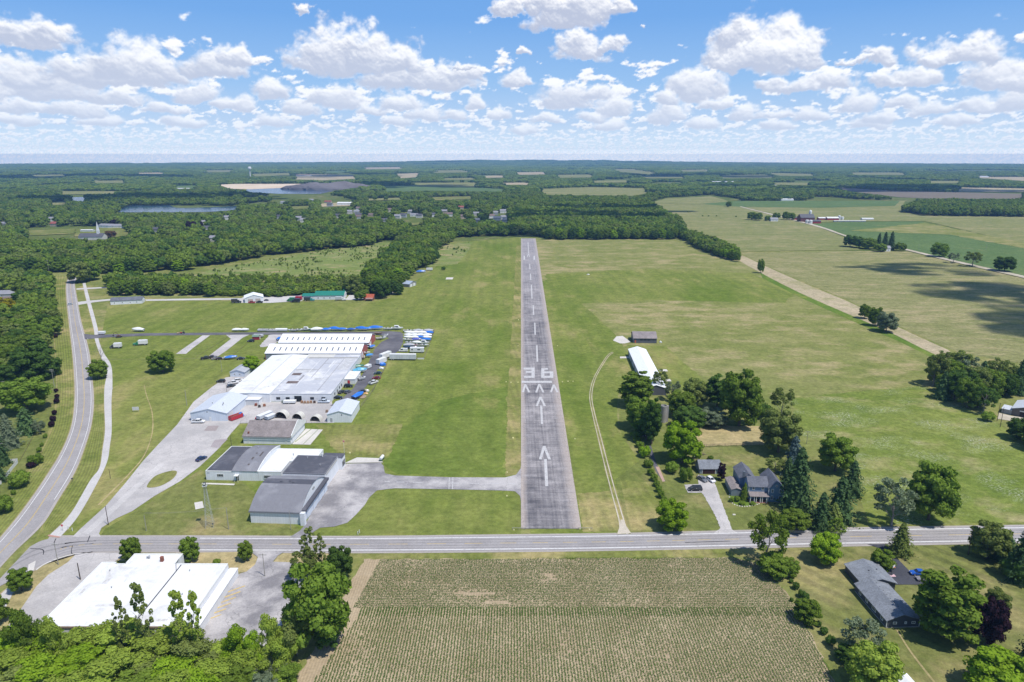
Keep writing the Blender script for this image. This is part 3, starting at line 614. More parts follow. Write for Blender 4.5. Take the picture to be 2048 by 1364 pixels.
strip('weed_joint', [(590,884),(622,858.5)], [(591,884.6),(623.4,858.5)], M_lush, Z0 + .14, sm=False); strip('weed_joint', [(606,889),(636,859)], [(607,889),(637,859)], M_lush, Z0 + .14, sm=False)
sheet('concrete_pad', [(2022,832),(2070,838),(2070,850),(1995,838),(1998,826)], M_grav, Z0 + .12)
# ---- lots by the white-roofed works
sheet('works_car_park', [(152,1107),(250,1106),(240,1116),(228,1126),(195,1134),(150,1185),(110,1235),(60,1330),(-40,1330),(0,1275),(44,1216),(72.6,1174),(97,1150),(136,1125),(150,1111)], M_oldlot, Z0 + .14)
sheet('works_car_park', [(500,1103),(571,1103),(556,1112),(546,1124),(599,1126),(640,1180),(600,1230),(540,1300),(390,1300),(399,1262),(470,1151),(493,1144),(510,1130),(516,1115)], M_apron, Z0 + .14)
strip('kerb', [(152,1107.5),(120,1116),(90,1128),(72,1140)], [(152,1109),(120,1117.5),(90,1130),(73,1142)], M_conc, Z0 + .2)
sheet('sidewalk', [(57,1130),(72,1122),(68,1140),(55,1152)], M_conc, Z0 + .15); sheet('dry_verge', [(150,1111),(136,1125),(97,1150),(72.6,1174),(44,1216),(0,1275),(-30,1290),(-20,1200),(30,1165),(90,1130)], M_brown, Z0 + .10)
sheet('sidewalk', [(-10,1200),(22,1170),(34,1172),(12,1215),(-20,1250)], M_path, Z0 + .13); sheet('lawn', [(242,1108),(500,1104),(515,1115),(510,1130),(493,1144),(470,1147),(450,1130),(228,1122)], M_brown, Z0 + .09); sheet('lawn', [(567,1107),(690,1108),(620,1130),(548,1124),(556,1112)], M_brown, Z0 + .09)
for k in range(6): strip('parking_line', [(440 - 9.5 * k, 1190 + 11.5 * k), (490 - 9.5 * k, 1172 + 11.5 * k)], [(441 - 9.5 * k, 1191.2 + 11.5 * k), (491 - 9.5 * k, 1173.2 + 11.5 * k)], M_yel, Z0 + .18, sm=False)
# ---- corn field
FIELD = [(728,1119),(1000,1118),(1470,1116),(1510,1126),(1545,1150),(1592,1215),(1632,1290),(1700,1420),(1800,1640),(430,1640),(590,1364),(640,1275),(690,1190)]
th_rows = 0.0
M_soil = soil_rows('field_soil', (0.335, 0.26, 0.165), (0.41, 0.325, 0.215), th_rows)
sheet('field_soil', FIELD, M_soil, Z0 + .06, 0, rag=.5)
# ---- water and pit
sheet('lake', [(225,424),(238,418.5),(259,411.5),(300,410.5),(338,410.8),(355,416),(416,415),(476,412.5),(478,418),(420,424),(284,425)], M_water, .6, 3)
sheet('lake', [(139,402),(142,396),(158,394.5),(173,395.5),(170,403)], M_water, .6, 3); sheet('lake', [(490,384),(494,379),(560,376),(640,379),(668,382),(640,388),(560,388)], M_water, .6)
sheet('sand_bank', [(430,370),(470,368),(600,368),(730,367),(725,372),(640,379),(560,376.5),(500,379),(460,378)], M_sand, .8, rag=4)
# ---- far fields (photo outline, material)
FAR = [([(1075,378),(1180,374),(1295,376.5),(1296,386),(1270,392),(1090,390)], M_hay2), ([(586,350),(600,348),(712,350),(713,358),(640,361),(590,359)], M_tan), ([(788,348),(838,346),(840,354),(800,357)], M_tan),
    ([(760,372),(850,370),(1005,378),(1010,384),(860,382),(770,384)], M_crop), ([(820,366),(955,365),(955,374),(850,374)], M_hay2), ([(1210,338),(1275,338),(1315,345),(1300,349),(1240,344)], M_hay2), ([(1440,351),(1530,349),(1560,356),(1440,357)], M_hay2), ([(1530,345),(1620,348),(1640,352),(1560,352)], M_hay2),
    ([(1650,374),(1790,382),(1915,385),(2048,388),(2048,398),(1900,399),(1800,395),(1700,383)], asphalt('ploughed', (.165,.140,.110), (.205,.175,.135), 0, .5)), ([(1912,375),(2048,377),(2200,379),(2200,384),(1915,384)], M_tan), ([(1925,354),(2060,354),(2120,362),(2048,362)], M_tan), ([(1300,406),(1330,398),(1410,394),(1440,401),(1400,410)], M_hay2),
    ([(340,372),(395,371),(400,377),(350,378)], M_crop), ([(150,460),(240,455),(265,470),(205,478),(150,474)], M_lawn), ([(635,408),(700,405),(705,412),(640,414)], M_tan), ([(40,463),(150,458),(150,468),(60,472)], M_lawn), ([(965,352),(1010,351),(1010,355),(970,356)], M_tan),
    ([(1000,366),(1060,365),(1060,370),(1005,370)], M_tan), ([(500,348),(580,346),(585,351),(505,353)], M_hay2), ([(400,341),(470,340),(480,344),(405,345)], M_hay2), ([(640,342),(700,341),(705,345),(645,346)], M_crop), ([(720,335),(800,334),(810,338),(725,339)], M_tan), ([(860,341),(930,340),(940,345),(870,346)], M_hay2), ([(1030,345),(1090,344),(1095,349),(1035,350)], M_tan), ([(1110,350),(1180,349),(1190,355),(1115,356)], M_hay2), ([(1350,340),(1420,339),(1430,343),(1355,344)], M_hay2), ([(1700,345),(1800,345),(1820,350),(1705,350)], M_hay2), ([(1850,362),(1920,362),(1925,367),(1855,367)], M_hay2), ([(60,350),(130,349),(135,353),(65,354)], M_hay2), ([(180,362),(250,361),(255,366),(185,367)], M_hay2), ([(100,405),(135,402),(135,410),(100,411)], M_hay2), ([(860,395),(940,393),(960,398),(870,401)], M_lawn), ([(730,398),(800,396),(810,400),(735,402)], M_hay2), ([(560,415),(620,412),(625,418),(565,420)], M_lawn), ([(800,448),(850,445),(852,450),(805,453)], M_lawn), ([(310,470),(330,469),(330,476),(312,477)], M_lawn), ([(1540,365),(1620,366),(1625,371),(1545,370)], M_hay2), ([(1180,362),(1260,361),(1262,365),(1185,366)], M_hay2), ([(880,357),(950,356),(950,360),(890,360)], M_hay2), ([(270,346),(330,345),(330,348),(275,348)], M_tan), ([(120,383),(230,383),(232,388),(120,390)], M_hay2), ([(1280,352),(1370,352),(1370,357),(1290,357)], M_hay2)]
for i, (q, m_) in enumerate(FAR): sheet('far_field', q, m_, .5 + .02 * i, 0, rag=2.5)
strip('farm_lane', [(1480,414),(1620,450),(1700,476),(1815,502),(1900,523),(2048,557),(2300,612)], [(1481,413),(1624,448.5),(1702,474),(1817,499.5),(1903,520),(2050,553),(2302,607)], M_grav, Z0 + .6)
# ------------------------------------------------------------------ trees
RNG = np.random.default_rng(11)
def np_mesh(name, co, faces_list, mats, mat_idx=None):
    """faces_list: list of (k,n) int arrays"""
    me = bpy.data.meshes.new(name); co = np.asarray(co, np.float32)
    me.vertices.add(len(co)); me.vertices.foreach_set('co', co.ravel())
    loops = np.concatenate([f.ravel() for f in faces_list]).astype(np.int32)
    tot = np.concatenate([np.full(len(f), f.shape[1]) for f in faces_list])
    st = np.concatenate([[0], np.cumsum(tot)[:-1]]).astype(np.int32)
    me.loops.add(len(loops)); me.loops.foreach_set('vertex_index', loops)
    me.polygons.add(len(st)); me.polygons.foreach_set('loop_start', st)
    if mat_idx is not None: me.polygons.foreach_set('material_index', np.asarray(mat_idx, np.int32))
    me.update()
    for m in mats: me.materials.append(m)
    return me
def unit(v): return v / np.maximum(np.linalg.norm(v, axis=-1, keepdims=True), 1e-9)
def leaf_quads(c, nrm, size, rng, asp=(0.7, 1.2)):
    n = len(c); r = unit(rng.normal(size=(n, 3))); t = unit(np.cross(nrm, r)); s = np.cross(nrm, t)
    a = (size * rng.uniform(0.6, 1.3, n))[:, None]; b = a * rng.uniform(*asp, n)[:, None]
    j = lambda: rng.uniform(0.7, 1.1, (n, 1))
    v = np.stack([c - t * a * j(), c + s * b * j() * 0.8, c + t * a * j(), c - s * b * j() * 0.8], 1).reshape(-1, 3)
    return v, np.arange(4 * n).reshape(-1, 4)
def ico(sub):
    bm = bmesh.new(); bmesh.ops.create_icosphere(bm, subdivisions=sub, radius=1)
    v = np.array([p.co[:] for p in bm.verts]); bm.verts.index_update(); f = np.array([[q.index for q in p.verts] for p in bm.faces]); bm.free(); return v, f
ICO1, ICO2 = ico(1), ico(2)
def crown_mesh(name, lobes, n, size, mat, seed, core=0.78, hang=0.0, cover=0.9, nj=0.5):
    rng = np.random.default_rng(seed); lobes = np.array(lobes, float)   # x y z r rz
    w = lobes[:, 3] * lobes[:, 4]; pick = rng.choice(len(lobes), n, p=w / w.sum())
    d = unit(rng.normal(size=(n, 3)) + np.array([0, 0, 0.25])); L = lobes[pick]
    rad = np.stack([L[:, 3], L[:, 3], L[:, 4]], 1) * rng.uniform(0.74, 1.10, n)[:, None]
    c = L[:, :3] + d * rad
    keep = np.ones(n, bool)
    for i, q in enumerate(lobes):
        e = (c - q[:3]) / np.array([q[3], q[3], q[4]])
        keep &= ~((np.sum(e * e, 1) < cover * cover * 0.6) & (pick != i))
    c, d = c[keep], d[keep]
    nrm = unit(d + nj * rng.normal(size=d.shape)); nrm[:, 2] += hang; nrm = unit(nrm)
    v, f = leaf_quads(c, nrm, size, rng)
    vs, fs = [v], [f]; k = len(v); tris = []
    if core:
        bv, bf = ICO2
        for q in lobes:
            jit = 1 + rng.uniform(-0.14, 0.10, (len(bv), 1))
            vs.append(bv * jit * np.array([q[3], q[3], q[4]]) * core + q[:3]); tris.append(bf + k); k += len(bv)
    return np_mesh(name, np.concatenate(vs), fs + tris, [mat])
def lobes_round(seed, W_=10, H=12, base=2.2, n=16, rr=(0.24, 0.38), top=0.85):
    rng = np.random.default_rng(seed); R, hz = W_ / 2, (H - base) / 2; cz = base + hz; L = [(0, 0, cz, R * 0.55, hz * 0.6)]
    for i in range(n):
        th = i * 2.399 + rng.uniform(-.4, .4); zz = -0.85 + 1.8 * (i + .5) / n; r = math.sqrt(max(0.0, 1 - zz * zz * (0.8 if zz > 0 else .55)))
        q = rng.uniform(*rr); rad = R * q * (1.15 - 0.25 * abs(zz))
        k = rng.uniform(0.86, 1.06)
        L.append(((R - rad) * r * math.cos(th) * k, (R - rad) * r * math.sin(th) * k, cz + zz * (hz - rad * 0.8) * k, rad, rad * rng.uniform(0.75, 1.05) * top))
    return L
def tube(path, radii, n=7):
    vs, fs = [], []
    for i, (p, r) in enumerate(zip(path, radii)):
        t = Vector(path[min(i + 1, len(path) - 1)]) - Vector(path[max(i - 1, 0)]); t.normalize()
        a = t.orthogonal().normalized(); b_ = t.cross(a)
        for k in range(n):
            w = 2 * PI * k / n; vs.append(Vector(p) + a * math.cos(w) * r + b_ * math.sin(w) * r)
    for i in range(len(path) - 1):
        for k in range(n): fs.append((i * n + k, i * n + (k + 1) % n, (i + 1) * n + (k + 1) % n, (i + 1) * n + k))
    fs.append(tuple(range(n))[::-1]); fs.append(tuple(range((len(path) - 1) * n, len(path) * n)))
    return vs, fs
def trunk_mesh(name, H, r0, mat, seed, limbs=7, spread=3.6, fork=0.3, twigs=0, lean=0.25):
    rng = random.Random(seed); vs, fs = [], []
    def add(path, rad, n=7):
        v, f = tube(path, rad, n); k = len(vs); vs.extend(v); fs.extend([tuple(i + k for i in q) for q in f])
    p = [Vector((0, 0, -0.15))]; m = 6
    for i in range(1, m + 1): p.append(Vector((rng.uniform(-lean, lean) * i * .4, rng.uniform(-lean, lean) * i * .4, H * 0.82 * i / m)))
    add(p, [r0 * 1.35] + [r0 * (1 - 0.82 * i / m) for i in range(1, m + 1)], 8)
    for i in range(limbs):
        t = fork + (0.9 - fork) * i / limbs; k = t * m; a = p[int(k)].lerp(p[min(m, int(k) + 1)], k - int(k))
        th = i * 2.4 + rng.uniform(-.5, .5); L = spread * (1.05 - 0.6 * t) * rng.uniform(.8, 1.15)
        d = Vector((math.cos(th), math.sin(th), 0.75 + 0.5 * t)); q = [a, a + d * L * .4 + Vector((0, 0, .1)), a + d * L * .75 + Vector((rng.uniform(-.3, .3), rng.uniform(-.3, .3), L * .15)), a + d * L]
        rr = r0 * (1 - .8 * t) * .55; add(q, [rr, rr * .75, rr * .45, rr * .15], 5)
        for j in range(twigs):
            s = q[1].lerp(q[3], rng.random()); e = s + Vector((rng.uniform(-1, 1), rng.uniform(-1, 1), rng.uniform(-.1, .9))).normalized() * L * rng.uniform(.3, .55)
            mid = s.lerp(e, .5) + Vector((rng.uniform(-.2, .2), rng.uniform(-.2, .2), .1)); add([s, mid, e], [rr * .4, rr * .28, rr * .1], 4)
            for _ in range(2 if twigs > 2 else 0):
                s2 = s.lerp(e, rng.uniform(.3, .9)); e2 = s2 + Vector((rng.uniform(-1, 1), rng.uniform(-1, 1), rng.uniform(0, 1))).normalized() * L * .22
                add([s2, e2], [rr * .2, rr * .07], 3)
    me = bpy.data.meshes.new(name); me.from_pydata(vs, [], fs); me.update(); me.materials.append(mat); return me
def conifer_mesh(name, mat, seed, W_=8.4, H=14, n=4600, size=0.36, base=0.6, gap=0.0, droop=0.35):
    rng = np.random.default_rng(seed); t = rng.uniform(0, 1, n) ** 1.2; z = base + (H - base) * t
    tiers = np.floor(t * 13); ph = tiers * 1.7; nb = 7
    th = rng.uniform(0, 2 * PI, n); star = 0.66 + 0.34 * np.cos(nb * th + ph)
    R = (W_ / 2) * np.minimum(1, 1.25 * (1 - t)) ** 0.62 * (0.86 + 0.14 * np.cos(t * 13 * 2 * PI)) * star * (0.88 + 0.2 * np.sin(3 * th + ph * 2.1)) + 0.05
    f = rng.uniform(0.35, 1.15, n) ** 0.6; r = R * f * (1 + 0.22 * np.sin(tiers * 2.3 + 1.3 * np.sin(th)))
    c = np.stack([r * np.cos(th), r * np.sin(th), z - r * droop + 0.3], 1)
    d = np.stack([np.cos(th), np.sin(th), 0.9 + 0 * th], 1); nrm = unit(d + 0.55 * rng.normal(size=d.shape))
    v, q = leaf_quads(c, nrm, size, rng, (0.5, 0.9))
    m = 12; zz = np.linspace(base + .3, H - .5, 9); vs = [v]; k = len(v); ring = []
    for i, h in enumerate(zz):
        a = np.arange(m) * 2 * PI / m; rr = (W_ / 2) * 0.60 * (1 - (h - base) / (H - base)) ** 0.85 * (1 + 0.18 * (-1) ** np.arange(m))
        ring.append(np.stack([rr * np.cos(a), rr * np.sin(a), 0 * a + h - rr * droop], 1))
    vs.append(np.concatenate(ring)); fs = []
    for i in range(len(zz) - 1):
        for j in range(m): fs.append([k + i * m + j, k + i * m + (j + 1) % m, k + (i + 1) * m + (j + 1) % m, k + (i + 1) * m + j])
    return np_mesh(name, np.concatenate(vs), [q, np.array(fs)], [mat])
BARK = bark(); BARK2 = bark('grey_bark', (0.26, 0.235, 0.21))
LM = dict(mid=leafmat('leaf_mid', (0.114, 0.188, 0.025), (0.208, 0.284, 0.044)), dark=leafmat('leaf_dark', (0.062, 0.122, 0.024), (0.112, 0.182, 0.036)),
    bright=leafmat('leaf_bright', (0.190, 0.310, 0.018), (0.265, 0.390, 0.032)), olive=leafmat('leaf_olive', (0.160, 0.208, 0.050), (0.232, 0.276, 0.078)), gold=leafmat('leaf_gold', (0.25, 0.23, 0.012), (0.34, 0.29, 0.016)),
    purple=leafmat('leaf_purple', (0.022, 0.012, 0.018), (0.042, 0.022, 0.030), 0.1), spruce=leafmat('needle_dark', (0.052, 0.098, 0.036), (0.088, 0.145, 0.052), 0.08), blue=leafmat('needle_blue', (0.075, 0.115, 0.105), (0.11, 0.16, 0.15), 0.08),
    grey=leafmat('leaf_grey', (0.165, 0.205, 0.120), (0.215, 0.262, 0.160)), lime=leafmat('leaf_lime', (0.225, 0.310, 0.042), (0.310, 0.390, 0.068)), rust=leafmat('leaf_rust', (0.16, 0.10, 0.06), (0.20, 0.13, 0.08)))
# prototype meshes: (crown mesh, trunk mesh, width, height)
PROTO = {}
def proto(kind, i, crown, trunk, w, h): PROTO.setdefault(kind, []).append((crown, trunk, w, h))
for i in range(4):
    proto('round', i, crown_mesh('round_crown', lobes_round(20 + i, 10, 12, 0.1, 28, (0.20, 0.36)), 6500, 0.33, LM['mid'], 40 + i), trunk_mesh('round_trunk', 9, 0.28, BARK, 60 + i), 10.4, 12.2)
for i in range(3):
    L = lobes_round(120 + i, 8, 16, 0.2, 32, (0.22, 0.38)); proto('tall', i, crown_mesh('tall_crown', L, 5600, 0.36, LM['mid'], 140 + i, core=0.72), trunk_mesh('tall_trunk', 13, 0.3, BARK, 160 + i, 9, 3.2), 8.6, 16.2)
for i in range(3):
    L = lobes_round(220 + i, 10, 12.5, 3.2, 22, (0.15, 0.26))[1:]; proto('airy', i, crown_mesh('airy_crown', L, 3000, 0.30, LM['olive'], 240 + i, core=0.45, nj=1.1), trunk_mesh('airy_trunk', 11, 0.25, BARK2, 260 + i, 11, 4.2, 0.22, 2), 10.2, 12.6)
for i in range(3):
    proto('conifer', i, conifer_mesh('conifer_crown', LM['spruce'], 320 + i), trunk_mesh('conifer_trunk', 13, 0.22, BARK, 330 + i, 0), 6.6, 14.3)
for i in range(3):
    L = lobes_round(420 + i, 4, 3, 0.1, 12, (0.3, 0.45)); proto('shrub', i, crown_mesh('shrub_crown', L, 1500, 0.17, LM['mid'], 440 + i, core=0.8), trunk_mesh('shrub_trunk', 1.6, 0.07, BARK, 460 + i, 4, 0.9, 0.1), 4.2, 3.1)
for i in range(3):   # irregular, lop-sided foreground growth
    rng = random.Random(520 + i); L = [(rng.gauss(0, 2.6), rng.gauss(0, 2.6), rng.uniform(2.5, 11) , rng.uniform(1.1, 2.1), rng.uniform(1.0, 1.9)) for _ in range(22)]
    L = [(x * (1.15 - z / 14), y * (1.15 - z / 14), z, r, q) for x, y, z, r, q in L]; proto('wild', i, crown_mesh('wild_crown', L, 6500, 0.30, LM['lime'], 540 + i, core=0.62, nj=0.5), trunk_mesh('wild_trunk', 10, 0.2, BARK2, 560 + i, 10, 3.0, 0.15, 1), 10.0, 12.5)
for i in range(3):   # slender tree with open tufts of leaves on ascending limbs
    rng = random.Random(620 + i); L = []
    for k in range(64):
        z = 3.2 + 11 * (k / 63) ** .9; rr = 2.3 * (1 - abs(z - 8.5) / 9); a = rng.uniform(0, 2 * PI); q = rng.uniform(.16, .46); L.append((rr * math.cos(a) * rng.uniform(.3, 1.15), rr * math.sin(a) * rng.uniform(.3, 1.15), z, q, q * rng.uniform(.9, 1.5)))
    proto('slender', i, crown_mesh('slender_crown', L, 3800, 0.21, LM['lime'], 640 + i, core=0, nj=0.9, cover=.3), trunk_mesh('slender_trunk', 13, 0.17, BARK2, 660 + i, 12, 2.6, 0.2, 2, 0.18), 5.2, 14.4)
proto('bare', 0, None, trunk_mesh('bare_branches', 9, 0.22, BARK2, 700, 12, 4.4, 0.2, 4), 8.5, 9.6)
TREE_REC = []
def tree(kind, x, y, h, w, label, leaf=None, group=None, name=None, cat='tree', rot=None, var=None):
    pr = PROTO[kind]; cm, tm, W0, H0 = pr[random.randrange(len(pr)) if var is None else var % len(pr)]
    nm = name or {'round': 'broadleaf_tree', 'tall': 'broadleaf_tree', 'airy': 'open_crowned_tree', 'conifer': 'conifer_tree', 'shrub': 'shrub', 'wild': 'thicket_tree', 'slender': 'slender_tree', 'bare': 'bare_tree'}[kind]
    e = bpy.data.objects.new(nm, None); COL.objects.link(e); e.location = (x, y, 0); e.rotation_euler = (0, 0, random.uniform(0, 2 * PI) if rot is None else rot)
    s = w / W0; e.scale = (s * random.uniform(.94, 1.06), s * random.uniform(.94, 1.06), h / H0); e.empty_display_size = 0.5
    e['label'] = label; e['category'] = cat
    if group: e['group'] = group
    for nm2, me in (('crown', cm), ('trunk', tm)):
        if me is None: continue
        o = bpy.data.objects.new(nm2, me); COL.objects.link(o); o.parent = e
        if nm2 == 'crown' and leaf:
            o.material_slots[0].link = 'OBJECT'; o.material_slots[0].material = LM[leaf]
    return e
def T(kind, u, vb, vt, wpx, label, leaf=None, **kw):
    """tree surveyed in the photo: trunk foot (u, vb), top row vt, crown width in pixels"""
    p = P(u, vb); return tree(kind, p.x, p.y, max(0.4, height_at(p, vt)), wpx * {'round': 1.14, 'tall': 1.16, 'airy': 1.12}.get(kind, 1.04) / px_per_m(p), label, leaf, **kw)
# ------------------------------------------------------------------ single trees surveyed one by one
T('round', 1343, 1058, 1000, 60, 'bright lime-green round tree on the lawn left of the farm drive, by the road', 'bright')
T('round', 1364, 925, 840, 70, 'big bright green tree with a full crown left of the grey-roofed garage', 'bright')
T('tall', 1270, 812, 740, 64, 'tall dark green tree at the left corner of the grove, by the white hangar', 'mid')
T('round', 1281, 858, 790, 62, 'spreading tree at the left edge of the grove, below the corner tree', 'mid')
T('tall', 1303, 888, 792, 36, 'tall dark tree just left of the concrete silo', 'dark')
T('round', 1292, 880, 815, 50, 'leafy tree in the lower left of the grove with dark foliage', 'dark')
T('round', 1362, 832, 778, 54, 'broad tree in the middle of the grove beyond the silo', 'mid')
T('round', 1388, 812, 754, 50, 'tree at the back of the grove, right of the white hangar end', 'olive')
T('tall', 1434, 815, 748, 54, 'dark tall tree at the back of the grove, left of its largest tree', 'dark')
T('round', 1478, 852, 736, 82, 'largest bright tree at the right end of the grove', 'mid')
T('round', 1425, 852, 815, 56, 'grey-green bushy tree low at the front of the grove', 'grey')
T('round', 1378, 856, 812, 60, 'dark shaded tree in front of the grove centre, right of the silo', 'dark')
T('airy', 1318, 785, 738, 30, 'thin open tree growing against the white hangar roof', 'olive')
T('airy', 1345, 800, 762, 34, 'sparse grey tree between the hangar end and the grove', 'grey')
T('airy', 1562, 832, 774, 44, 'open rounded tree in the field right of the grove', 'olive')
T('shrub', 1525, 836, 804, 40, 'dark tangled bush left of the open rounded tree', 'dark', cat='bush')
T('round', 1556, 905, 814, 78, 'large olive-green tree behind the blue spruce', 'olive')
T('conifer', 1584, 950, 872, 40, 'pale blue spruce beside the large olive-green tree', 'blue')
T('conifer', 1592, 1018, 896, 66, 'tall dark spruce right of the blue farmhouse', 'spruce')
T('conifer', 1572, 985, 915, 36, 'shorter dark spruce directly behind the farmhouse gable', 'spruce')
T('round', 1670, 942, 866, 64, 'round shady tree standing alone on the lawn right of the spruces', 'mid')
T('airy', 1549, 948, 914, 42, 'small golden-green tree with a flat crown behind the farmhouse', 'olive')
T('conifer', 1702, 990, 922, 44, 'dark conifer at the upper right of the conifer clump by the road', 'spruce')
T('conifer', 1676, 1044, 952, 56, 'tallest dark conifer in the clump above the road', 'spruce')
T('conifer', 1640, 1060, 985, 46, 'bushy conifer at the left of the clump above the road', 'spruce')
T('conifer', 1664, 1062, 1006, 40, 'brownish conifer low at the front of the clump above the road', 'olive')
T('round', 1586, 1060, 1018, 54, 'round bush-like tree at the road edge below the farmhouse', 'mid')
T('airy', 1532, 1128, 1022, 78, 'tall open tree leaning over the road at the field corner', 'mid')
T('round', 1545, 1150, 1108, 60, 'leafy low tree at the foot of the tall open tree', 'mid')
T('round', 1578, 1150, 1116, 36, 'small leafy tree right of the field corner', 'mid')
T('round', 1648, 1124, 1066, 58, 'bright broad tree below the road, upright on the lawn', 'bright')
T('slender', 1668, 1090, 1036, 36, 'light leafy treetop beside the bright broad tree, close to the road', 'mid')
T('conifer', 1799, 1108, 1046, 46, 'ragged brown-green spruce between the road and the dark driveway', 'olive')
T('round', 1764, 1138, 1100, 42, 'small light green tree at the ranch house corner by the driveway', 'mid')
T('airy', 1782, 1052, 958, 74, 'large grey-green open tree above the road, left of a matching pair', 'grey')
T('round', 1856, 1040, 925, 86, 'large darker tree above the road, right of the grey-green one', 'mid')
T('round', 1974, 1116, 1040, 68, 'dark olive tree right of the wooden pole by the road', 'olive')
T('conifer', 2010, 1122, 1072, 50, 'dark conifer at the right edge below the road', 'spruce')
T('conifer', 2044, 1160, 1050, 70, 'tallest dark conifer cut off by the right picture edge', 'spruce')
T('shrub', 2030, 1160, 1112, 60, 'dark bush under the conifers at the right edge', 'dark', cat='bush')
T('conifer', 2062, 1330, 1250, 50, 'dark conifer at the far right, above the cut-off bush', 'spruce')
T('tall', 1890, 1272, 1144, 122, 'huge leafy tree shading the right side of the ranch house', 'mid')
T('round', 1972, 1288, 1192, 64, 'dark purple-leaved tree right of the ranch house', 'purple')
T('round', 1992, 1226, 1178, 46, 'small green tree behind the purple-leaved one', 'olive')
T('round', 2002, 1400, 1315, 128, 'broad bright bushy tree in the bottom right corner', 'bright')
T('airy', 1722, 1312, 1240, 78, 'grey-green tree on the lawn left of the ranch house, at the back', 'grey')
T('round', 1742, 1384, 1284, 96, 'wide light green tree at the bottom, below the ranch house', 'lime')
T('round', 1690, 1322, 1290, 40, 'dark small tree at the field edge, beside the grey-green tree', 'dark')
T('round', 1612, 1243, 1200, 52, 'round dark bush at the edge of the corn field', 'mid')
for u, vb, h, lab in ((1582, 1166, 9, 'uppermost'), (1591, 1178, 14, 'second'), (1602, 1194, 15, 'third'), (1611, 1199, 14, 'fourth'), (1583, 1203, 8, 'lone left-hand'), (1637, 1253, 11, 'first below the round bush'), (1647, 1268, 15, 'second below the round bush'), (1660, 1290, 20, 'lowest')):
    T('shrub', u, vb, vb - h, h * 1.15, lab + ' small shrub in the row along the corn field', 'dark', group='shrubs along the field edge')
for u, vb, vt, w, lab, lf in ((1728, 637, 607, 22, 'left bright', 'mid'), (1750, 652, 612, 26, 'middle darker', 'mid'), (1772, 664, 622, 40, 'right grey-green', 'grey')): T('round', u, vb, vt, w, lab + ' tree of the three on the hay field edge', lf)
T('round', 1521, 546, 516, 14, 'single narrow tree at the head of the stubble strip', 'mid')
T('round', 1457, 414, 402, 12, 'tiny round tree alone by the far farm lane', 'mid')
T('round', 1878, 514, 483, 31, 'round full tree alone on the farm lane', 'mid'); T('airy', 1906, 526, 504, 20, 'small bare-looking tree on the farm lane', 'grey'); T('airy', 1944, 533, 502, 30, 'open leaning tree on the farm lane', 'olive'); T('round', 2008, 543, 510, 38, 'dark dense tree alone near the right edge of the farm lane', 'dark')
for u, vb, vt, w, k, lf, lab in ((1700, 494, 468, 26, 'round', 'dark', 'leftmost dark'), (1718, 496, 472, 24, 'round', 'dark', 'dense dark'), (1737, 498, 474, 28, 'round', 'mid', 'olive-green middle'), (1756, 498, 466, 14, 'conifer', 'spruce', 'slim pointed'), (1768, 500, 464, 16, 'conifer', 'spruce', 'tall pointed'), (1781, 500, 463, 16, 'conifer', 'spruce', 'rightmost pointed'), (1760, 503, 486, 24, 'round', 'mid', 'low front'), (1798, 502, 484, 18, 'round', 'mid', 'outermost right low'), (1806, 502, 487, 12, 'round', 'mid', 'small round right')):
    T(k, u, vb, vt, w, lab + ' tree in the copse round the white house on the farm lane', lf)
# woods at the right picture edge
for i, (u, vb, vt, w, k, lf, lab) in enumerate(((1866, 772, 706, 40, 'airy', 'olive', 'outermost left open'), (1890, 745, 700, 40, 'airy', 'olive', 'olive back'), (1884, 798, 742, 36, 'conifer', 'spruce', 'dark layered pine at the left of'), (1908, 800, 740, 44, 'round', 'dark', 'dark round front'), (1930, 770, 712, 46, 'airy', 'grey', 'pale open back'), (1962, 770, 722, 34, 'conifer', 'spruce', 'pointed middle pine of'), (1935, 815, 752, 46, 'round', 'mid', 'brighter front'), (1966, 826, 770, 44, 'airy', 'dark', 'dark lowest front'), (1990, 770, 716, 40, 'airy', 'olive', 'olive back right'), (2012, 772, 725, 34, 'airy', 'olive', 'thin pale back right'), (2036, 788, 718, 36, 'conifer', 'spruce', 'tall dark pine at the right of'), (2060, 780, 730, 40, 'conifer', 'spruce', 'edge-cut pine of'), (2040, 880, 836, 50, 'round', 'dark', 'separate dark tree below'), (2070, 900, 850, 50, 'round', 'dark', 'cut-off dark tree below'), (1975, 842, 822, 30, 'shrub', 'mid', 'low bush in front of'))):
    T(k, u, vb, vt, w, lab + (' the' if lab.endswith(('of', 'below')) else ' tree of the') + ' woods round the grey barn', lf)
for i, (u, vb, vt, w, k, lf) in enumerate(((1876, 770, 712, 44, 'round', 'olive'), (1900, 772, 716, 50, 'round', 'mid'), (1925, 790, 735, 50, 'round', 'dark'), (1948, 790, 728, 50, 'round', 'olive'), (1980, 790, 735, 50, 'round', 'mid'), (2005, 790, 740, 50, 'round', 'dark'), (1955, 815, 765, 46, 'round', 'dark'), (1915, 765, 700, 44, 'tall', 'olive'), (2030, 770, 735, 50, 'round', 'mid'), (1890, 785, 745, 36, 'round', 'mid'))):
    T(k, u, vb, vt, w, {'olive': 'olive', 'mid': 'mid-green', 'dark': 'dark'}[lf] + ' tree packed inside the woods round the grey barn', lf, group='trees packed in the woods round the grey barn')
for u, vb, vt, w, q in ((384, 464, 440, 22, 'largest'), (231, 453, 437, 20, 'leftmost'), (372, 453, 439, 17, 'middle'), (400, 455, 442, 15, 'smallest')): T('round', u, vb, vt, w, q + ' dark purple tree among the green woods near the church', 'purple')
T('round', 222, 476, 460, 22, 'reddish-brown tree beside the church lawn', 'rust')
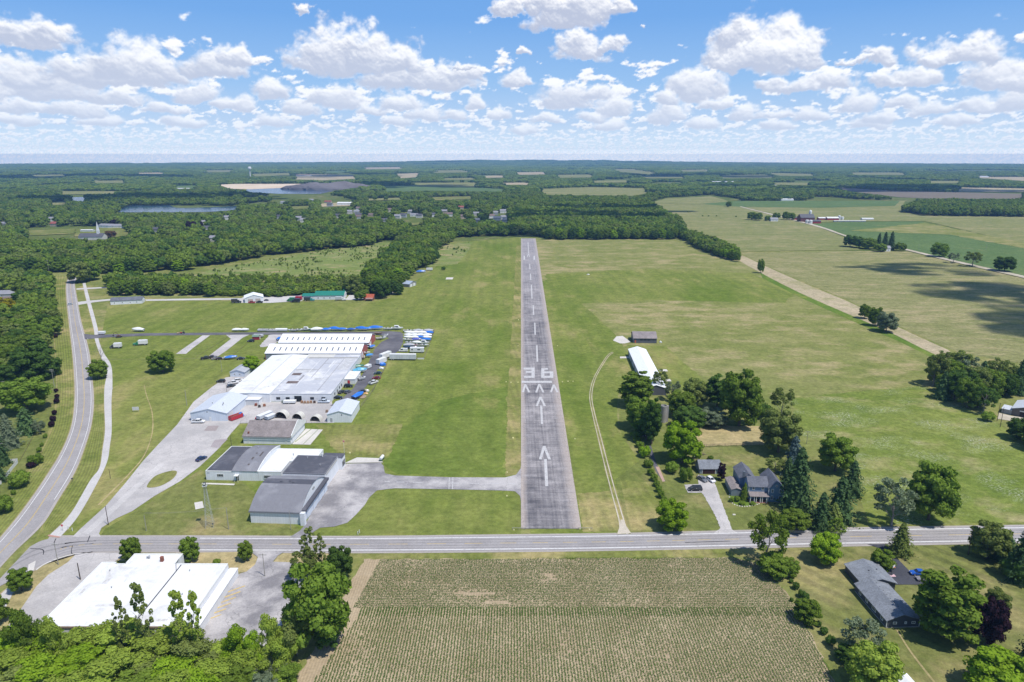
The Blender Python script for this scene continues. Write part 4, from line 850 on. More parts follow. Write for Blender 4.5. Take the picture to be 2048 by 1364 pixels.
for u, v in ((1405, 433), (1417, 433), (1433, 433), (1472, 434), (1376, 425)): T('shrub', u, v, v - 3, 4, 'tiny lone shrub scattered on the far hay field', 'mid', group='tiny shrubs on the far hay field')
T('round', 10, 640, 594, 46, 'golden yellow tree at the left edge in the roadside wood', 'gold')
# hedge along the farm garden
for i, (u, vb, h, w) in enumerate(((1268, 874, 12, 18), (1274, 884, 12, 20), (1279, 894, 12, 20), (1283, 905, 14, 18), (1289, 914, 24, 26), (1297, 934, 16, 22), (1301, 950, 14, 16), (1308, 962, 15, 17), (1313, 973, 13, 15), (1317, 984, 14, 15), (1322, 996, 16, 17), (1328, 1006, 14, 16))):
    T('shrub', u, vb, vb - h, w, ('bright round bush in the garden hedge line' if i == 4 else 'green shrub in the hedge line beside the gravel track'), 'bright' if i == 4 else 'mid', group=None if i == 4 else 'shrubs in the garden hedge line')
T('shrub', 1344, 946, 922, 32, 'round bush left of the garage, further from the road', 'mid', cat='bush'); T('shrub', 1370, 963, 932, 30, 'round bush beside the parked minivan', 'mid', cat='bush')
T('tall', 1442, 961, 925, 17, 'slim dark purple column tree at the garage corner', 'purple'); T('conifer', 1488, 1000, 965, 16, 'narrow green column shrub at the farmhouse corner', 'mid')
for u, vb, h, w, lab in ((1463, 1004, 10, 12, 'left'), (1474, 1003, 12, 14, 'middle'), (1484, 1010, 8, 14, 'front'), (1505, 1010, 7, 12, 'right')): T('shrub', u, vb, vb - h, w, lab + ' small shrub in the stone-edged bed before the farmhouse', 'mid')
T('shrub', 1421, 919, 911, 14, 'small bush behind the garage roof', 'mid')
# west side
T('round', 198, 757, 719, 38, 'round tree on the verge casting a shadow onto the main road', 'mid'); T('bare', 203, 722, 688, 22, 'bare leafless tree beside the sidewalk')
T('round', 326, 744, 697, 52, 'bushy bright green tree alone on the grass by the works', 'mid'); T('round', 504, 742, 711, 32, 'light green tree beside the small white shed roof', 'bright')
T('round', 54, 822, 752, 92, 'wide dark spreading tree left of the road', 'mid'); T('round', 76, 756, 690, 84, 'wide dark tree beside the main road, beyond the pole', 'dark')
T('conifer', 20, 896, 828, 40, 'grey-green spruce at the left edge', 'grey'); T('conifer', 55, 866, 815, 46, 'blue-green pine beside the grey spruce', 'spruce'); T('airy', 80, 868, 840, 26, 'thin grey tree right of the pine', 'grey')
T('conifer', 4, 930, 868, 34, 'dark conifer cut by the left picture edge', 'spruce'); T('conifer', -8, 965, 890, 40, 'second dark conifer cut by the left edge', 'spruce')
for u, vb, h, lab in ((72, 930, 24, 'upper'), (42, 974, 34, 'middle'), (8, 1025, 36, 'lowest')): T('shrub', u, vb, vb - h, h * 1.25, lab + ' rounded green bush on the verge left of the main road', 'mid', cat='bush')
T('shrub', 64, 935, 922, 20, 'dark reddish bush beside the upper rounded bush', 'purple', cat='bush'); T('shrub', 28, 990, 978, 10, 'tiny sapling bush below the middle rounded bush', 'mid')
for i, (u, vb, h, lf) in enumerate(((115, 653, 12, 'purple'), (112, 676, 9, 'purple'), (118, 732, 14, 'mid'), (118, 750, 12, 'mid'), (113, 785, 9, 'purple'), (115, 797, 10, 'purple'), (114, 807, 11, 'purple'), (110, 830, 11, 'purple'), (107, 843, 13, 'purple'), (104, 854, 13, 'purple'), (91, 876, 9, 'mid'), (84, 893, 8, 'mid'), (79, 904, 11, 'mid'))):
    T('shrub', u, vb, vb - h, h * 1.05, ('small dark crimson shrub' if lf == 'purple' else 'small green sapling') + ' in the planted line left of the main road', lf, group='crimson shrubs along the road' if lf == 'purple' else 'green saplings along the road')
# trees by the white-roofed works
for u, vb, vt, w, lab in ((265, 1122, 1072, 38, 'left'), (382, 1122, 1073, 37, 'middle'), (492, 1121, 1080, 28, 'smaller right')): T('round', u, vb, vt, w, lab + ' clipped oval tree between the cross road and the white-roofed works', 'mid')
T('round', 44, 1182, 1134, 40, 'small round tree in the dry verge by the junction', 'mid'); T('round', -6, 1246, 1190, 50, 'small round tree cut off at the left edge near the works', 'mid'); T('shrub', 434, 1127, 1118, 18, 'low bush beside the white-roofed works', 'mid')
T('round', 640, 1290, 1118, 122, 'huge dense dark green maple left of the corn field', 'mid', var=1); T('round', 682, 1160, 1088, 46, 'dark tree behind the huge maple, close to the road', 'dark'); T('slender', 622, 1150, 1056, 42, 'tall airy tree reaching across the cross road', 'olive'); T('slender', 645, 1140, 1070, 30, 'thin airy tree beside the tall one by the cross road', 'olive'); T('airy', 610, 1160, 1098, 50, 'wide open willow-like tree in front of the airy pair', 'olive')
T('wild', 594, 1310, 1210, 76, 'yellow-green tree at the lower left of the huge maple', 'olive'); T('wild', 545, 1330, 1228, 44, 'narrow yellow-green tree at the edge of the cracked lot', 'lime'); T('tall', 655, 1296, 1222, 50, 'dark lower tree tucked under the huge maple', 'dark')
THK = 'tree in the foreground thicket below the white-roofed works'
for i, (u, vb, vt, w, k, lf, lab) in enumerate(((60, 1330, 1216, 56, 'wild', 'mid', 'upright bluish-green'), (298, 1330, 1168, 46, 'slender', 'olive', 'tallest tufted'), (258, 1330, 1198, 40, 'slender', 'olive', 'thin leaning'), (372, 1335, 1184, 52, 'slender', 'lime', 'tall open'), (402, 1335, 1186, 40, 'slender', 'lime', 'slim right-hand open'), (115, 1340, 1235, 52, 'wild', 'lime', 'narrow pale'), (480, 1340, 1250, 56, 'wild', 'bright', 'leafy bright'), (510, 1345, 1262, 40, 'wild', 'bright', 'smaller leafy bright'))):
    T(k, u, vb, vt, w, lab + ' ' + THK, lf)
rg = random.Random(5)
for i, (u, vt, w, lf) in enumerate(((20, 1262, 110, 'bright'), (95, 1270, 110, 'bright'), (165, 1255, 100, 'lime'), (235, 1250, 110, 'lime'), (310, 1262, 120, 'lime'), (380, 1270, 110, 'olive'), (450, 1285, 90, 'lime'), (10, 1305, 120, 'lime'), (75, 1318, 120, 'bright'), (150, 1300, 110, 'bright'), (215, 1310, 120, 'lime'), (285, 1312, 110, 'olive'), (350, 1318, 120, 'bright'), (420, 1322, 110, 'lime'), (490, 1300, 80, 'lime'), (30, 1345, 120, 'olive'), (110, 1348, 120, 'lime'), (190, 1345, 120, 'lime'), (265, 1350, 120, 'mid'), (335, 1352, 120, 'lime'), (400, 1355, 110, 'bright'), (470, 1340, 90, 'mid'), (560, 1275, 50, 'lime'), (575, 1330, 56, 'mid'), (525, 1345, 60, 'grey'), (-40, 1290, 110, 'mid'), (-50, 1340, 120, 'lime'))):
    h = rg.uniform(6.5, 10); q = P(u, vt, h)
    tree('wild' if i % 3 else 'round', q.x, q.y, h, w / px_per_m(q), {'mid': 'mid-green', 'bright': 'vivid bright green', 'lime': 'light yellow-green', 'olive': 'dull olive', 'grey': 'silvery grey-green'}[lf] + ' bushy ' + THK, lf, name='thicket_tree', group='bushy trees of the foreground thicket')
for u, vb, h, lf in ((520, 1362, 40, 'grey'), (560, 1350, 30, 'grey'), (500, 1385, 40, 'lime'), (545, 1400, 50, 'lime')): T('shrub', u, vb, vb - h, h * 1.4, 'rough shrub on the grass between the thicket and the corn field', lf, group='rough shrubs beside the corn field')
# beside the airfield buildings
T('round', 762, 596, 555, 36, 'dark domed tree right of the red-roofed shed', 'dark'); T('round', 797, 589, 565, 23, 'small dark domed tree in front of the blue-grey barn', 'dark'); T('round', 721, 600, 582, 24, 'tree in front of the red-roofed shed', 'mid'); T('shrub', 887, 540, 532, 10, 'lone dark bush on the mown grass near the scrub', 'dark', cat='bush')
T('round', 704, 588, 548, 34, 'olive tree behind the green-roofed building end', 'olive')
for i, (u, vb, vt, w, lf) in enumerate(((160, 565, 520, 42, 'olive'), (180, 560, 520, 40, 'mid'))): T('round', u, vb, vt, w, ('olive' if i == 0 else 'darker') + ' tree where the main road disappears into the woods', lf)

# ------------------------------------------------------------------ woods
def inside(poly, u, v):
    poly = np.asarray(poly, float); x0, y0 = poly[:, 0], poly[:, 1]; x1, y1 = np.roll(x0, -1), np.roll(y0, -1)
    u, v = np.asarray(u)[:, None], np.asarray(v)[:, None]
    c = ((y0 > v) != (y1 > v)) & (u < (x1 - x0) * (v - y0) / (y1 - y0 + 1e-12) + x0)
    return c.sum(1) % 2 == 1
def to_px(x, y, z=0.0):
    zc = y * CP + (CAM_H - z) * SP; yc = y * SP - (CAM_H - z) * CP
    return 1024 + FPX * x / zc, 682 - FPX * yc / zc
def hill(x, y):
    d = np.hypot(x, y); az = np.degrees(np.arctan2(x, y))
    ridge = np.exp(-((az - 1.5) / 12.0) ** 2) * 0.85 + 0.12 * np.exp(-((az + 25) / 9) ** 2)
    n = 0.75 + 0.45 * fbm(az / 2.3 + d / 6000, d / 3500 + 5, 4, 0.5, 301) + 0.25 * fbm(az / .6, d / 1500, 3, .5, 305)
    return np.clip(ridge * n, 0, None) * 62 * np.clip((d - 8500) / 2800, 0, 1) ** 1.3
def grid_pts(x0, x1, y0, y1, s, rng):
    gx, gy = np.meshgrid(np.arange(x0, x1, s), np.arange(y0, y1, s)); gx = gx + (np.arange(gy.shape[0]) % 2)[:, None] * s / 2
    return (gx + rng.uniform(-.42, .42, gx.shape) * s).ravel(), (gy + rng.uniform(-.42, .42, gy.shape) * s).ravel()
WOODS = [  # name for labels, outline, spacing, height range
    ('the belt along the near side of the scrub field', [(222,592),(300,592),(425,594),(425,583),(300,566),(215,568)], 8, (11, 15)),
    ('the low thicket along the gravel lane', [(425,594),(560,594),(640,586),(735,592),(735,578),(600,576),(425,582)], 6.0, (4.5, 8.5)),
    ('the tree belt right of the scrub field', [(738,598),(782,590),(835,545),(872,528),(868,505),(905,482),(862,476),(800,486),(765,520),(730,560)], 8.0, (11, 16)),
    ('the wood beyond the scrub field', [(196,548),(240,548),(370,542),(470,524),(560,509),(660,500),(745,490),(760,482),(800,480),(862,478),(905,476),(960,473),(1045,471),(1045,418),(640,418),(480,424),(225,424),(-480,420),(-480,575),(60,548),(130,545)], 10.0, (10, 18)),
    ('the oak wood at the far end of the runway', [(1000,473),(1060,468),(1100,480),(1368,479),(1362,455),(1330,434),(1296,412),(1280,404),(1045,404)], 10.2, (13, 19)),
    ('the tree belt running out into the hay field', [(1362,470),(1368,480),(1400,502),(1440,514),(1474,524),(1482,516),(1450,500),(1400,482)], 7.5, (10, 15)),
    ('the roadside wood on the left', [(-480,700),(-480,560),(40,560),(96,565),(108,620),(112,660),(104,700),(60,720),(20,770),(-60,770),(-480,820)], 9.5, (10, 16)),
    ('the wood on the far right', [(1802,424),(1850,431),(2048,434),(2400,437),(2400,412),(1845,409)], 10, (15, 19)),
]
CLEAR = [[(60,456),(150,452),(240,455),(268,468),(205,480),(40,474)], [(228,424),(238,418.5),(259,411.5),(338,410.8),(476,412),(478,420),(420,424)], [(635,408),(705,404),(705,413),(640,415)], [(139,402),(142,396),(158,394.5),(173,395.5),(170,403)],
    [(490,384),(494,379),(560,376),(640,379),(668,382),(640,388),(560,388)], [(430,370),(470,368),(730,367),(725,372),(665,384),(640,379),(500,380),(460,378)], [(208,552),(235,552),(232,575),(200,575)], [(805,428),(850,428),(850,441),(800,441)], [(-200,596),(20,585),(20,600),(-200,640)]] + [q for q, _ in FAR]
OPEN = [[(1290,407),(1330,396),(1420,390),(1480,398),(1480,402),(1800,400),(1800,408),(1845,407),(1802,424),(1850,432),(2400,438),(2400,700),(1300,700),(1500,520),(1370,470),(1330,430)],
    [(800,480),(1000,474),(1060,470),(1100,481),(1368,481),(1480,525),(1900,720),(2400,900),(2400,1400),(-400,1400),(-400,780),(60,770),(130,545),(160,545),(215,595),(735,598),(780,592),(870,535),(880,490)]]
HOUSE_PX = []
def build_woods():
    rng = np.random.default_rng(3); items = []
    for (nm, poly, s, hr) in WOODS:
        w = [P(u, v) for u, v in poly]; xs, ys = [p.x for p in w], [p.y for p in w]
        x, y = grid_pts(min(xs), max(xs), min(ys), max(ys), s, rng); u, v = to_px(x, y)
        h = rng.uniform(*hr, len(x)) * (1 + 0.18 * fbm(x / 60, y / 60, 2, .5, 77)); u2, v2 = to_px(x, y, h * 0.85)
        ok = inside(poly, u, v) & (u > -480) & (u < 2530)
        if nm.startswith('the wood beyond'):
            ok &= ~inside(WOODS[2][1], u, v)
            ok &= rng.random(len(x)) < np.where(v < 452, 0.60, 0.97)
        if nm.startswith('the wood beyond') or nm.startswith('the roadside'):
            for q in CLEAR: ok &= ~inside(q, u, v) & ~inside(q, u2, v2) & ~inside(q, u2, (v + v2) / 2)
        for (hu, hv, hw, hh) in HOUSE_PX: ok &= ~((np.abs(u - hu) < hw) & (v > hv - 3) & (v2 < hv) )
        for i in np.nonzero(ok)[0]: items.append((y[i], x[i], h[i], s, nm))
    items.sort(key=lambda t: t[0])
    return items
# ------------------------------------------------------------------ mesh builder
class MB:
    def __init__(self): self.v, self.f = [], []
    def add(self, vs, fs):
        k = len(self.v); self.v += [tuple(p) for p in vs]; self.f += [tuple(i + k for i in q) for q in fs]; return self
    def box(self, x0, x1, y0, y1, z0, z1):
        return self.add([(x, y, z) for z in (z0, z1) for y in (y0, y1) for x in (x0, x1)], [(0,2,3,1),(4,5,7,6),(0,1,5,4),(2,6,7,3),(0,4,6,2),(1,3,7,5)])
    def prism(self, prof, a0, a1, axis='x'):
        """closed profile extruded; axis x: profile in (y, z), axis y: profile in (x, z), axis z: profile in (x, y)"""
        mk = {'x': lambda p, a: (a, p[0], p[1]), 'y': lambda p, a: (p[0], a, p[1]), 'z': lambda p, a: (p[0], p[1], a)}[axis]
        n = len(prof); vs = [mk(p, a0) for p in prof] + [mk(p, a1) for p in prof]
        fs = [tuple(range(n)), tuple(range(2 * n - 1, n - 1, -1))] + [(i, i + n, (i + 1) % n + n, (i + 1) % n) for i in range(n)]
        return self.add(vs, fs)
    def cyl(self, p0, p1, r0, r1=None, n=10):
        v, f = tube([p0, p1], [r0, r0 if r1 is None else r1], n); return self.add(v, f)
    def loft(self, secs):
        n = len(secs[0]); vs = [p for s in secs for p in s]; fs = [tuple(range(n))[::-1], tuple(range((len(secs) - 1) * n, len(secs) * n))]
        for i in range(len(secs) - 1):
            for k in range(n): fs.append((i * n + k, i * n + (k + 1) % n, (i + 1) * n + (k + 1) % n, (i + 1) * n + k))
        return self.add(vs, fs)
    def mesh(self, name, mat, bevel=0.0, smooth=False):
        bm = bmesh.new(); vs = [bm.verts.new(p) for p in self.v]
        for q in self.f:
            try: bm.faces.new([vs[i] for i in q])
            except ValueError: pass
        bmesh.ops.recalc_face_normals(bm, faces=bm.faces)
        if bevel: bmesh.ops.bevel(bm, geom=list(bm.edges), offset=bevel, segments=1, affect='EDGES', clamp_overlap=True)
        if smooth:
            for f in bm.faces: f.smooth = True
        me = bpy.data.meshes.new(name); bm.to_mesh(me); bm.free(); me.materials.append(mat); return me
    def obj(self, name, mat, parent=None, **k):
        o = bpy.data.objects.new(name, self.mesh(name, mat, **k)); COL.objects.link(o)
        if parent: o.parent = parent
        return o
def thing(name, label, cat, x, y, rz=0.0, z=0.0, group=None):
    e = bpy.data.objects.new(name, None); COL.objects.link(e); e.location = (x, y, z); e.rotation_euler = (0, 0, rz); e.empty_display_size = .5
    e['label'] = label; e['category'] = cat
    if group: e['group'] = group
    return e
def site(name, label, A, ang, cat='building', group=None, off=(0, 0)):
    p = P(*A); r = math.radians(ang); e = thing(name, label, cat, p.x + off[0], p.y + off[1], r, group=group); return e
GLASS = glass(); WHITE = plain('white_trim', (0.76, 0.76, 0.74), 0.5, 0.3); DARKM = plain('dark_metal', (0.05, 0.052, 0.06), 0.5, 0.4); STEEL = plain('grey_steel', (0.35, 0.36, 0.37), 0.45, 0.5)
RUBBER = plain('rubber', (0.02, 0.02, 0.021), 0.85, 0.2); CONC = plain('old_concrete', (0.38, 0.355, 0.32), 0.9, 0.1, 0.25); WOOD = plain('weathered_wood', (0.22, 0.175, 0.13), 0.9, 0.1, 0.25); BRICK = plain('red_brick', (0.28, 0.115, 0.08), 0.9, 0.1, 0.25, 3)
def place_wall(o, side, s, z, L, D):
    """put a part built round its own origin (facing -y) on a wall of an L x D block"""
    if side == 'front': o.location = (s, 0, z)
    elif side == 'back': o.location = (s, D, z); o.rotation_euler = (0, 0, PI)
    elif side == 'left': o.location = (0, s, z); o.rotation_euler = (0, 0, -PI / 2)
    else: o.location = (L, s, z); o.rotation_euler = (0, 0, PI / 2)
    return o
def window(par, side, s, z, w, h, L, D, frame=WHITE, bars=1):
    f = MB(); t = .15
    f.box(-w/2, w/2, -.07, .02, 0, t).box(-w/2, w/2, -.07, .02, h - t, h).box(-w/2, -w/2 + t, -.07, .02, t, h - t).box(w/2 - t, w/2, -.07, .02, t, h - t)
    for k in range(bars): x = -w/2 + w * (k + 1) / (bars + 1); f.box(x - .03, x + .03, -.065, .01, t, h - t)
    o = place_wall(f.obj('window', frame, par), side, s, z, L, D)
    MB().box(-w/2 + t, w/2 - t, -.04, .015, t, h - t).obj('pane', GLASS, o); return o
def door(par, side, s, w, h, L, D, mat=WHITE, name='door', handle=True):
    o = place_wall(MB().box(-w/2, w/2, -.08, .02, 0.02, h).obj(name, mat, par), side, s, 0, L, D)
    if name != 'door':
        g = MB()
        for k in range(1, 5): g.box(-w/2 + .05, w/2 - .05, -.095, -.06, h * k / 5 - .02, h * k / 5 + .02)
        g.obj('panel_seam', DARKM, o)
    elif handle: MB().box(w/2 - .18, w/2 - .10, -.14, -.06, 1.0, 1.12).obj('handle', STEEL, o)
    return o
def gable(e, L, D, eave, ridge, axis, wall, roof, over=0.35, th=0.16, name_roof='roof', x0=0.0, y0=0.0, rat=0.5, trim=True):
    if axis == 'x':
        m = D * rat; MB().prism([(y0, 0), (y0 + D, 0), (y0 + D, eave), (y0 + m, ridge), (y0, eave)], x0, x0 + L, 'x').obj('wall', wall, e)
        s = (ridge - eave) / m; s2 = (ridge - eave) / (D - m); z0 = eave - over * s + .03; z2 = eave - over * s2 + .03
        r = MB().prism([(y0 - over, z0), (y0 + m, ridge + .03), (y0 + D + over, z2), (y0 + D + over, z2 + th), (y0 + m, ridge + th + .05), (y0 - over, z0 + th)], x0 - over, x0 + L + over, 'x')
    else:
        m = L * rat; MB().prism([(x0, 0), (x0 + L, 0), (x0 + L, eave), (x0 + m, ridge), (x0, eave)], y0, y0 + D, 'y').obj('wall', wall, e)
        s = (ridge - eave) / m; s2 = (ridge - eave) / (L - m); z0 = eave - over * s + .03; z2 = eave - over * s2 + .03
        r = MB().prism([(x0 - over, z0), (x0 + m, ridge + .03), (x0 + L + over, z2), (x0 + L + over, z2 + th), (x0 + m, ridge + th + .05), (x0 - over, z0 + th)], y0 - over, y0 + D + over, 'y')
    return r.obj(name_roof, roof, e)
def flat(e, poly, h, wall, roof, par=0.35, t=0.25, name='wall', copm=None):
    MB().prism(poly, 0, h - .05, 'z').obj(name, wall, e)
    o = MB().prism(poly, h - .046, h, 'z').obj('roof', roof, e)
    c = MB(); n = len(poly); cx, cy = sum(p[0] for p in poly) / n, sum(p[1] for p in poly) / n
    for i in range(n):
        a, b_ = Vector((*poly[i], 0)), Vector((*poly[(i + 1) % n], 0)); d = (b_ - a).normalized(); nn = Vector((-d.y, d.x, 0))
        a2, b2 = a + d * 0.0, b_ - d * t
        q = [a - nn * .03, b2 - nn * .03, b2 + nn * t, a + nn * t]
        k = [Vector((p.x, p.y, h - .3)) for p in q] + [Vector((p.x, p.y, h + par)) for p in q]
        c.add(k, [(0,3,2,1),(4,5,6,7),(0,1,5,4),(1,2,6,5),(2,3,7,6),(3,0,4,7)])
    c.obj('parapet', copm or wall, e); return o
def vents(par, pts, z, r=0.16, h=0.5, mat=None):
    for (x, y) in pts: MB().cyl((x, y, z), (x, y, z + h), r, n=8).cyl((x, y, z + h), (x, y, z + h + .12), r * 1.7, r * 1.2, 8).obj('roof_vent', mat or STEEL, par)
WS = siding('white_siding', (0.76, 0.775, 0.80)); WSM = siding('white_block_wall', (0.76, 0.765, 0.78), 'h', 0.4, 0.93); BLUEW = siding('pale_blue_siding', (0.64, 0.69, 0.76))
R_white = membrane('white_membrane', (0.72, 0.72, 0.72), (0.53, 0.515, 0.49), 0.30, 0.16); R_metal = siding('pale_metal_roof', (0.60, 0.63, 0.68), 'v', 0.9, 0.9, 0.4, 0.4); R_bright = siding('bright_metal_roof', (0.84, 0.85, 0.86), 'v', 1.0, 0.93, 0.45, 0.3)
R_grey = membrane('grey_membrane', (0.47, 0.48, 0.515), (0.72, 0.71, 0.69), 0.42, 0.10); R_dark = membrane('dark_membrane', (0.092, 0.094, 0.112), (0.15, 0.15, 0.17), 0.4, 0.3); R_mid = membrane('slate_grey_membrane', (0.20, 0.205, 0.225), (0.26, 0.265, 0.285), 0.4, 0.2); R_mid2 = membrane('old_grey_membrane', (0.205, 0.205, 0.225), (0.275, 0.275, 0.295), 0.4, 0.2)
R_brown = shingle('brown_shingles', (0.255, 0.222, 0.215)); R_slate = shingle('slate_shingles', (0.145, 0.152, 0.180)); R_gsh = shingle('grey_shingles', (0.215, 0.23, 0.255)); R_red = shingle('red_roof', (0.40, 0.10, 0.055)); R_green = siding('green_metal_roof', (0.025, 0.20, 0.15), 'v', .6, .85); REDW = siding('red_barn_siding', (0.42, 0.115, 0.10)); R_bl = siding('blue_grey_metal_roof', (0.34, 0.40, 0.49), 'v', .8, .88)
FARMBLUE = siding('farmhouse_blue', (0.165, 0.250, 0.370), 'h', .22, .8); SLATEW = siding('charcoal_siding', (0.072, 0.080, 0.098), 'h', .25, .8); GREYW = siding('grey_siding', (0.125, 0.13, 0.15), 'v', .6, .8); GARW = siding('garage_grey_siding', (0.21, 0.25, 0.28), 'h', .22, .85)
# ---- arched hangar beside the apron
A = (502.5, 1045.6)
e = site('arched_hangar', 'white hangar with an arched grey roof and pale blue sliding doors beside the apron', A, -3.6, 'hangar')
L, D = 17.4, 25.6
arc = lambda y: 4.45 + 4.35 * (1 - ((y - 12.8) / 12.8) ** 2)
ys = [25.6 * i / 20 for i in range(21)]
MB().prism([(0, 0)] + [(y, arc(y)) for y in ys] + [(25.6, 0)], 0, L, 'x').obj('wall', WS, e)
def arcroof(a, b_, mat, nm, x1=L + .25, up=.05):
    yy = [a + (b_ - a) * i / 10 for i in range(11)]
    MB().prism([(y, arc(min(25.6, max(0, y))) + up) for y in yy] + [(y, arc(min(25.6, max(0, y))) + up + .14) for y in yy[::-1]], -.3, x1, 'x').obj(nm, mat, e)
arcroof(-.3, 11.6, R_mid2, 'roof'); arcroof(11.62, 15.6, R_dark, 'dark_roof_band'); arcroof(15.62, 25.5, R_mid2, 'roof')
MB().box(-.35, L + .3, -.42, -.28, 4.1, 4.55).obj('gutter', R_mid, e)
MB().box(L + .03, L + 1.5, 0.6, 25.2, 4.75, 4.98).box(L + 1.35, L + 1.5, .6, 25.2, 4.2, 4.74).obj('door_canopy', R_dark, e)
MB().box(L + .03, L + 1.6, -.9, .5, 0, 4.6).obj('door_pocket', WS, e)
for k in range(8): MB().box(L + .55 + .12 * (k % 2), L + .65 + .12 * (k % 2), .75 + 3.02 * k, 3.70 + 3.02 * k, .05, 3.4).obj('sliding_door', BLUEW, e)
MB().box(L + .6, L + .64, .7, 25, 3.42, 4.7).obj('door_header', plain('bare_header', (.30, .27, .22), .9, .1, .3), e)
for y in (12.3, 13.4): MB().box(L + .02, L + .1, y, y + .5, 6.4, 7.1).obj('gable_vent', DARKM, e)
vents(e, [(6, 13.2), (9, 13.6), (10.6, 12.6)], 8.75, .25, .35, R_dark)
# ---- dark flat-roofed workshop behind it
e = site('workshop', 'white workshop with a dark flat roof joined behind the arched hangar', A, -3.6, 'workshop')
flat(e, [(1.2, 25.8), (17.3, 25.8), (17.3, 41.4), (1.2, 41.4)], 5.9, WS, R_dark, .12, .3, copm=R_mid)
MB().prism([(10.5, 41.45), (18.6, 41.45), (18.6, 46), (10.5, 46)], 0, 5.0, 'z').obj('rear_annex', WS, e); MB().prism([(10.4, 41.5), (18.8, 41.5), (18.8, 46.1), (10.4, 46.1)], 5.01, 5.12, 'z').obj('annex_roof', R_dark, e)
MB().box(18.63, 18.75, 42.2, 45.2, 1.2, 3.3).obj('annex_window', GLASS, e); MB().box(17.33, 17.5, 27, 40, 5.0, 5.5).obj('sign_band', plain('band', (.5, .48, .46)), e)
vents(e, [(6, 39), (13, 33)], 5.9, .15, .5); MB().cyl((11.2, 41.0, 5.9), (11.2, 41.0, 7.2), .28).obj('chimney', WHITE, e)
# ---- offices
e = site('office_building', 'low white office block with three roofs, one dark, one arched grey, one white', (413, 960), -2.2, 'offices')
flat(e, [(0, 0), (10.3, 0), (10.3, 23), (0, 23)], 3.8, WS, R_dark, .1, .25, copm=WHITE)
arc2 = lambda y: 3.95 + 2.1 * (1 - ((y - 12) / 12.2) ** 2)
ys = [-.2 + 23.6 * i / 16 for i in range(17)]
MB().prism([(-.02, 0)] + [(y if y > 0 else -.02, arc2(y)) for y in ys] + [(23.4, 0)], 10.33, 20.4, 'x').obj('wall', WS, e)
MB().prism([(y, arc2(y) + .02) for y in ys] + [(y, arc2(y) + .16) for y in ys[::-1]], 10.28, 20.2, 'x').obj('arched_roof', R_mid2, e)
MB().prism([(y, arc2(y) - .2) for y in ys] + [(y, arc2(y) + .28) for y in ys[::-1]], 20.21, 20.5, 'x').obj('parapet', WHITE, e)
for a in ((15.2, 3, 15.9, 12), (17.4, 9, 18, 13)): MB().prism([(y, arc2(y) + .17) for y in (a[1], (a[1] + a[3]) / 2, a[3])] + [(y, arc2(y) + .20) for y in (a[3], (a[1] + a[3]) / 2, a[1])], a[0], a[2], 'x').obj('roof_patch', plain('roof_patch', (.10, .085, .08)), e)
flat(e, [(20.5, .1), (29.2, .1), (29.2, 9.6), (39, 9.6), (39, 21.4), (20.5, 21.4)], 3.85, WS, R_white, .12, .25, copm=WHITE)
vents(e, [(13.5, 18), (14.5, 14), (30, 12)], 5.2, .15, .8); window(e, 'front', 5.6, 1.4, 2.6, 1.3, 28, 23, bars=3); window(e, 'front', 23.9, 1.0, 2.9, 1.5, 28, 23, bars=5); door(e, 'front', 12.2, 1.0, 2.1, 28, 23, GLASS)
MB().box(11.4, 13, -1.6, -.02, 2.5, 2.64).cyl((11.5, -1.5, 0), (11.5, -1.5, 2.5), .05).cyl((12.9, -1.5, 0), (12.9, -1.5, 2.5), .05).obj('door_canopy', WHITE, e)
MB().box(.5, 1.5, -.05, .02, 2.9, 3.2).obj('number_plate', plain('sign_grey', (.4, .42, .45)), e)
# ---- brown-roofed hangar
e = site('brown_roofed_hangar', 'white hangar with a brown shingle roof and stepped white gable end', (487.5, 887), -2.9, 'hangar')
gable(e, 20.8, 17.5, 3.5, 7.2, 'x', WS, R_brown, .35); MB().prism([(-.3, 3.3), (0, 3.2), (17.5, 3.2), (17.8, 3.3), (17.8, 4.3), (9.6, 7.75), (7.9, 7.75), (-.3, 4.3)], 21.17, 21.45, 'x').obj('gable_parapet', WHITE, e)
MB().box(20.83, 21.0, 1.5, 16, .05, 3.15).obj('hangar_door', WS, e); door(e, 'front', 18.8, .95, 2.1, 20.8, 17); door(e, 'front', 2.2, .95, 2.1, 20.8, 17); MB().box(-.4, 21.1, -.5, -.38, 2.95, 3.25).obj('gutter', STEEL, e); MB().box(1.7, 2.3, 1, 1.6, 3.9, 5.0).obj('chimney', BRICK, e)
# ---- left metal building
e = site('metal_building', 'large pale blue-white metal building with a low gable, left front of the works', (382.3, 841.8), -1.8)
gable(e, 17.4, 24, 3.95, 6.0, 'y', BLUEW, R_metal, .25); door(e, 'front', 9.3, .95, 2.1, 17.4, 24); MB().box(7.9, 8.3, -.1, .02, 4.4, 4.8).obj('light', DARKM, e); vents(e, [(12, 9), (12.6, 7)], 5.2, .22, .7); vents(e, [(7.2, 8)], 5.7, .2, .6)
MB().box(17.43, 17.55, 2, 6, .05, 3.4).obj('roller_door', WHITE, e)
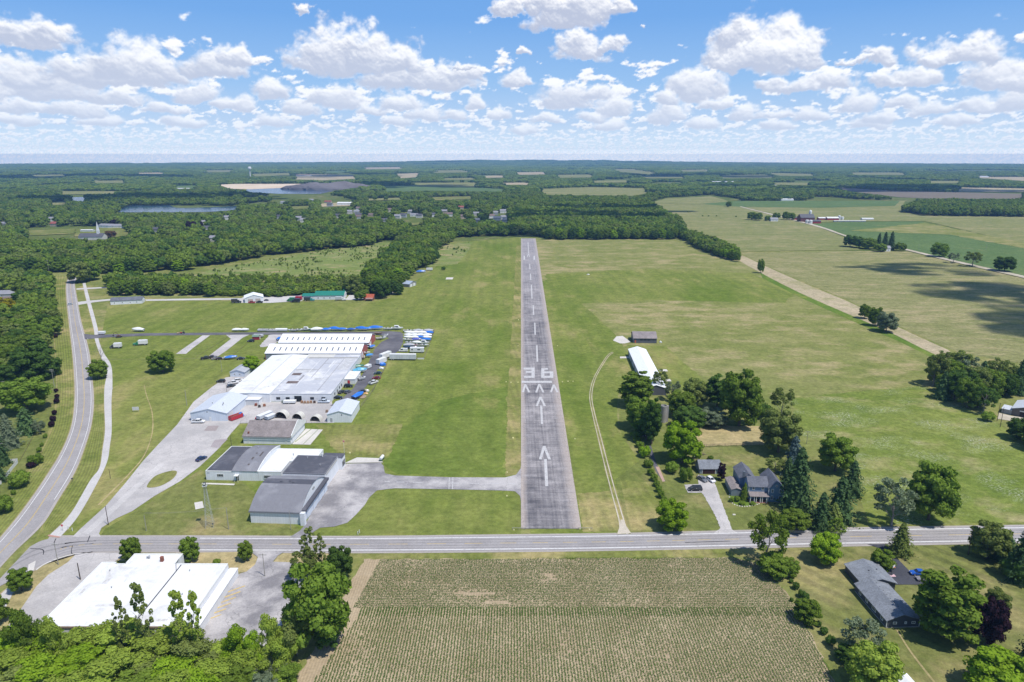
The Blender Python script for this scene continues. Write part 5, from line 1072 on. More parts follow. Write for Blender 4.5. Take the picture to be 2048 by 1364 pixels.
# ---- big white-roofed shed
e = site('works_hall', 'long works hall with a brilliant white low roof, between metal building and grey-roofed hall', (493.6, 811), 0, 'works hall')
MB().prism([(-11.5, 0), (10.4, 0), (10.4, 4.7), (1, 5.2), (-11.5, 4.5)], 4.0, 73.0, 'y').obj('wall', WSM, e)
MB().prism([(-11.7, 4.5), (1, 5.22), (10.5, 4.72), (10.5, 4.86), (1, 5.38), (-11.7, 4.66)], 3.8, 73.1, 'y').obj('roof', R_white, e)
wv = [(x, 36 + 2.2 * math.sin((x + 11) / 6)) for x in range(-11, 11)]
MB().prism([(-1, 0), (6.3, 0), (6.3, 3.9), (-1, 3.9)], 0, 3.0, 'z').obj('porch', WS, e); MB().box(-1.3, 6.6, -.3, 3.95, 3.01, 3.17).obj('porch_roof', R_white, e); MB().box(0, 4.2, -.08, .02, .05, 2.6).obj('roller_door', plain('door_white', (.6, .61, .62)), e); door(e, 'front', 5.3, .9, 2.0, 6, 4, WHITE)
vents(e, [(6.5, 14), (0.5, 30), (3, 50), (-3, 21)], 5.0, .1, .35); MB().box(0.6, 0.95, 6, 72, 5.40, 5.48).obj('ridge_seam', plain('seam', (.55, .55, .55)), e)
# ---- grey-roofed hall
e = site('grey_roofed_hall', 'long white hall with a patched grey flat roof and windows along the yard', (540.6, 803), 0, 'works hall')
flat(e, [(0.6, -.6), (31.3, -.6), (31.3, 70.6), (0.6, 70.6)], 4.2, WSM, R_grey, .14, .3, copm=plain('coping', (.50, .515, .55)))
for x, w_, b_ in ((4.4, 2.0, 2), (9.2, 2.0, 1), (21.5, 1.9, 2), (27.2, 1.9, 2)): o = window(e, 'front', x, 1.3, w_, 1.3, 31, 70, DARKM, b_); o.location.y = -.6
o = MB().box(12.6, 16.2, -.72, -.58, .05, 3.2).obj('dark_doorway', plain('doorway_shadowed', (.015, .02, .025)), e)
for y in (6, 11, 16, 20): o = window(e, 'right', y, 1.4, 1.4, 1.3, 31.3, 70, DARKM, 1)
MB().box(2.4, 31, 62.4, 63.0, 4.2, 4.75).obj('roof_curb', plain('beige_curb', (.50, .48, .44)), e); MB().box(-.6, 16, 63.1, 70.4, 4.25, 4.42).obj('roof_overlay', plain('beige_roof', (.62, .60, .55)), e)
for q in ((3, 16, 9, 20), (1.6, 30, 6.5, 34)): MB().box(q[0], q[2], q[1], q[3], 4.202, 4.22).obj('roof_patch', plain('rust_patch', (.19, .15, .14), .9, .1, .4), e)
for q in ((3.2, 3.5, 6.4, 5.2), (18, 44, 19, 58), (22, 20, 30, 20.4), (9.6, 12, 9.9, 58), (19.6, 24, 19.9, 60)): MB().box(q[0], q[2], q[1], q[3], 4.204, 4.3).obj('roof_seam', plain('seam_white', (.68, .68, .68)), e)
for q in ((13.6, 26, 13.9, 62), (23, 4, 23.2, 62), (1, 40, 13.5, 40.3), (14, 52, 23, 52.25), (8.2, 21, 8.9, 30)): MB().box(q[0], q[2], q[1], q[3], 4.203, 4.26).obj('roof_joint', plain('dark_joint', (.27, .25, .25)), e)
for q in ((2, 35, 12, 42), (3, 5, 8, 7), (24, 40, 30, 61), (16, 22, 22, 25)): MB().box(q[0], q[2], q[1], q[3], 4.2015, 4.212).obj('roof_patch', membrane('white_patch', (.62, .62, .62), (.40, .40, .41), .8, .9), e)
MB().prism([(31.35, 27), (37, 27), (37, 41), (31.35, 41)], 0, 2.9, 'z').obj('side_annex', WHITE, e); MB().box(31.3, 37.2, 26.8, 41.2, 2.91, 3.03).obj('annex_roof', R_white, e); MB().box(33, 34.2, 26.85, 26.98, .05, 2.2).obj('red_door', plain('red_door', (.5, .04, .03)), e)
# ---- storage barns with skylights
for k, (y0, x1, eL) in enumerate(((399.2, -92.3, 'nearer'), (424.0, -92.2, 'farther'))):
    e = thing('storage_barn', eL + ' of two long white-roofed storage barns with red gable ends and dark skylights', 'barn', -150.4, y0)
    Lb = x1 + 150.4; gable(e, Lb, 20.8, 4.0, 7.1, 'x', REDW, R_bright, .3, .14)
    MB().box(.3, Lb - .3, -.06, -.012, .1, 3.7).obj('front_wall', siding('blue_grey_wall', (.26, .29, .34)), e)
    for i in range(15):
        x = 4 + i * (Lb - 8) / 14; s = 3.1 / 10.4
        MB().add([(x, 2.6, 4 + 2.6 * s + .20), (x + .75, 2.6, 4 + 2.6 * s + .20), (x + .75, 6.6, 4 + 6.6 * s + .20), (x, 6.6, 4 + 6.6 * s + .20), (x, 2.6, 4 + 2.6 * s + .12), (x + .75, 2.6, 4 + 2.6 * s + .12), (x + .75, 6.6, 4 + 6.6 * s + .12), (x, 6.6, 4 + 6.6 * s + .12)], [(0,1,2,3),(4,7,6,5),(0,4,5,1),(1,5,6,2),(2,6,7,3),(3,7,4,0)]).obj('skylight', plain('skylight_sheet', (.13, .13, .15), .35, .5), e)
    place_wall(MB().box(-2, 2, -.1, .02, .05, 3.4).obj('barn_door', WHITE, e), 'right', 5, 0, Lb, 20)
# ---- small shed, small metal barn
e = site('white_shed', 'small white gabled shed with two windows left of the works hall', (460.6, 753.6), -2.5, 'shed'); gable(e, 8.4, 13.5, 2.7, 4.0, 'y', BLUEW, plain('pale_grey_roof', (.42, .44, .48)), .3)
for x in (2.6, 5.6): window(e, 'front', x, 1.2, .9, .8, 8.4, 13)
e = site('white_metal_barn', 'small white metal barn with an open gable front beside the yard fence', (655, 845), 0, 'barn'); gable(e, 11.3, 17.2, 3.95, 5.6, 'y', WS, R_metal, .25); door(e, 'front', 1.9, 1.0, 2.2, 11, 17, plain('door_grey', (.4, .41, .43))); MB().box(6.6, 7.0, -.1, .02, 3.6, 4.0).obj('light', DARKM, e); MB().box(5.9, 11.4, 1.5, 8.5, 4.9, 5.0).obj('roof_sheet', R_metal, e) if False else None
# ---- along the gravel lane
e = site('long_white_shed', 'long low white shed with a dark roof between gravel lane and road', (221.4, 609.8), 14, 'shed'); gable(e, 24, 9, 3.2, 5.2, 'x', WS, R_slate, .3)
for x in (3, 9, 15, 20): window(e, 'front', x, 1.1, 1.0, .9, 24, 9)
e = site('white_garage', 'white gabled garage with a pale roof beside the gravel yard', (490, 606), 22, 'garage'); gable(e, 15, 13, 4, 6.4, 'y', WS, R_bright, .3); MB().box(2.5, 6.5, -.1, .02, .05, 3).obj('garage_door', plain('tan_door', (.45, .40, .34)), e); MB().box(8.5, 12.5, -.1, .02, .05, 3).obj('garage_door', plain('tan_door', (.45, .40, .34)), e)
e = site('green_roofed_building', 'white building with a dark green metal roof in the truck yard', (604, 599.6), 2, 'building'); gable(e, 25, 12, 3.7, 6.4, 'x', WS, R_green, .35, x0=11); MB().prism([(0, 0), (11, 0), (11, 11), (0, 11)], 0, 3.2, 'z').obj('lean_to', WS, e); MB().add([(-.3, -.3, 3.3), (10.9, -.3, 3.3), (10.9, 6, 4.6), (-.3, 6, 4.6), (-.3, 11, 3.6), (10.9, 11, 3.6)], [(0,1,2,3),(3,2,5,4)]).obj('lean_to_roof', R_green, e)
for x in (14, 19, 24, 29): window(e, 'front', x, 1.1, 1.2, 1.0, 36, 12)
MB().box(34.5, 35.4, 5.5, 6.5, 6.3, 7.6).obj('chimney', R_green, e); MB().prism([(3.7, 3.6), (12, 3.6), (6, 6.4)][:3], 36.02, 36.3, 'x').obj('gable_trim', WHITE, e)
e = site('red_roofed_shed', 'little shed with a rusty red roof between two trees', (728, 601), -3, 'shed'); gable(e, 8, 8, 2.6, 4.8, 'x', plain('weathered_red', (.25, .12, .09), .9, .1, .3), R_red, .4); MB().add([(2, -3, 1.9), (8.2, -3, 1.9), (8.2, 0, 2.7), (2, 0, 2.7)], [(0,1,2,3)]).cyl((2.2, -2.9, 0), (2.2, -2.9, 1.9), .07).cyl((8, -2.9, 0), (8, -2.9, 1.9), .07).obj('porch_roof', plain('rust_sheet', (.33, .19, .16)), e)
e = site('blue_grey_barn', 'barn with a blue-grey metal roof beside the dirt lane, white side doors', (797, 573), -22, 'barn'); gable(e, 12, 13, 3, 4.9, 'x', siding('stone_grey_wall', (.33, .32, .31)), R_bl, .4)
for y in (3.2, 9): place_wall(MB().box(-2, 2, -.1, .02, .05, 2.6).obj('garage_door', WHITE, e), 'right', y, 0, 12, 13)
# ---- right of the runway
e = site('brown_topped_hangar', 'dark grey hangar with a brown roof standing alone right of the runway', (1267, 686), -2.8, 'hangar'); gable(e, 15.2, 13.5, 3.3, 6.2, 'x', GREYW, shingle('taupe_shingles', (.27, .235, .23)), .35)
for x in (5, 7.5, 10): window(e, 'front', x, 1.9, 1.8, .7, 15, 13, DARKM)
door(e, 'front', 1.2, .9, 2, 15, 13, plain('orange_red_door', (.5, .12, .06)))
e = thing('row_hangar', 'very long narrow hangar with a white metal roof, half hidden by the grove', 'hangar', 69.4, 335, math.radians(-2.4)); gable(e, 10.6, 74, 3.9, 5.6, 'y', GREYW, R_bright, .25)
for i in range(5): MB().box(-.1, .02, 6 + 13.5 * i, 16 + 13.5 * i, .05, 3.3).obj('hangar_door', plain('door_bluegrey', (.40, .44, .50)), e)
p = P(1327, 846); e = thing('silo', 'old open-topped concrete silo rising between the grove trees', 'silo', p.x, p.y + 1.5)
n = 20; ring = lambda r, z: [(r * math.cos(2 * PI * i / n), r * math.sin(2 * PI * i / n), z) for i in range(n)]
MB().loft([ring(1.55, 0), ring(1.55, 8.2), ring(1.38, 8.2), ring(1.38, 5.0)]).obj('shaft', CONC, e)
hb = MB()
for k in range(9): hb.loft([ring(1.585, .6 + k * .85), ring(1.585, .68 + k * .85)])
hb.obj('hoops', STEEL, e); MB().prism([(1.5, -.45), (2.3, -.45), (2.3, .45), (1.5, .45)], 0, 8.0, 'z').obj('chute', plain('chute_grey', (.42, .40, .38)), e)
e = site('garage', 'grey gabled garage with a wide dark door at the head of the farm drive', (1399, 948), 0, 'garage'); gable(e, 8.3, 6.6, 2.25, 4.4, 'x', GARW, R_slate if False else R_gsh, .3); MB().box(1.1, 6.0, -.1, .02, .05, 2.0).obj('garage_door', plain('dark_red_door', (.045, .02, .022)), e)
MB().box(.9, 1.08, -.12, .02, 0, 2.15).box(6.02, 6.2, -.12, .02, 0, 2.15).box(.9, 6.2, -.12, .02, 2.05, 2.2).obj('door_trim', WHITE, e)
e = site('white_shelter', 'small white-roofed animal shelter behind the garage', (1386, 919), 0, 'shelter'); MB().box(0, 2.6, 0, 1.6, 0, 1.2).obj('wall', WOOD, e); MB().add([(-.15, -.15, 1.25), (2.75, -.15, 1.25), (2.75, 1.75, 1.6), (-.15, 1.75, 1.6)], [(0,1,2,3)]).obj('roof', WHITE, e)
# ---- blue farmhouse
e = site('farmhouse', 'blue two-storey farmhouse with slate roofs, white trim and a columned porch', (1497, 1001.5), -3.5, 'house')
gable(e, 6.6, 6.4, 5.4, 7.7, 'x', FARMBLUE, R_slate, .35, .14, y0=.8); gable(e, 5.3, 10.5, 5.5, 8.1, 'y', FARMBLUE, R_slate, .35, .14, x0=6.62, y0=-.4); gable(e, 5.6, 10, 4.9, 7.0, 'y', FARMBLUE, R_slate, .3, .14, x0=-1.4, y0=7.3)
gable(e, 3.6, 9.5, 2.6, 3.2, 'y', GARW, R_brown, .2, .1, x0=-5.4, y0=3.2)
MB().add([(-.2, -1.9, 2.75), (6.6, -1.9, 2.75), (6.6, .78, 3.35), (-.2, .78, 3.35), (-.2, -1.9, 2.6), (6.6, -1.9, 2.6), (6.6, .78, 3.2), (-.2, .78, 3.2)], [(0,1,2,3),(7,6,5,4),(0,4,5,1),(1,5,6,2),(2,6,7,3),(3,7,4,0)]).obj('porch_roof', R_brown, e)
MB().box(-.1, 6.5, -1.8, .78, 0, .3).obj('porch_floor', plain('brick_floor', (.30, .15, .12)), e)
for x in (.1, 1.5, 2.2, 3.6, 4.3, 5.8): MB().box(x - .11, x + .11, -1.7, -1.48, .3, 2.62).obj('porch_column', WHITE, e)
for x in (1.6, 4.9): o = window(e, 'front', x, 4.0, .9, 1.3, 6, 6); o.location.y = .8; o = window(e, 'front', x, .9, .9, 1.5, 6, 6); o.location.y = .8
o = door(e, 'front', 3.0, .95, 2.1, 6, 6, plain('dark_door', (.07, .04, .04))); o.location.y = .8; o.location.z = .3
for x in (7.95, 10.7):
    for z, h in ((.9, 1.6), (3.6, 1.5)): o = window(e, 'front', x, z, .85, h, 6, 6); o.location.y = -.4
v, f = tube([(9.27, -.5, 6.35), (9.27, -.38, 6.35)], [.42, .42], 16); MB().add(v, f).obj('round_window', WHITE, e); v, f = tube([(9.27, -.53, 6.35), (9.27, -.4, 6.35)], [.27, .27], 14); MB().add(v, f).obj('round_pane', GLASS, e)
for x in (0, 6.62, 11.92): MB().box(x - .12, x + .12, -.47 if x > 6 else .74, -.3 if x > 6 else .9, .02, 5.3).obj('corner_board', WHITE, e)
MB().box(-.9, -.1, 6.2, 7.0, 6.2, 8.4).obj('chimney', plain('slate_chimney', (.14, .16, .19)), e)
for u, v in [(1458 + 0, 990 + 0)]: pass
stones = [(1459.5, 990), (1459, 995), (1460, 1000), (1462, 1004), (1465, 1007), (1469, 1009.5), (1474, 1011.5), (1479, 1012.8), (1484, 1013.4), (1489, 1013.6), (1494, 1013.3), (1499, 1012.6), (1504, 1011.6), (1509, 1010.6), (1514, 1009.4), (1518, 1008)]
for i, (u, v) in enumerate(stones):
    q = P(u, v); bm = bmesh.new(); bmesh.ops.create_icosphere(bm, subdivisions=1, radius=.34)
    for w_ in bm.verts: w_.co *= random.uniform(.8, 1.15); w_.co.z *= .6
    me = bpy.data.meshes.new('edging_stone'); bm.to_mesh(me); bm.free(); me.materials.append(plain('pale_stone', (.62, .58, .50))); o = bpy.data.objects.new('edging_stone', me); COL.objects.link(o); o.location = (q.x, q.y, .12); o.rotation_euler.z = i
    o['label'] = 'pale edging stone in the curved line round the farmhouse flower bed'; o['category'] = 'stone'; o['group'] = 'edging stones of the flower bed'
sheet('flower_bed', [(1459, 992), (1461, 1003), (1469, 1009), (1480, 1012.4), (1494, 1012.8), (1508, 1010.3), (1520, 1006), (1530, 1004), (1497, 1000), (1478, 992)], M_lush, .12)
# ---- charcoal ranch house
e = site('ranch_house', 'long charcoal ranch house with grey shingles, white windows and attached garage', (1771.7, 1255.8), 2.3, 'house')
gable(e, 8.9, 15.6, 2.4, 4.0, 'y', SLATEW, R_gsh, .4, .15, rat=.45); gable(e, 9.6, 9.5, 2.45, 3.9, 'y', SLATEW, R_gsh, .4, .15, x0=2.0, y0=15.65, rat=.55)
for x, w_ in ((2.2, 1.0), (5.1, .6), (7.2, 1.0)): window(e, 'front', x, 1.1, w_, .75, 8.9, 15)
for y, w_, b_ in ((2.2, 1.1, 1), (6.0, 1.9, 2), (9.6, 1.1, 1), (13.0, 1.1, 1)): window(e, 'left', y, .8, w_, 1.3, 8.9, 15, bars=b_)
MB().box(-.06, .03, -.05, 15.6, .02, .3).box(0, 8.9, -.06, .02, .02, .22).obj('foundation', CONC, e); MB().box(-.05, .1, -.06, .09, .3, 2.4).box(8.8, 8.95, -.06, .09, .3, 2.4).obj('corner_board', WHITE, e)
vents(e, [(4.6, 1.5 + 1.75 * i) for i in range(8)], 3.82, .14, .1, DARKM); vents(e, [(6, 20), (8.6, 20.5)], 3.65, .14, .12, DARKM); place_wall(MB().box(-2.2, 2.2, -.08, .02, .05, 2.1).obj('garage_door', plain('white_door', (.66, .66, .66)), e), 'right', 20.5, 0, 11.62, 9)
# ---- grey barn at the right edge
e = site('grey_barn', 'dark barn with a pale metal roof and open bay at the right edge woods', (2022, 830), -44, 'barn'); gable(e, 11, 15, 3.4, 5.3, 'y', siding('taupe_siding', (.13, .115, .11)), R_metal, .35); MB().box(3.2, 7.5, -.1, .02, .05, 2.6).obj('barn_door', plain('bay_shadowed', (.02, .02, .022)), e); MB().box(3.0, 7.7, -.14, .0, 2.62, 3.1).obj('door_header', WHITE, e); MB().prism([(-4, 0), (-.05, 0), (-.05, 7), (-4, 7)], 0, 2.3, 'z').obj('lean_to', plain('lean_grey', (.30, .31, .33)), e); MB().box(-4.2, -.02, -.2, 7.2, 2.31, 2.42).obj('lean_to_roof', R_metal, e)  # near-black panel on the gable stands in for the shade inside the bay
# ---- white-roofed works by the junction
p = P(85, 1262); e = thing('white_roofed_works', 'large works with a dazzling white flat roof at the junction, front left', 'works', p.x, p.y)
flat(e, [(2.2, -4), (39.6, -4), (39.6, 23.6), (24, 23.6), (24, 28.8), (9.4, 28.8), (9.4, 23.6), (6.5, 23.6), (6.5, 24.4), (2.2, 24.4)], 4.5, WSM, R_white, .16, .35, copm=WHITE)
MB().prism([(39.63, -2), (42, -2), (42, 24.2), (39.63, 24.2)], 0, 2.6, 'z').obj('side_annex', WSM, e); MB().box(39.63, 42.15, -2.1, 24.3, 2.61, 2.74).obj('annex_roof', R_white, e)
MB().box(19.2, 20.0, 24.6, 25.4, 4.5, 6.0).obj('chimney', BRICK, e); vents(e, [(14.5, 26.5), (15.1, 26.4), (14.8, 26.9)], 4.5, .2, .5); MB().box(26, 26.25, -3.6, 23, 4.5, 4.62).obj('roof_seam', DARKM, e)
v, f = tube([(24, 25.8, 4.62), (24.5, 23.2, 4.62), (26.1, 20, 4.62)], [.07] * 3, 5); MB().add(v, f).obj('roof_cable', DARKM, e)
for q in ((8, 14, 9.5, 17), (12, 4, 17, 5.2), (4.5, 9, 5.2, 13), (28, -2, 34, -1)): MB().box(q[0], q[2], q[1], q[3], 4.501, 4.508).obj('roof_stain_patch', membrane('stained_patch', (.66, .65, .64), (.40, .38, .36), .6, .9), e)
vents(e, [(30, 20), (33, 9), (12, 12), (20, 8), (7, 20)], 4.5, .12, .4); MB().box(2.1, 40, -4.2, -3.95, 4.1, 4.5).obj('eave_trim', plain('rusty_trim', (.36, .27, .22), .9, .1, .4), e)
# ------------------------------------------------------------------ vehicles and boats: each kind is built once, copied with its parts, painted per copy
CACHE = {}
def cmesh(key, fn):
    if key not in CACHE: CACHE[key] = fn()
    return CACHE[key]
PAINTS = {}
def paintm(c):
    k = tuple(round(q, 3) for q in c)
    if k not in PAINTS: PAINTS[k] = plain('paint_%d' % len(PAINTS), c, 0.3, 0.5, 0.06, 2.0)
    return PAINTS[k]
LAMP = plain('lamp_lens', (0.75, 0.75, 0.72), 0.15, 0.6); REDL = plain('tail_lamp', (0.35, 0.01, 0.01), 0.2, 0.6); RIM = plain('wheel_rim', (0.5, 0.5, 0.51), 0.3, 0.6)
def wheel_meshes(r, w):
    a = cmesh(('tyre', r, w), lambda: MB().cyl((0, -w/2, 0), (0, w/2, 0), r, n=14).mesh('wheel', RUBBER)); b_ = cmesh(('rim', r, w), lambda: MB().cyl((0, -w/2 - .015, 0), (0, w/2 + .015, 0), r * .6, n=10).mesh('rim', RIM)); return a, b_
def put_mesh(nm, me, par, loc=(0, 0, 0), mat=None, rz=0):
    o = bpy.data.objects.new(nm, me); COL.objects.link(o); o.parent = par; o.location = loc; o.rotation_euler = (0, 0, rz)
    if mat: o.material_slots[0].link = 'OBJECT'; o.material_slots[0].material = mat
    return o
def wheels(par, xs, ws, r=.33, w=.22):
    a, b_ = wheel_meshes(r, w)
    for x in xs:
        for y in (ws, -ws): k = put_mesh('wheel', a, par, (x, y, r)); put_mesh('rim', b_, k)
# side outlines: (lower body), glasshouse bottom x0 x1 / top x0 x1 / z
CARS = {'sedan': dict(L=4.7, W=1.82, body=[(-2.35, .35), (-2.33, .78), (-2.1, .92), (-1.35, .95), (1.0, .93), (2.0, .80), (2.33, .66), (2.35, .35)], cab=(-1.65, 1.05, -.95, .35, .94, 1.44), wx=(-1.4, 1.42)),
        'suv': dict(L=4.7, W=1.9, body=[(-2.35, .4), (-2.35, 1.0), (-2.2, 1.05), (1.1, 1.05), (2.1, .92), (2.35, .78), (2.35, .4)], cab=(-2.25, 1.25, -1.95, .45, 1.04, 1.72), wx=(-1.4, 1.45)),
        'minivan': dict(L=5.1, W=1.98, body=[(-2.55, .35), (-2.55, .98), (-2.4, 1.02), (1.5, 1.0), (2.3, .84), (2.55, .66), (2.55, .35)], cab=(-2.45, 1.75, -2.2, .75, 1.0, 1.72), wx=(-1.5, 1.55)),
        'hatchback': dict(L=4.2, W=1.78, body=[(-2.1, .36), (-2.1, .9), (-1.95, .96), (.9, .95), (1.8, .82), (2.08, .68), (2.1, .36)], cab=(-1.95, 1.1, -1.45, .3, .95, 1.5), wx=(-1.25, 1.3)),
        'pickup': dict(L=5.8, W=2.0, body=[(-2.9, .5), (-2.9, 1.12), (1.35, 1.12), (2.6, 1.08), (2.88, .9), (2.9, .5)], cab=(-.95, 1.55, -.75, .85, 1.1, 1.85), wx=(-1.75, 1.85)),
        'van': dict(L=5.6, W=2.0, body=[(-2.8, .4), (-2.8, 1.25), (1.9, 1.25), (2.6, .98), (2.8, .85), (2.8, .4)], cab=(-2.78, 2.1, -2.7, 1.45, 1.24, 2.1), wx=(-1.8, 1.85))}
def car(kind, u, v, head, col, label, cat=None, name=None, sc=1.0, group=None, at=None, wild=None):
    s = CARS[kind]; p = at if at is not None else P(u, v); W2 = s['W'] / 2
    e = thing(name or {'sedan': 'parked_car', 'suv': 'parked_suv', 'minivan': 'parked_minivan', 'hatchback': 'parked_car', 'pickup': 'pickup_truck', 'van': 'parked_van'}[kind], label, cat or {'sedan': 'car', 'suv': 'suv', 'minivan': 'minivan', 'hatchback': 'car', 'pickup': 'pickup truck', 'van': 'van'}[kind], p.x, p.y, math.radians(head), .16, group)
    e.scale = (sc,) * 3; b0, b1, t0, t1, z0, z1 = s['cab']; ti = W2 * .78
    def body():
        m = MB(); pr = s['body']; n = len(pr)
        m.loft([[(x, y, z) for x, z in pr] for y in (-W2, -W2 + .12, W2 - .12, W2)][:0] or [[(x * (.97 if abs(y) > W2 - .05 else 1), y, z - (.04 if abs(y) > W2 - .05 and z > .6 else 0)) for x, z in pr] for y in (-W2, -W2 + .13, W2 - .13, W2)])
        m.prism([(t0 - .03, -ti - .02), (t1 + .06, -ti - .02), (t1 + .06, ti + .02), (t0 - .03, ti + .02)], z1 - .03, z1 + .05, 'z')
        for xa, xb in ((b0, t0), (b1, t1)) if kind != 'pickup' else ((b0, t0), (b1, t1)):
            for sg in (-1, 1): m.cyl((xa, sg * (W2 - .1), z0), (xb, sg * ti, z1), .055, n=5)
        mx = (b0 + b1) / 2 - .1
        for sg in (-1, 1): m.cyl((mx, sg * (W2 - .085), z0), (mx, sg * (ti + .01), z1), .06, n=5)
        if kind == 'pickup':   # sunken bed: side rails and tailgate
            m.box(-2.9, -1.0, -W2 + .02, -W2 + .14, 1.1, 1.32).box(-2.9, -1.0, W2 - .14, W2 - .02, 1.1, 1.32).box(-2.9, -2.78, -W2 + .14, W2 - .14, 1.1, 1.32)
        if kind == 'van': m.box(-2.77, .2, -W2 + .03, -W2 + .06, 1.25, 2.05).box(-2.77, .2, W2 - .06, W2 - .03, 1.25, 2.05)
        return m.mesh('body', paintm((.5, .5, .5)))
    put_mesh('body', cmesh((kind, 'body'), body), e, mat=paintm(col))
    put_mesh('windows', cmesh((kind, 'glass'), lambda: MB().loft([[(b0, -W2 + .1, z0 - .02), (b1, -W2 + .1, z0 - .02), (b1, W2 - .1, z0 - .02), (b0, W2 - .1, z0 - .02)], [(t0, -ti, z1 - .01), (t1, -ti, z1 - .01), (t1, ti, z1 - .01), (t0, ti, z1 - .01)]]).mesh('windows', GLASS)), e)
    if kind == 'pickup': put_mesh('bed_liner', cmesh('bedliner', lambda: MB().box(-2.76, -1.0, -.86, .86, 1.121, 1.14).mesh('bed_liner', DARKM)), e)
    wheels(e, s['wx'], W2 - .1, .36 if kind in ('pickup', 'suv', 'van') else .32)
    fx = s['L'] / 2
    for sg in (-1, 1): put_mesh('headlight', cmesh('headlight', lambda: MB().box(-.04, .05, -.2, .2, -.08, .08).mesh('headlight', LAMP)), e, (fx - .03, sg * (W2 - .32), .72)); put_mesh('tail_light', cmesh('tail', lambda: MB().box(-.05, .04, -.15, .15, -.1, .1).mesh('tail_light', REDL)), e, (-fx + .02, sg * (W2 - .24), .82))
    return e
BLUE_T, WHITE_T, GREY_T, GREEN_T, TEAL_T = (.03, .17, .60), (.80, .80, .79), (.45, .45, .47), (.02, .16, .10), (.10, .38, .55)
def hull_mesh(L, W_, h):
    m = MB(); secs = []
    for t in (0, .25, .5, .7, .85, .95, 1.0):
        w = W_ / 2 * (1 - max(0, (t - .45) / .55) ** 2.2) + .02; x = -L/2 + L * t; k = .25 * h * max(0, (t - .5) / .5) ** 1.5; rise = h * .75 * max(0, (t - .6) / .4) ** 2
        secs.append([(x, 0, .62 + rise), (x, w * .72, .74 + rise), (x, w, .62 + h + k), (x, -w, .62 + h + k), (x, -w * .72, .74 + rise)])
    return m.loft(secs).mesh('hull', paintm((.8, .8, .8)))
def cover_mesh(L, W_, h, top):
    m = MB(); secs = []
    for t in (.0, .12, .35, .55, .75, .9, .985):
        w = (W_ / 2 * (1 - max(0, (t - .45) / .55) ** 2.2) + .03) * 1.03; x = -L/2 + L * t; k = .25 * h * max(0, (t - .5) / .5) ** 1.5; zz = .62 + h + k
        r = top * (math.sin(min(1, t / .45) * PI / 2) * .75 + .25) * (1 - .75 * max(0, (t - .5) / .5) ** 1.3)
        secs.append([(x, w, zz - .18), (x, w * .96, zz + .06), (x, w * .45, zz + r * .72), (x, 0, zz + r), (x, -w * .45, zz + r * .72), (x, -w * .96, zz + .06), (x, -w, zz - .18)])
    return m.loft(secs).mesh('cover', paintm(BLUE_T), smooth=False)
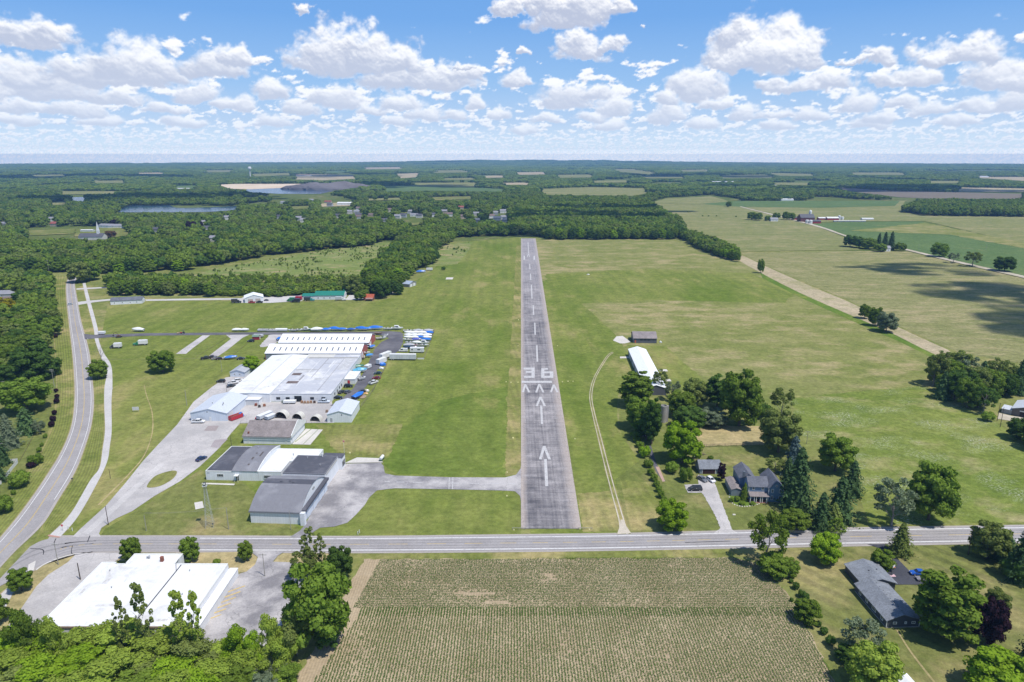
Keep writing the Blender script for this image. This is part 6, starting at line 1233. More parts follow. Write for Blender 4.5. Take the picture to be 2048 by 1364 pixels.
def boat(kind, u, v, head, label, L=6.5, hull=(.78, .78, .77), cover=None, group=None, name=None, cat='boat', at=None, z=.14):
    p = at if at is not None else P(u, v); W_ = .33 * L if L < 8 else 2.7; h = .8 if L < 8 else 1.1
    e = thing(name or {'covered': 'covered_boat', 'open': 'motorboat', 'cruiser': 'cabin_cruiser', 'pontoon': 'pontoon_boat', 'bare': 'boat_hull'}[kind], label, cat, p.x, p.y, math.radians(head), z, group)
    key = (round(L, 1),)
    if kind == 'pontoon':
        def tubes():
            m = MB()
            for y in (-.95, .95): m.cyl((-L/2, y, .55), (L/2 - .7, y, .55), .32, n=10).cyl((L/2 - .7, y, .55), (L/2, y, .68), .32, .06, 10)
            return m.mesh('pontoons', STEEL)
        put_mesh('pontoons', cmesh(('pt',) + key, tubes), e); put_mesh('deck', cmesh(('pd',) + key, lambda: MB().box(-L/2, L/2 - .3, -1.25, 1.25, .88, 1.0).mesh('deck', plain('deck_grey', (.5, .5, .5)))), e)
        put_mesh('railing', cmesh(('pr',) + key, lambda: MB().box(-L/2, L/2 - .35, -1.25, -1.19, 1.0, 1.62).box(-L/2, L/2 - .35, 1.19, 1.25, 1.0, 1.62).box(L/2 - .41, L/2 - .35, -1.19, 1.19, 1.0, 1.62).box(-L/2, -L/2 + .06, -1.19, 1.19, 1.0, 1.62).mesh('railing', paintm((.7, .7, .7)))), e, mat=paintm(hull))
        if cover: put_mesh('cover', cmesh(('pc',) + key, lambda: MB().prism([(-1.27, 1.6), (-1.27, 1.7), (-.5, 2.15), (.5, 2.15), (1.27, 1.7), (1.27, 1.6)], -L/2 - .02, L/2 - .3, 'x').mesh('cover', paintm(WHITE_T))), e, mat=paintm(cover))
        else:
            for x, y in ((-1.6, -.85), (-1.6, .85), (1.6, -.85), (1.6, .85), (.1, .9)): put_mesh('seat', cmesh('pseat', lambda: MB().box(-.6, .6, -.3, .3, 0, .42).box(-.6, .6, .2, .3, .42, .8).mesh('seat', paintm((.68, .66, .62)))), e, (x, y, 1.0))
            put_mesh('console', cmesh('pcons', lambda: MB().box(-.3, .3, -.3, .3, 0, .95).mesh('console', GREYP)), e, (.3, -.8, 1.0)); put_mesh('outboard_motor', cmesh('motor', motor), e, (-L/2 - .2, 0, .9))
    else:
        put_mesh('hull', cmesh(('hull', h) + key, lambda: hull_mesh(L, W_, h)), e, mat=paintm(hull))
        if kind == 'covered': put_mesh('cover', cmesh(('cover', h) + key, lambda: cover_mesh(L, W_, h, 1.0 if L < 8 else 1.5)), e, mat=paintm(cover or WHITE_T))
        if kind in ('open', 'cruiser'):
            put_mesh('cockpit', cmesh(('cockpit', h) + key, lambda: MB().box(-L * .42, L * .08, -W_ * .33, W_ * .33, .62 + h - .02, .62 + h + .03).mesh('cockpit', plain('cockpit_tan', (.30, .26, .22)))), e)
            ws = cmesh(('ws', h) + key, lambda: MB().loft([[(L * .12, -W_ * .38, .6 + h), (L * .2, -W_ * .2, .6 + h), (L * .2, W_ * .2, .6 + h), (L * .12, W_ * .38, .6 + h)], [(L * .06, -W_ * .36, 1.1 + h), (L * .12, -W_ * .2, 1.1 + h), (L * .12, W_ * .2, 1.1 + h), (L * .06, W_ * .36, 1.1 + h)]]).mesh('windshield', GLASS)); put_mesh('windshield', ws, e)
        if kind == 'open':
            for y in (-.45, .45): put_mesh('seat', cmesh('bseat', lambda: MB().box(-.3, .3, -.28, .28, 0, .35).box(-.3, -.2, -.28, .28, .35, .75).mesh('seat', paintm((.68, .66, .62)))), e, (-.4, y, .62 + h))
        if kind == 'cruiser':
            put_mesh('cabin', cmesh(('cab', h) + key, lambda: MB().loft([[(-L * .2, -W_ * .4, .6 + h), (L * .24, -W_ * .3, .6 + h), (L * .24, W_ * .3, .6 + h), (-L * .2, W_ * .4, .6 + h)], [(-L * .18, -W_ * .36, 1.9 + h), (L * .1, -W_ * .28, 1.9 + h), (L * .1, W_ * .28, 1.9 + h), (-L * .18, W_ * .36, 1.9 + h)]]).box(-L * .24, L * .12, -W_ * .38, W_ * .38, 1.9 + h, 2.0 + h).mesh('cabin', WHITE)), e)
            put_mesh('cabin_windows', cmesh(('cabw', h) + key, lambda: MB().box(-L * .14, L * .08, -W_ * .405, W_ * .405, 1.15 + h, 1.6 + h).mesh('cabin_windows', GLASS)), e)
        if L < 9 and kind != 'bare': put_mesh('outboard_motor', cmesh('motor', motor), e, (-L/2 - .18, 0, .75))
        def tr():
            m = MB()
            for y in (-.55, .55): m.box(-L * .42, L * .35, y - .05, y + .05, .45, .56)
            m.box(L * .35, L * .62, -.05, .05, .45, .55).box(-.9, -.8, -.95, .95, .34, .45)
            for x in (-.3 * L, .2 * L): m.box(x - .08, x + .08, -.55, .55, .52, .68)
            return m.mesh('trailer', STEEL)
        t = put_mesh('trailer', cmesh(('trailer',) + key, tr), e); a, b_ = wheel_meshes(.3, .2)
        for y in (.95, -.95): put_mesh('wheel', a, t, (-.85, y, .3))
    return e
GREYP = plain('console_grey', (.35, .35, .36))
def motor(): return MB().box(-.22, .22, -.2, .2, .35, .8).box(-.08, .1, -.08, .08, -.35, .35).mesh('outboard_motor', DARKM)
def boxtruck(u, v, head, cabc, boxc, label, L=6.8, name='box_truck', stripe=None):
    p = P(u, v); e = thing(name, label, 'truck', p.x, p.y, math.radians(head), .14)
    MB().prism([(1.0, .5), (1.0, 2.3), (2.1, 2.3), (2.35, 1.5), (L/2 + .3, 1.35), (L/2 + .4, .5)], -1.05, 1.05, 'y').obj('cab', paintm(cabc), e)
    MB().box(1.75, 2.28, -1.07, 1.07, 1.5, 2.1).obj('cab_windows', GLASS, e); bx = MB().box(-L/2 - .4, .9, -1.22, 1.22, .95, 3.4).obj('cargo_box', paintm(boxc), e)
    if stripe:
        m = MB(); r = random.Random(3)
        for k in range(9): x = -L/2 + .1 + k * .42; m.box(x, x + .3, -1.245, -1.21, 1.75 + .1 * r.random(), 2.55 + .15 * r.random())
        m.obj('lettering', paintm(stripe), bx)
    MB().box(-L/2 - .4, L/2, -.45, .45, .6, .93).obj('chassis', DARKM, e); wheels(e, (-L/2 + .9, L/2 - .6), .98, .48, .28); return e
# ---- cars
car('sedan', 140.5, 610, 80, (.45, .50, .55), 'pale blue-silver car driving on the main road', name='driven_car')
car('pickup', 397, 846, 2, (.78, .78, .78), 'white pickup truck parked in front of the pale blue-white metal building')
car('sedan', 403, 920, 62, (.025, .045, .12), 'dark blue car alone at the edge of the weathered lot')
car('suv', 442, 765, 178, (.02, .022, .026), 'black car parked on the grass edge left of the works hall'); car('pickup', 467, 768, 30, (.75, .75, .75), 'white pickup with dark windows beside the works hall wall'); car('suv', 478, 763, 32, (.76, .76, .76), 'white suv in front of the pickup, along the works hall wall'); car('sedan', 463, 774, 32, (.03, .035, .04), 'black car nose half hidden behind the works hall roof edge')
car('pickup', 648, 806, 0, (.62, .68, .76), 'white and blue pickup parked at the wall of the grey-roofed hall')
car('suv', 697, 774.5, 4, (.015, .02, .03), 'black car on the grass beside the red-doored annex'); car('sedan', 676, 797.5, 6, (.015, .02, .035), 'black car on the grass at the grey-roofed hall corner'); car('sedan', 684, 786, 60, (.05, .06, .06), 'dark grey car angled on the grass along the hall'); car('hatchback', 696, 786, 60, (.12, .13, .14), 'grey car angled beside the dark grey one along the hall')
for u, v, k, c, lab in ((747, 767.5, 'pickup', (.76, .76, .75), 'white pickup in the row of vehicles on the fence side of the dark road'), (753, 758, 'sedan', (.22, .015, .04), 'dark red car in the fence-side row, uphill of the white pickup'), (756, 748.5, 'sedan', (.02, .05, .05), 'dark green car in the fence-side row below the white trailers'), (724, 786, 'hatchback', (.02, .02, .025), 'small black car next to the blue-covered boat')): car(k, u, v, 55 if k == 'pickup' else 185, c, lab)
for u, v, c, lab in ((412, 718.5, (.03, .025, .025), 'black pickup at the left end of the row on the grass'), (424, 717, (.04, .015, .015), 'dark red and black pickup second in the row on the grass'), (431, 719, (.32, .30, .28), 'dull grey car in the middle of the row on the grass'), (440, 719, (.05, .025, .03), 'dark maroon car right of the grey one in the grass row')): car('pickup' if u < 430 else 'sedan', u, v, 25, c, lab)
car('sedan', 482, 719, 22, (.03, .035, .05), 'small dark car alone right of the blue-covered boat on the grass'); car('hatchback', 450, 718, 200, (.55, .55, .53), 'white car between the maroon car and the blue-covered boat')
car('suv', 502, 684, 185, (.02, .022, .03), 'black car beside the red and green shed on the grass')
car('sedan', 1404, 961, -62, (.14, .15, .17), 'grey sedan parked below the garage door'); car('hatchback', 1421.5, 962.5, -68, (.78, .78, .78), 'white car parked right of the grey sedan by the garage'); car('minivan', 1390, 981, 182, (.025, .028, .035), 'black minivan on the side arm of the farm drive')
car('sedan', 1836, 1149.5, 176, (.02, .10, .42), 'bright blue sedan parked on the dark driveway'); car('sedan', 1849, 1161.5, 174, (.23, .22, .23), 'silver car with a dark top beside the blue sedan')
car('suv', 1284, 871, -50, (.03, .035, .05), 'dark car half hidden under the grove tree by the garden path'); car('suv', 2000, 832, 60, (.02, .02, .022), 'dark vehicle beside the barn lean-to') if False else None
car('van', 807, 703.5, 180, (.78, .78, .77), 'white van at the front of the boat lot')
car('sedan', 521, 838, 190, (.42, .03, .04), 'small red car behind the brown-roofed hangar roof')
for u, v, c, lab in ((503.5, 606.5, (.45, .03, .03), 'red pickup beside the white garage'), (519, 606, (.02, .02, .022), 'black pickup in front of the white garage doors'), (532, 602, (.12, .12, .13), 'grey car at the right corner of the white garage')): car('pickup' if 'pickup' in lab else 'sedan', u, v, 175, c, lab)
# ---- trucks
boxtruck(232, 696.5, 190, (.05, .05, .055), (.80, .78, .77), 'smaller white box truck with red lettering and a dark cab on the grass', 6.2, stripe=(.6, .12, .15)); boxtruck(281, 690.5, 190, (.03, .22, .10), (.80, .78, .77), 'larger white box truck with red lettering and a green cab on the grass', 8.0, stripe=(.6, .12, .15))
boxtruck(473, 606, 10, (.03, .03, .032), (.06, .055, .06), 'black box truck parked left of the white garage', 7); boxtruck(682, 601, 0, (.78, .78, .77), (.55, .56, .57), 'white truck with a long grey body in front of the green-roofed building', 8.5); boxtruck(619, 602, 0, (.05, .30, .28), (.05, .06, .07), 'truck with a teal cab and a black body in the truck yard', 8)
boxtruck(594, 600.5, 180, (.42, .03, .04), (.45, .03, .05), 'red truck parked left in the truck yard', 8); boxtruck(582, 603, 180, (.03, .20, .09), (.05, .22, .12), 'green truck at the left end of the truck yard', 6); boxtruck(591, 605, 180, (.02, .03, .07), (.025, .03, .05), 'dark blue truck in front of the red one', 7)
def trailer(u, v, head, L, h, col, label, name='cargo_trailer', cat='trailer', z=.14, W_=2.5, clear=.8, rust=False):
    p = P(u, v); e = thing(name, label, cat, p.x, p.y, math.radians(head), z); m = siding('trailer_side_%d' % len(MATS), col, 'v', .6, .86, .4, .4, .25 if rust else .1)
    MB().box(-L/2, L/2, -W_/2, W_/2, clear, h).obj('box', m, e); MB().box(-L/2 - .03, L/2 + .03, -W_/2 - .03, W_/2 + .03, h + .005, h + .06).obj('roof', WHITE, e)
    MB().box(-L/2 + .5, L/2 - .3, -.5, .5, clear - .3, clear - .02).obj('chassis', DARKM, e); wheels(e, (-L/2 + 1.2, -L/2 + 2.3) if L > 8 else (-.2,), W_/2 - .2, .42 if clear > .6 else .3, .25); return e
trailer(806, 720, -2, 16.0, 3.7, (.66, .67, .68), 'long white corrugated trailer standing between the dark road and the mown field', rust=True); trailer(771, 717, 62, 9, 3.6, (.74, .73, .71), 'white trailer in the fence-side row, uppermost by the long corrugated one'); trailer(763, 728, 62, 7, 3.4, (.70, .69, .69), 'pale trailer in the fence-side row with a blue tarpaulin pile below it')
trailer(711, 757, 10, 4.5, 1.6, (.60, .61, .62), 'low grey utility trailer on the grass by the annex', clear=.5); trailer(204, 668.5, 5, 4.2, 1.9, (.78, .78, .78), 'small white cargo trailer where the dark road meets the sidewalk', clear=.5); trailer(736, 737, 70, 4.2, 2.1, (.68, .68, .69), 'small rounded white caravan on the dark road edge', name='caravan', cat='caravan', clear=.5)
trailer(530, 836, 62, 8, 2.2, (.52, .55, .60), 'silver flat trailer behind the brown-roofed hangar', clear=.7); trailer(541, 838, 60, 5, 1.9, (.40, .45, .52), 'blue-grey trailer between the silver trailer and the hoop shelters', clear=.6); trailer(580, 807, 3, 6, 1.5, (.76, .77, .77), 'long white trailer at the wall of the grey-roofed hall', clear=.6)
trailer(655, 836, 5, 4, 1.5, (.35, .36, .38), 'grey trailer between the shelters and the white metal barn', clear=.5) if False else None
trailer(780, 557, 0, 6, 2.6, (.76, .76, .75), 'small white caravan at the tree belt end near the blue-grey barn', name='caravan', cat='caravan', clear=.6); trailer(826, 538, 0, 6, 2.6, (.76, .76, .75), 'white caravan left of the blue-covered boat in the clearing', name='caravan', cat='caravan', clear=.6); trailer(859, 541, 0, 6.5, 2.6, (.76, .76, .75), 'white caravan right of the blue-covered boat in the clearing', name='caravan', cat='caravan', clear=.6)
# motorhome
p = P(835, 705); e = thing('motorhome', 'white motorhome with dark side windows in the boat lot', 'motorhome', p.x, p.y, 0, .14); MB().box(-4.6, 4.2, -1.25, 1.25, .6, 3.2).obj('body', WHITE, e); MB().box(-4.5, 4.1, -1.2, 1.2, 3.21, 3.3).obj('roof', plain('rv_roof', (.72, .72, .72)), e)
for x in (-3.2, .6, 1.6): MB().box(x - .45, x + .45, -1.29, -1.22, 1.8, 2.5).obj('window', GLASS, e)
MB().box(3.9, 4.24, -1.1, 1.1, 1.7, 2.7).obj('windshield', GLASS, e); MB().box(2.6, 3.3, -1.28, -1.22, .8, 2.6).obj('door', plain('rv_door', (.6, .6, .6)), e); wheels(e, (-2.6, 3.0), 1.05, .42, .28)
# ---- boats along the far side of the dark road
for i, (k, u, v, L, hull, cov, lab) in enumerate((('covered', 275, 664, 8.5, None, WHITE_T, 'single white-wrapped boat by the dark road near the sidewalk'), ('covered', 474, 663.5, 7.0, None, WHITE_T, 'left of two white-wrapped boats end to end by the dark road'), ('covered', 489, 663.5, 6.0, None, WHITE_T, 'right of two white-wrapped boats end to end by the dark road'),
    ('pontoon', 525, 663.5, 7.5, (.70, .70, .70), None, 'first white pontoon boat in the row beyond the barns'), ('pontoon', 544, 664, 7.5, (.66, .64, .62), None, 'beige pontoon boat second in the row beyond the barns'), ('pontoon', 563, 663.5, 8.5, (.70, .70, .70), WHITE_T, 'covered white pontoon boat third in the row beyond the barns'), ('open', 583, 664, 6.0, None, None, 'small open white boat right of the covered pontoon boat'), ('open', 596, 663.5, 6.0, None, None, 'open white boat left of the tall white cabin boat'),
    ('cruiser', 612, 662.5, 7.5, None, None, 'tall white cabin boat in the row beyond the barns'), ('open', 625, 663, 7.0, (.03, .18, .13), None, 'dark green boat in the row beyond the barns'), ('covered', 634, 663.5, 8.5, None, WHITE_T, 'long white-wrapped boat left of the blue-covered ones'), ('covered', 652, 663, 7.0, None, BLUE_T, 'first blue-covered boat in the row beyond the barns'), ('covered', 668, 662.5, 8.0, None, BLUE_T, 'second blue-covered boat in the row beyond the barns'), ('covered', 684, 662.5, 7.5, None, BLUE_T, 'third blue-covered boat in the row beyond the barns'),
    ('covered', 703, 663, 6.5, (.30, .20, .18), (.03, .12, .40), 'low dark-blue covered boat fourth among the blue ones'), ('covered', 722, 662, 8.5, None, BLUE_T, 'fifth blue-covered boat in the row beyond the barns'), ('covered', 734, 661.5, 6.0, None, (.04, .22, .62), 'small blue-covered boat squeezed before the longest one'), ('covered', 751, 660.5, 10.5, None, BLUE_T, 'longest blue-covered boat, at the right end of the blue row'), ('open', 774, 661, 6.5, None, None, 'open white boat between the longest blue cover and the cruiser'), ('cruiser', 794, 660.5, 8.5, None, None, 'white cabin cruiser at the bend of the dark road'))):
    q = P(u, v); q.y += 1.0; boat(k, u, v, 0 if i % 3 else 180, lab, L, hull or (.78, .78, .77), cov, at=q)
# boat lot east of the dark road
r = random.Random(4); rows = [(664.5, 810, 861), (668.5, 812, 862), (673.5, 810, 859), (678, 810, 858), (682.5, 809, 857), (688.5, 813, 853), (693.5, 812, 851), (698, 812, 846)]
desc = [[('open', WHITE_T, 'grey open'), ('open', None, 'white open'), ('covered', GREY_T, 'grey-covered'), ('open', None, 'low open'), ('covered', GREY_T, 'grey covered')], [('covered', WHITE_T, 'white-wrapped'), ('covered', WHITE_T, 'white-wrapped'), ('covered', WHITE_T, 'white-wrapped'), ('covered', BLUE_T, 'blue-covered')], [('covered', WHITE_T, 'white-wrapped'), ('covered', WHITE_T, 'white-wrapped'), ('covered', WHITE_T, 'white-wrapped'), ('covered', WHITE_T, 'white-wrapped')], [('covered', WHITE_T, 'white-wrapped'), ('covered', WHITE_T, 'white-wrapped'), ('covered', BLUE_T, 'blue-covered'), ('covered', WHITE_T, 'white-wrapped')], [('open', None, 'beige open'), ('covered', (.10, .12, .45), 'indigo-covered'), ('covered', BLUE_T, 'blue-covered')], [('open', None, 'pale open'), ('covered', WHITE_T, 'white-wrapped'), ('cruiser', None, 'white cabin')], [('covered', GREY_T, 'grey-covered'), ('open', None, 'maroon'), ('open', None, 'tan open')], [('covered', (.03, .06, .10), 'black-covered'), ('covered', (.04, .05, .07), 'dark-covered')]]
ordn = ['farthest', 'second-farthest', 'third', 'fourth', 'fifth', 'sixth', 'seventh', 'nearest']
for ri, ((v, u0, u1), ds) in enumerate(zip(rows, desc)):
    for k, (kd, cv, w_) in enumerate(ds):
        u = u0 + 7 + (u1 - u0 - 12) * (k / max(1, len(ds) - 1)) if len(ds) > 1 else (u0 + u1) / 2
        if ri == 7: u = 816 + 9 * k
        posn = ['left end', 'second place', 'third place', 'right end', 'far right end'][k] if len(ds) > 3 else ['left end', 'middle', 'right end'][k] if len(ds) == 3 else ['left end', 'right end'][k]
        boat(kd, u, v, r.choice((0, 180)) + r.uniform(-6, 6), w_ + ' boat at the ' + posn + ' of the ' + ordn[ri] + ' row in the boat lot', r.uniform(6.2, 7.6) if kd != 'cruiser' else 7.5, (.30, .03, .06) if w_ == 'maroon' else (.04, .04, .05) if 'dark' in w_ or 'black' in w_ else (.76, .75, .72), cv)
# beside the hall and fence side
for k, u, v, hd, L, hull, cov, lab in (('covered', 716, 737, 20, 7.5, None, GREEN_T, 'white boat with a dark green cover beside the grey-roofed hall'), ('covered', 720.5, 745.5, 15, 8, None, TEAL_T, 'white boat with a pale blue cover beside the grey-roofed hall'), ('open', 724.5, 760, 40, 4.6, None, None, 'small white dinghy on the dark road by the annex'), ('covered', 717, 796, 60, 8, (.05, .05, .06), BLUE_T, 'blue-covered boat beside the white metal barn'), ('covered', 739.5, 714.5, 20, 4.5, None, (.04, .25, .60), 'little blue-covered boat on the grass patch by the red gable'), ('open', 731, 709, 10, 6, None, None, 'white open boat by the nearer red gable'), ('covered', 745, 697, 40, 4.2, None, BLUE_T, 'tiny blue-covered boat before the farther red gable'), ('cruiser', 738, 697, 0, 7.5, None, None, 'white cabin boat under the farther red gable'),
    ('open', 763, 679, 25, 7, None, None, 'white boat on the grass patch inside the road bend'), ('open', 772, 674, 60, 5, None, None, 'small white boat at the tip of the grass patch in the road bend'), ('bare', 757, 669.5, -10, 6, (.26, .16, .10), None, 'brown bare hull behind the farther barn'), ('open', 727, 717, 100, 5, (.6, .5, .45), None, 'beige boat with reddish seats near the hall corner'), ('covered', 463, 718.5, 18, 7, (.5, .5, .5), BLUE_T, 'blue-covered boat in the row of cars on the grass'), ('open', 455, 719, 200, 5, None, None, 'white boat left of the blue-covered one in the car row'), ('covered', 842, 546, 8, 10, (.6, .62, .65), BLUE_T, 'large blue-covered boat in the clearing by the tree belt'), ('covered', 558, 681, 80, 5, None, BLUE_T, 'blue-covered boat at the left end of the farther barn'), ('pontoon', 518, 674.5, 0, 6.5, (.72, .72, .72), GREY_T, 'pontoon boat with a grey canopy beside the red and green shed')):
    boat(k, u, v, hd, lab, L, hull or (.78, .78, .77), cov)
def tarp_pile(u, v, rx, ry, h, col, label, nm='tarpaulin_pile', cat='tarpaulin'):
    p = P(u, v); bm = bmesh.new(); bmesh.ops.create_icosphere(bm, subdivisions=2, radius=1); r = random.Random(u)
    for w in bm.verts: k = r.uniform(.78, 1.12); w.co = Vector((w.co.x * rx * k, w.co.y * ry * k, max(0, w.co.z + .15) * h * k))
    me = bpy.data.meshes.new(nm); bm.to_mesh(me); bm.free(); me.materials.append(paintm(col)); o = bpy.data.objects.new(nm, me); COL.objects.link(o); o.location = (p.x, p.y, .14); o['label'] = label; o['category'] = cat; return o
tarp_pile(766, 731, 2.0, 1.6, 1.7, BLUE_T, 'heap under a blue tarpaulin at the foot of the pale trailer'); tarp_pile(763, 738, 1.8, 1.2, 1.2, (.6, .6, .58), 'light grey heap of gear below the blue tarpaulin heap'); tarp_pile(733, 783, 1.6, 1.1, 1.0, (.50, .48, .44), 'grey heap of scrap by the fence near the blue-covered boat'); tarp_pile(731, 788, 1.6, .9, .7, (.55, .32, .10), 'rust-orange heap beside the grey scrap by the fence'); tarp_pile(725, 794, 2.2, 2.6, .6, (.33, .24, .17), 'brown heap of timber right of the blue-covered boat')
tarp_pile(482, 833, 1.5, 1.3, 1.9, (.05, .20, .55), 'blue tarpaulin bundle leaning on the red dumpster')
# ------------------------------------------------------------------ small structures, poles, signs, fences
p = P(472, 838); e = thing('dumpster', 'big red open dumpster beside the pale blue-white metal building', 'dumpster', p.x, p.y, math.radians(58), .14)
m = MB(); m.box(-3.2, 3.2, -1.2, -1.1, .3, 2.0).box(-3.2, 3.2, 1.1, 1.2, .3, 2.0).box(-3.2, -3.1, -1.1, 1.1, .3, 2.0).box(3.1, 3.2, -1.1, 1.1, .3, 2.0).box(-3.1, 3.1, -1.1, 1.1, .3, .45)
for k in range(7): x = -2.8 + k * .93; m.box(x - .06, x + .06, -1.3, -1.2, .3, 2.0).box(x - .06, x + .06, 1.2, 1.3, .3, 2.0)
m.obj('bin', paintm((.48, .03, .045)), e); MB().box(-3.05, 3.05, -1.05, 1.05, 1.35, 1.5).obj('rubbish', plain('rubbish', (.22, .15, .10), .9, .1, .5, 3), e)
for k, (u, v, r, L, lab) in enumerate(((561, 838, 3.1, 6, 'largest hoop shelter, open with dark timbers inside, behind the brown roof'), (594, 839, 2.5, 6, 'middle hoop shelter with a white cover and dark mouth'), (630, 844, 2.5, 5.5, 'lowest hoop shelter beside the white metal barn'))):
    p = P(u, v); e = thing('hoop_shelter', lab, 'shelter', p.x, p.y, math.radians(-8), .14); n = 14; L *= .6
    ar = lambda rr: [(rr * math.cos(PI * i / n), rr * 1.1 * math.sin(PI * i / n)) for i in range(n + 1)]
    vs, fs = [], []
    for y in (0, L):
        vs += [(x, y, z) for x, z in ar(r)] + [(x, y, z) for x, z in ar(r - .06)]
    q = n + 1
    for i in range(n): fs += [(i, i + 1, 2*q + i + 1, 2*q + i), (q + i, 3*q + i, 3*q + i + 1, q + i + 1), (i, q + i, q + i + 1, i + 1), (2*q + i, 2*q + i + 1, 3*q + i + 1, 3*q + i)]
    MB().add(vs, fs).obj('cover', plain('cream_cover', (.60, .58, .52), .6, .2, .15), e); MB().prism([(x * .97, z) for x, z in ar(r)], L - .3, L - .2, 'y').obj('end_panel', plain('shelter_end', (.16, .15, .14)), e)
    rb = MB()
    for y in (0.05, L * .33, L * .66): 
        for i in range(n): a, b_ = ar(r - .1)[i], ar(r - .1)[i + 1]; rb.cyl((a[0], y, a[1]), (b_[0], y, b_[1]), .05, n=4)
    rb.obj('ribs', WOOD, e); MB().box(-r * .7, r * .5, 1, L - 1, .05, .9).box(-r * .6, -.2, 1.2, L - 1.4, .9, 1.5).obj('timber_stack', plain('dark_timber', (.06, .05, .045)), e)
# crates and pallets in the yard
for i, (u, v, c, lab) in enumerate(((604, 806.5, (.42, .24, .14), 'left pallet stack of reddish bricks against the grey-roofed hall'), (610, 807, (.40, .25, .16), 'second pallet stack against the grey-roofed hall'), (616, 807, (.45, .28, .17), 'third pallet stack against the grey-roofed hall'), (622, 806.5, (.42, .25, .15), 'right pallet stack against the grey-roofed hall'), (629, 806.5, (.12, .08, .07), 'dark crate between the pallet stacks and the pickup'), (566, 806, (.22, .27, .24), 'green-grey bin against the grey-roofed hall'), (654, 825, (.34, .24, .18), 'lone brown crate near the white metal barn'), (519, 815, (.10, .09, .09), 'dark machine at the porch of the works hall'), (529, 813, (.38, .17, .10), 'rust-red machine frame at the porch corner'), (512, 812, (.30, .10, .07), 'dark red machine before the porch wall'))):
    p = P(u, v); e = thing('pallet_stack' if 'pallet' in lab else 'crate' if 'crate' in lab else 'waste_bin' if 'bin' in lab else 'machine', lab, 'pallets' if 'pallet' in lab else 'crate' if 'crate' in lab else 'bin' if 'bin' in lab else 'machine', p.x, p.y, math.radians(random.uniform(-12, 12)), .12)
    b_ = MB()
    for k in range(3): b_.box(-.6, .6, -.5 + .4 * k, -.35 + .4 * k, 0, .12)
    b_.obj('base', WOOD, e); t = MB()
    for k in range(3): t.box(-.55 + .03 * k, .55 - .04 * k, -.48, .48, .13 + .36 * k, .47 + .36 * k)
    t.obj('load', plain('load_%d' % i, c, .9, .1, .35, 3), e)
# red and green shed, machines on the dark road
p = P(505, 680); e = thing('red_shed', 'little red shed with a green roof among the parked boats', 'shed', p.x, p.y, .1); gable(e, 4.5, 3.5, 2.2, 3.1, 'x', plain('barn_red', (.34, .03, .05)), plain('green_felt', (.16, .24, .18)), .2); MB().box(4.53, 4.6, 1, 2.6, .05, 2).obj('door', WHITE, e)
p = P(365, 668); e = thing('tractor', 'small red tractor with a loader on the dark road', 'tractor', p.x, p.y, PI + .05, .14); MB().box(-.2, 1.6, -.35, .35, .7, 1.25).obj('bonnet', paintm((.5, .04, .03)), e); MB().box(-1.1, -.2, -.5, .5, .8, 1.1).box(-1.0, -.8, -.4, .4, 1.1, 1.7).obj('seat', DARKM, e)
MB().cyl((-1, -.5, 1), (-1, -.5, 2.3), .04).cyl((-1, .5, 1), (-1, .5, 2.3), .04).box(-1.5, -.1, -.7, .7, 2.3, 2.38).obj('canopy', DARKM, e); MB().box(1.0, 2.9, -.5, -.4, .9, 1.0).box(1.0, 2.9, .4, .5, .9, 1.0).box(2.8, 3.5, -.9, .9, .4, 1.0).obj('loader', plain('tan_loader', (.5, .38, .24)), e)
a, b_ = wheel_meshes(.62, .4); a2, b2 = wheel_meshes(.36, .25)
for y in (.75, -.75): k = put_mesh('wheel', a, e, (-.75, y, .62)); put_mesh('rim', b_, k); k = put_mesh('wheel', a2, e, (1.2, y, .36)); put_mesh('rim', b2, k)
p = P(238, 675); e = thing('digger', 'rusty brown digger arm and undercarriage beside the dark road', 'digger', p.x, p.y, .1, .1); MB().box(-1.8, 1.8, -1.1, -.6, 0, .7).box(-1.8, 1.8, .6, 1.1, 0, .7).obj('tracks', DARKM, e); MB().box(-1.2, .8, -.8, .8, .72, 1.5).obj('chassis', plain('rust_brown', (.17, .10, .07), .9, .2, .3), e)
v, f = tube([(.4, 0, 1.3), (-1.4, 0, 3.6), (-3.0, 0, 3.1), (-3.6, 0, 1.6)], [.2, .2, .16, .12], 6); MB().add(v, f).obj('arm', plain('rust_brown', (.17, .10, .07)), e); MB().prism([(-4.0, 1.0), (-3.2, 1.0), (-3.3, 1.7), (-3.8, 1.7)], -.4, .4, 'y').obj('bucket', DARKM, e)
# fuel tank by the taxiway
p = P(764, 921); e = thing('fuel_tank', 'white upright-ended fuel tank on a green base by the concrete pad', 'tank', p.x, p.y, math.radians(80), .2); v, f = tube([(-1.5, 0, 1.25), (-1.3, 0, 1.25), (1.3, 0, 1.25), (1.5, 0, 1.25)], [.35, .65, .65, .35], 14); MB().add(v, f).obj('tank', WHITE, e); MB().box(-1.2, -.9, -.6, .6, 0, .8).box(.9, 1.2, -.6, .6, 0, .8).obj('cradle', plain('cradle_green', (.08, .16, .11)), e)
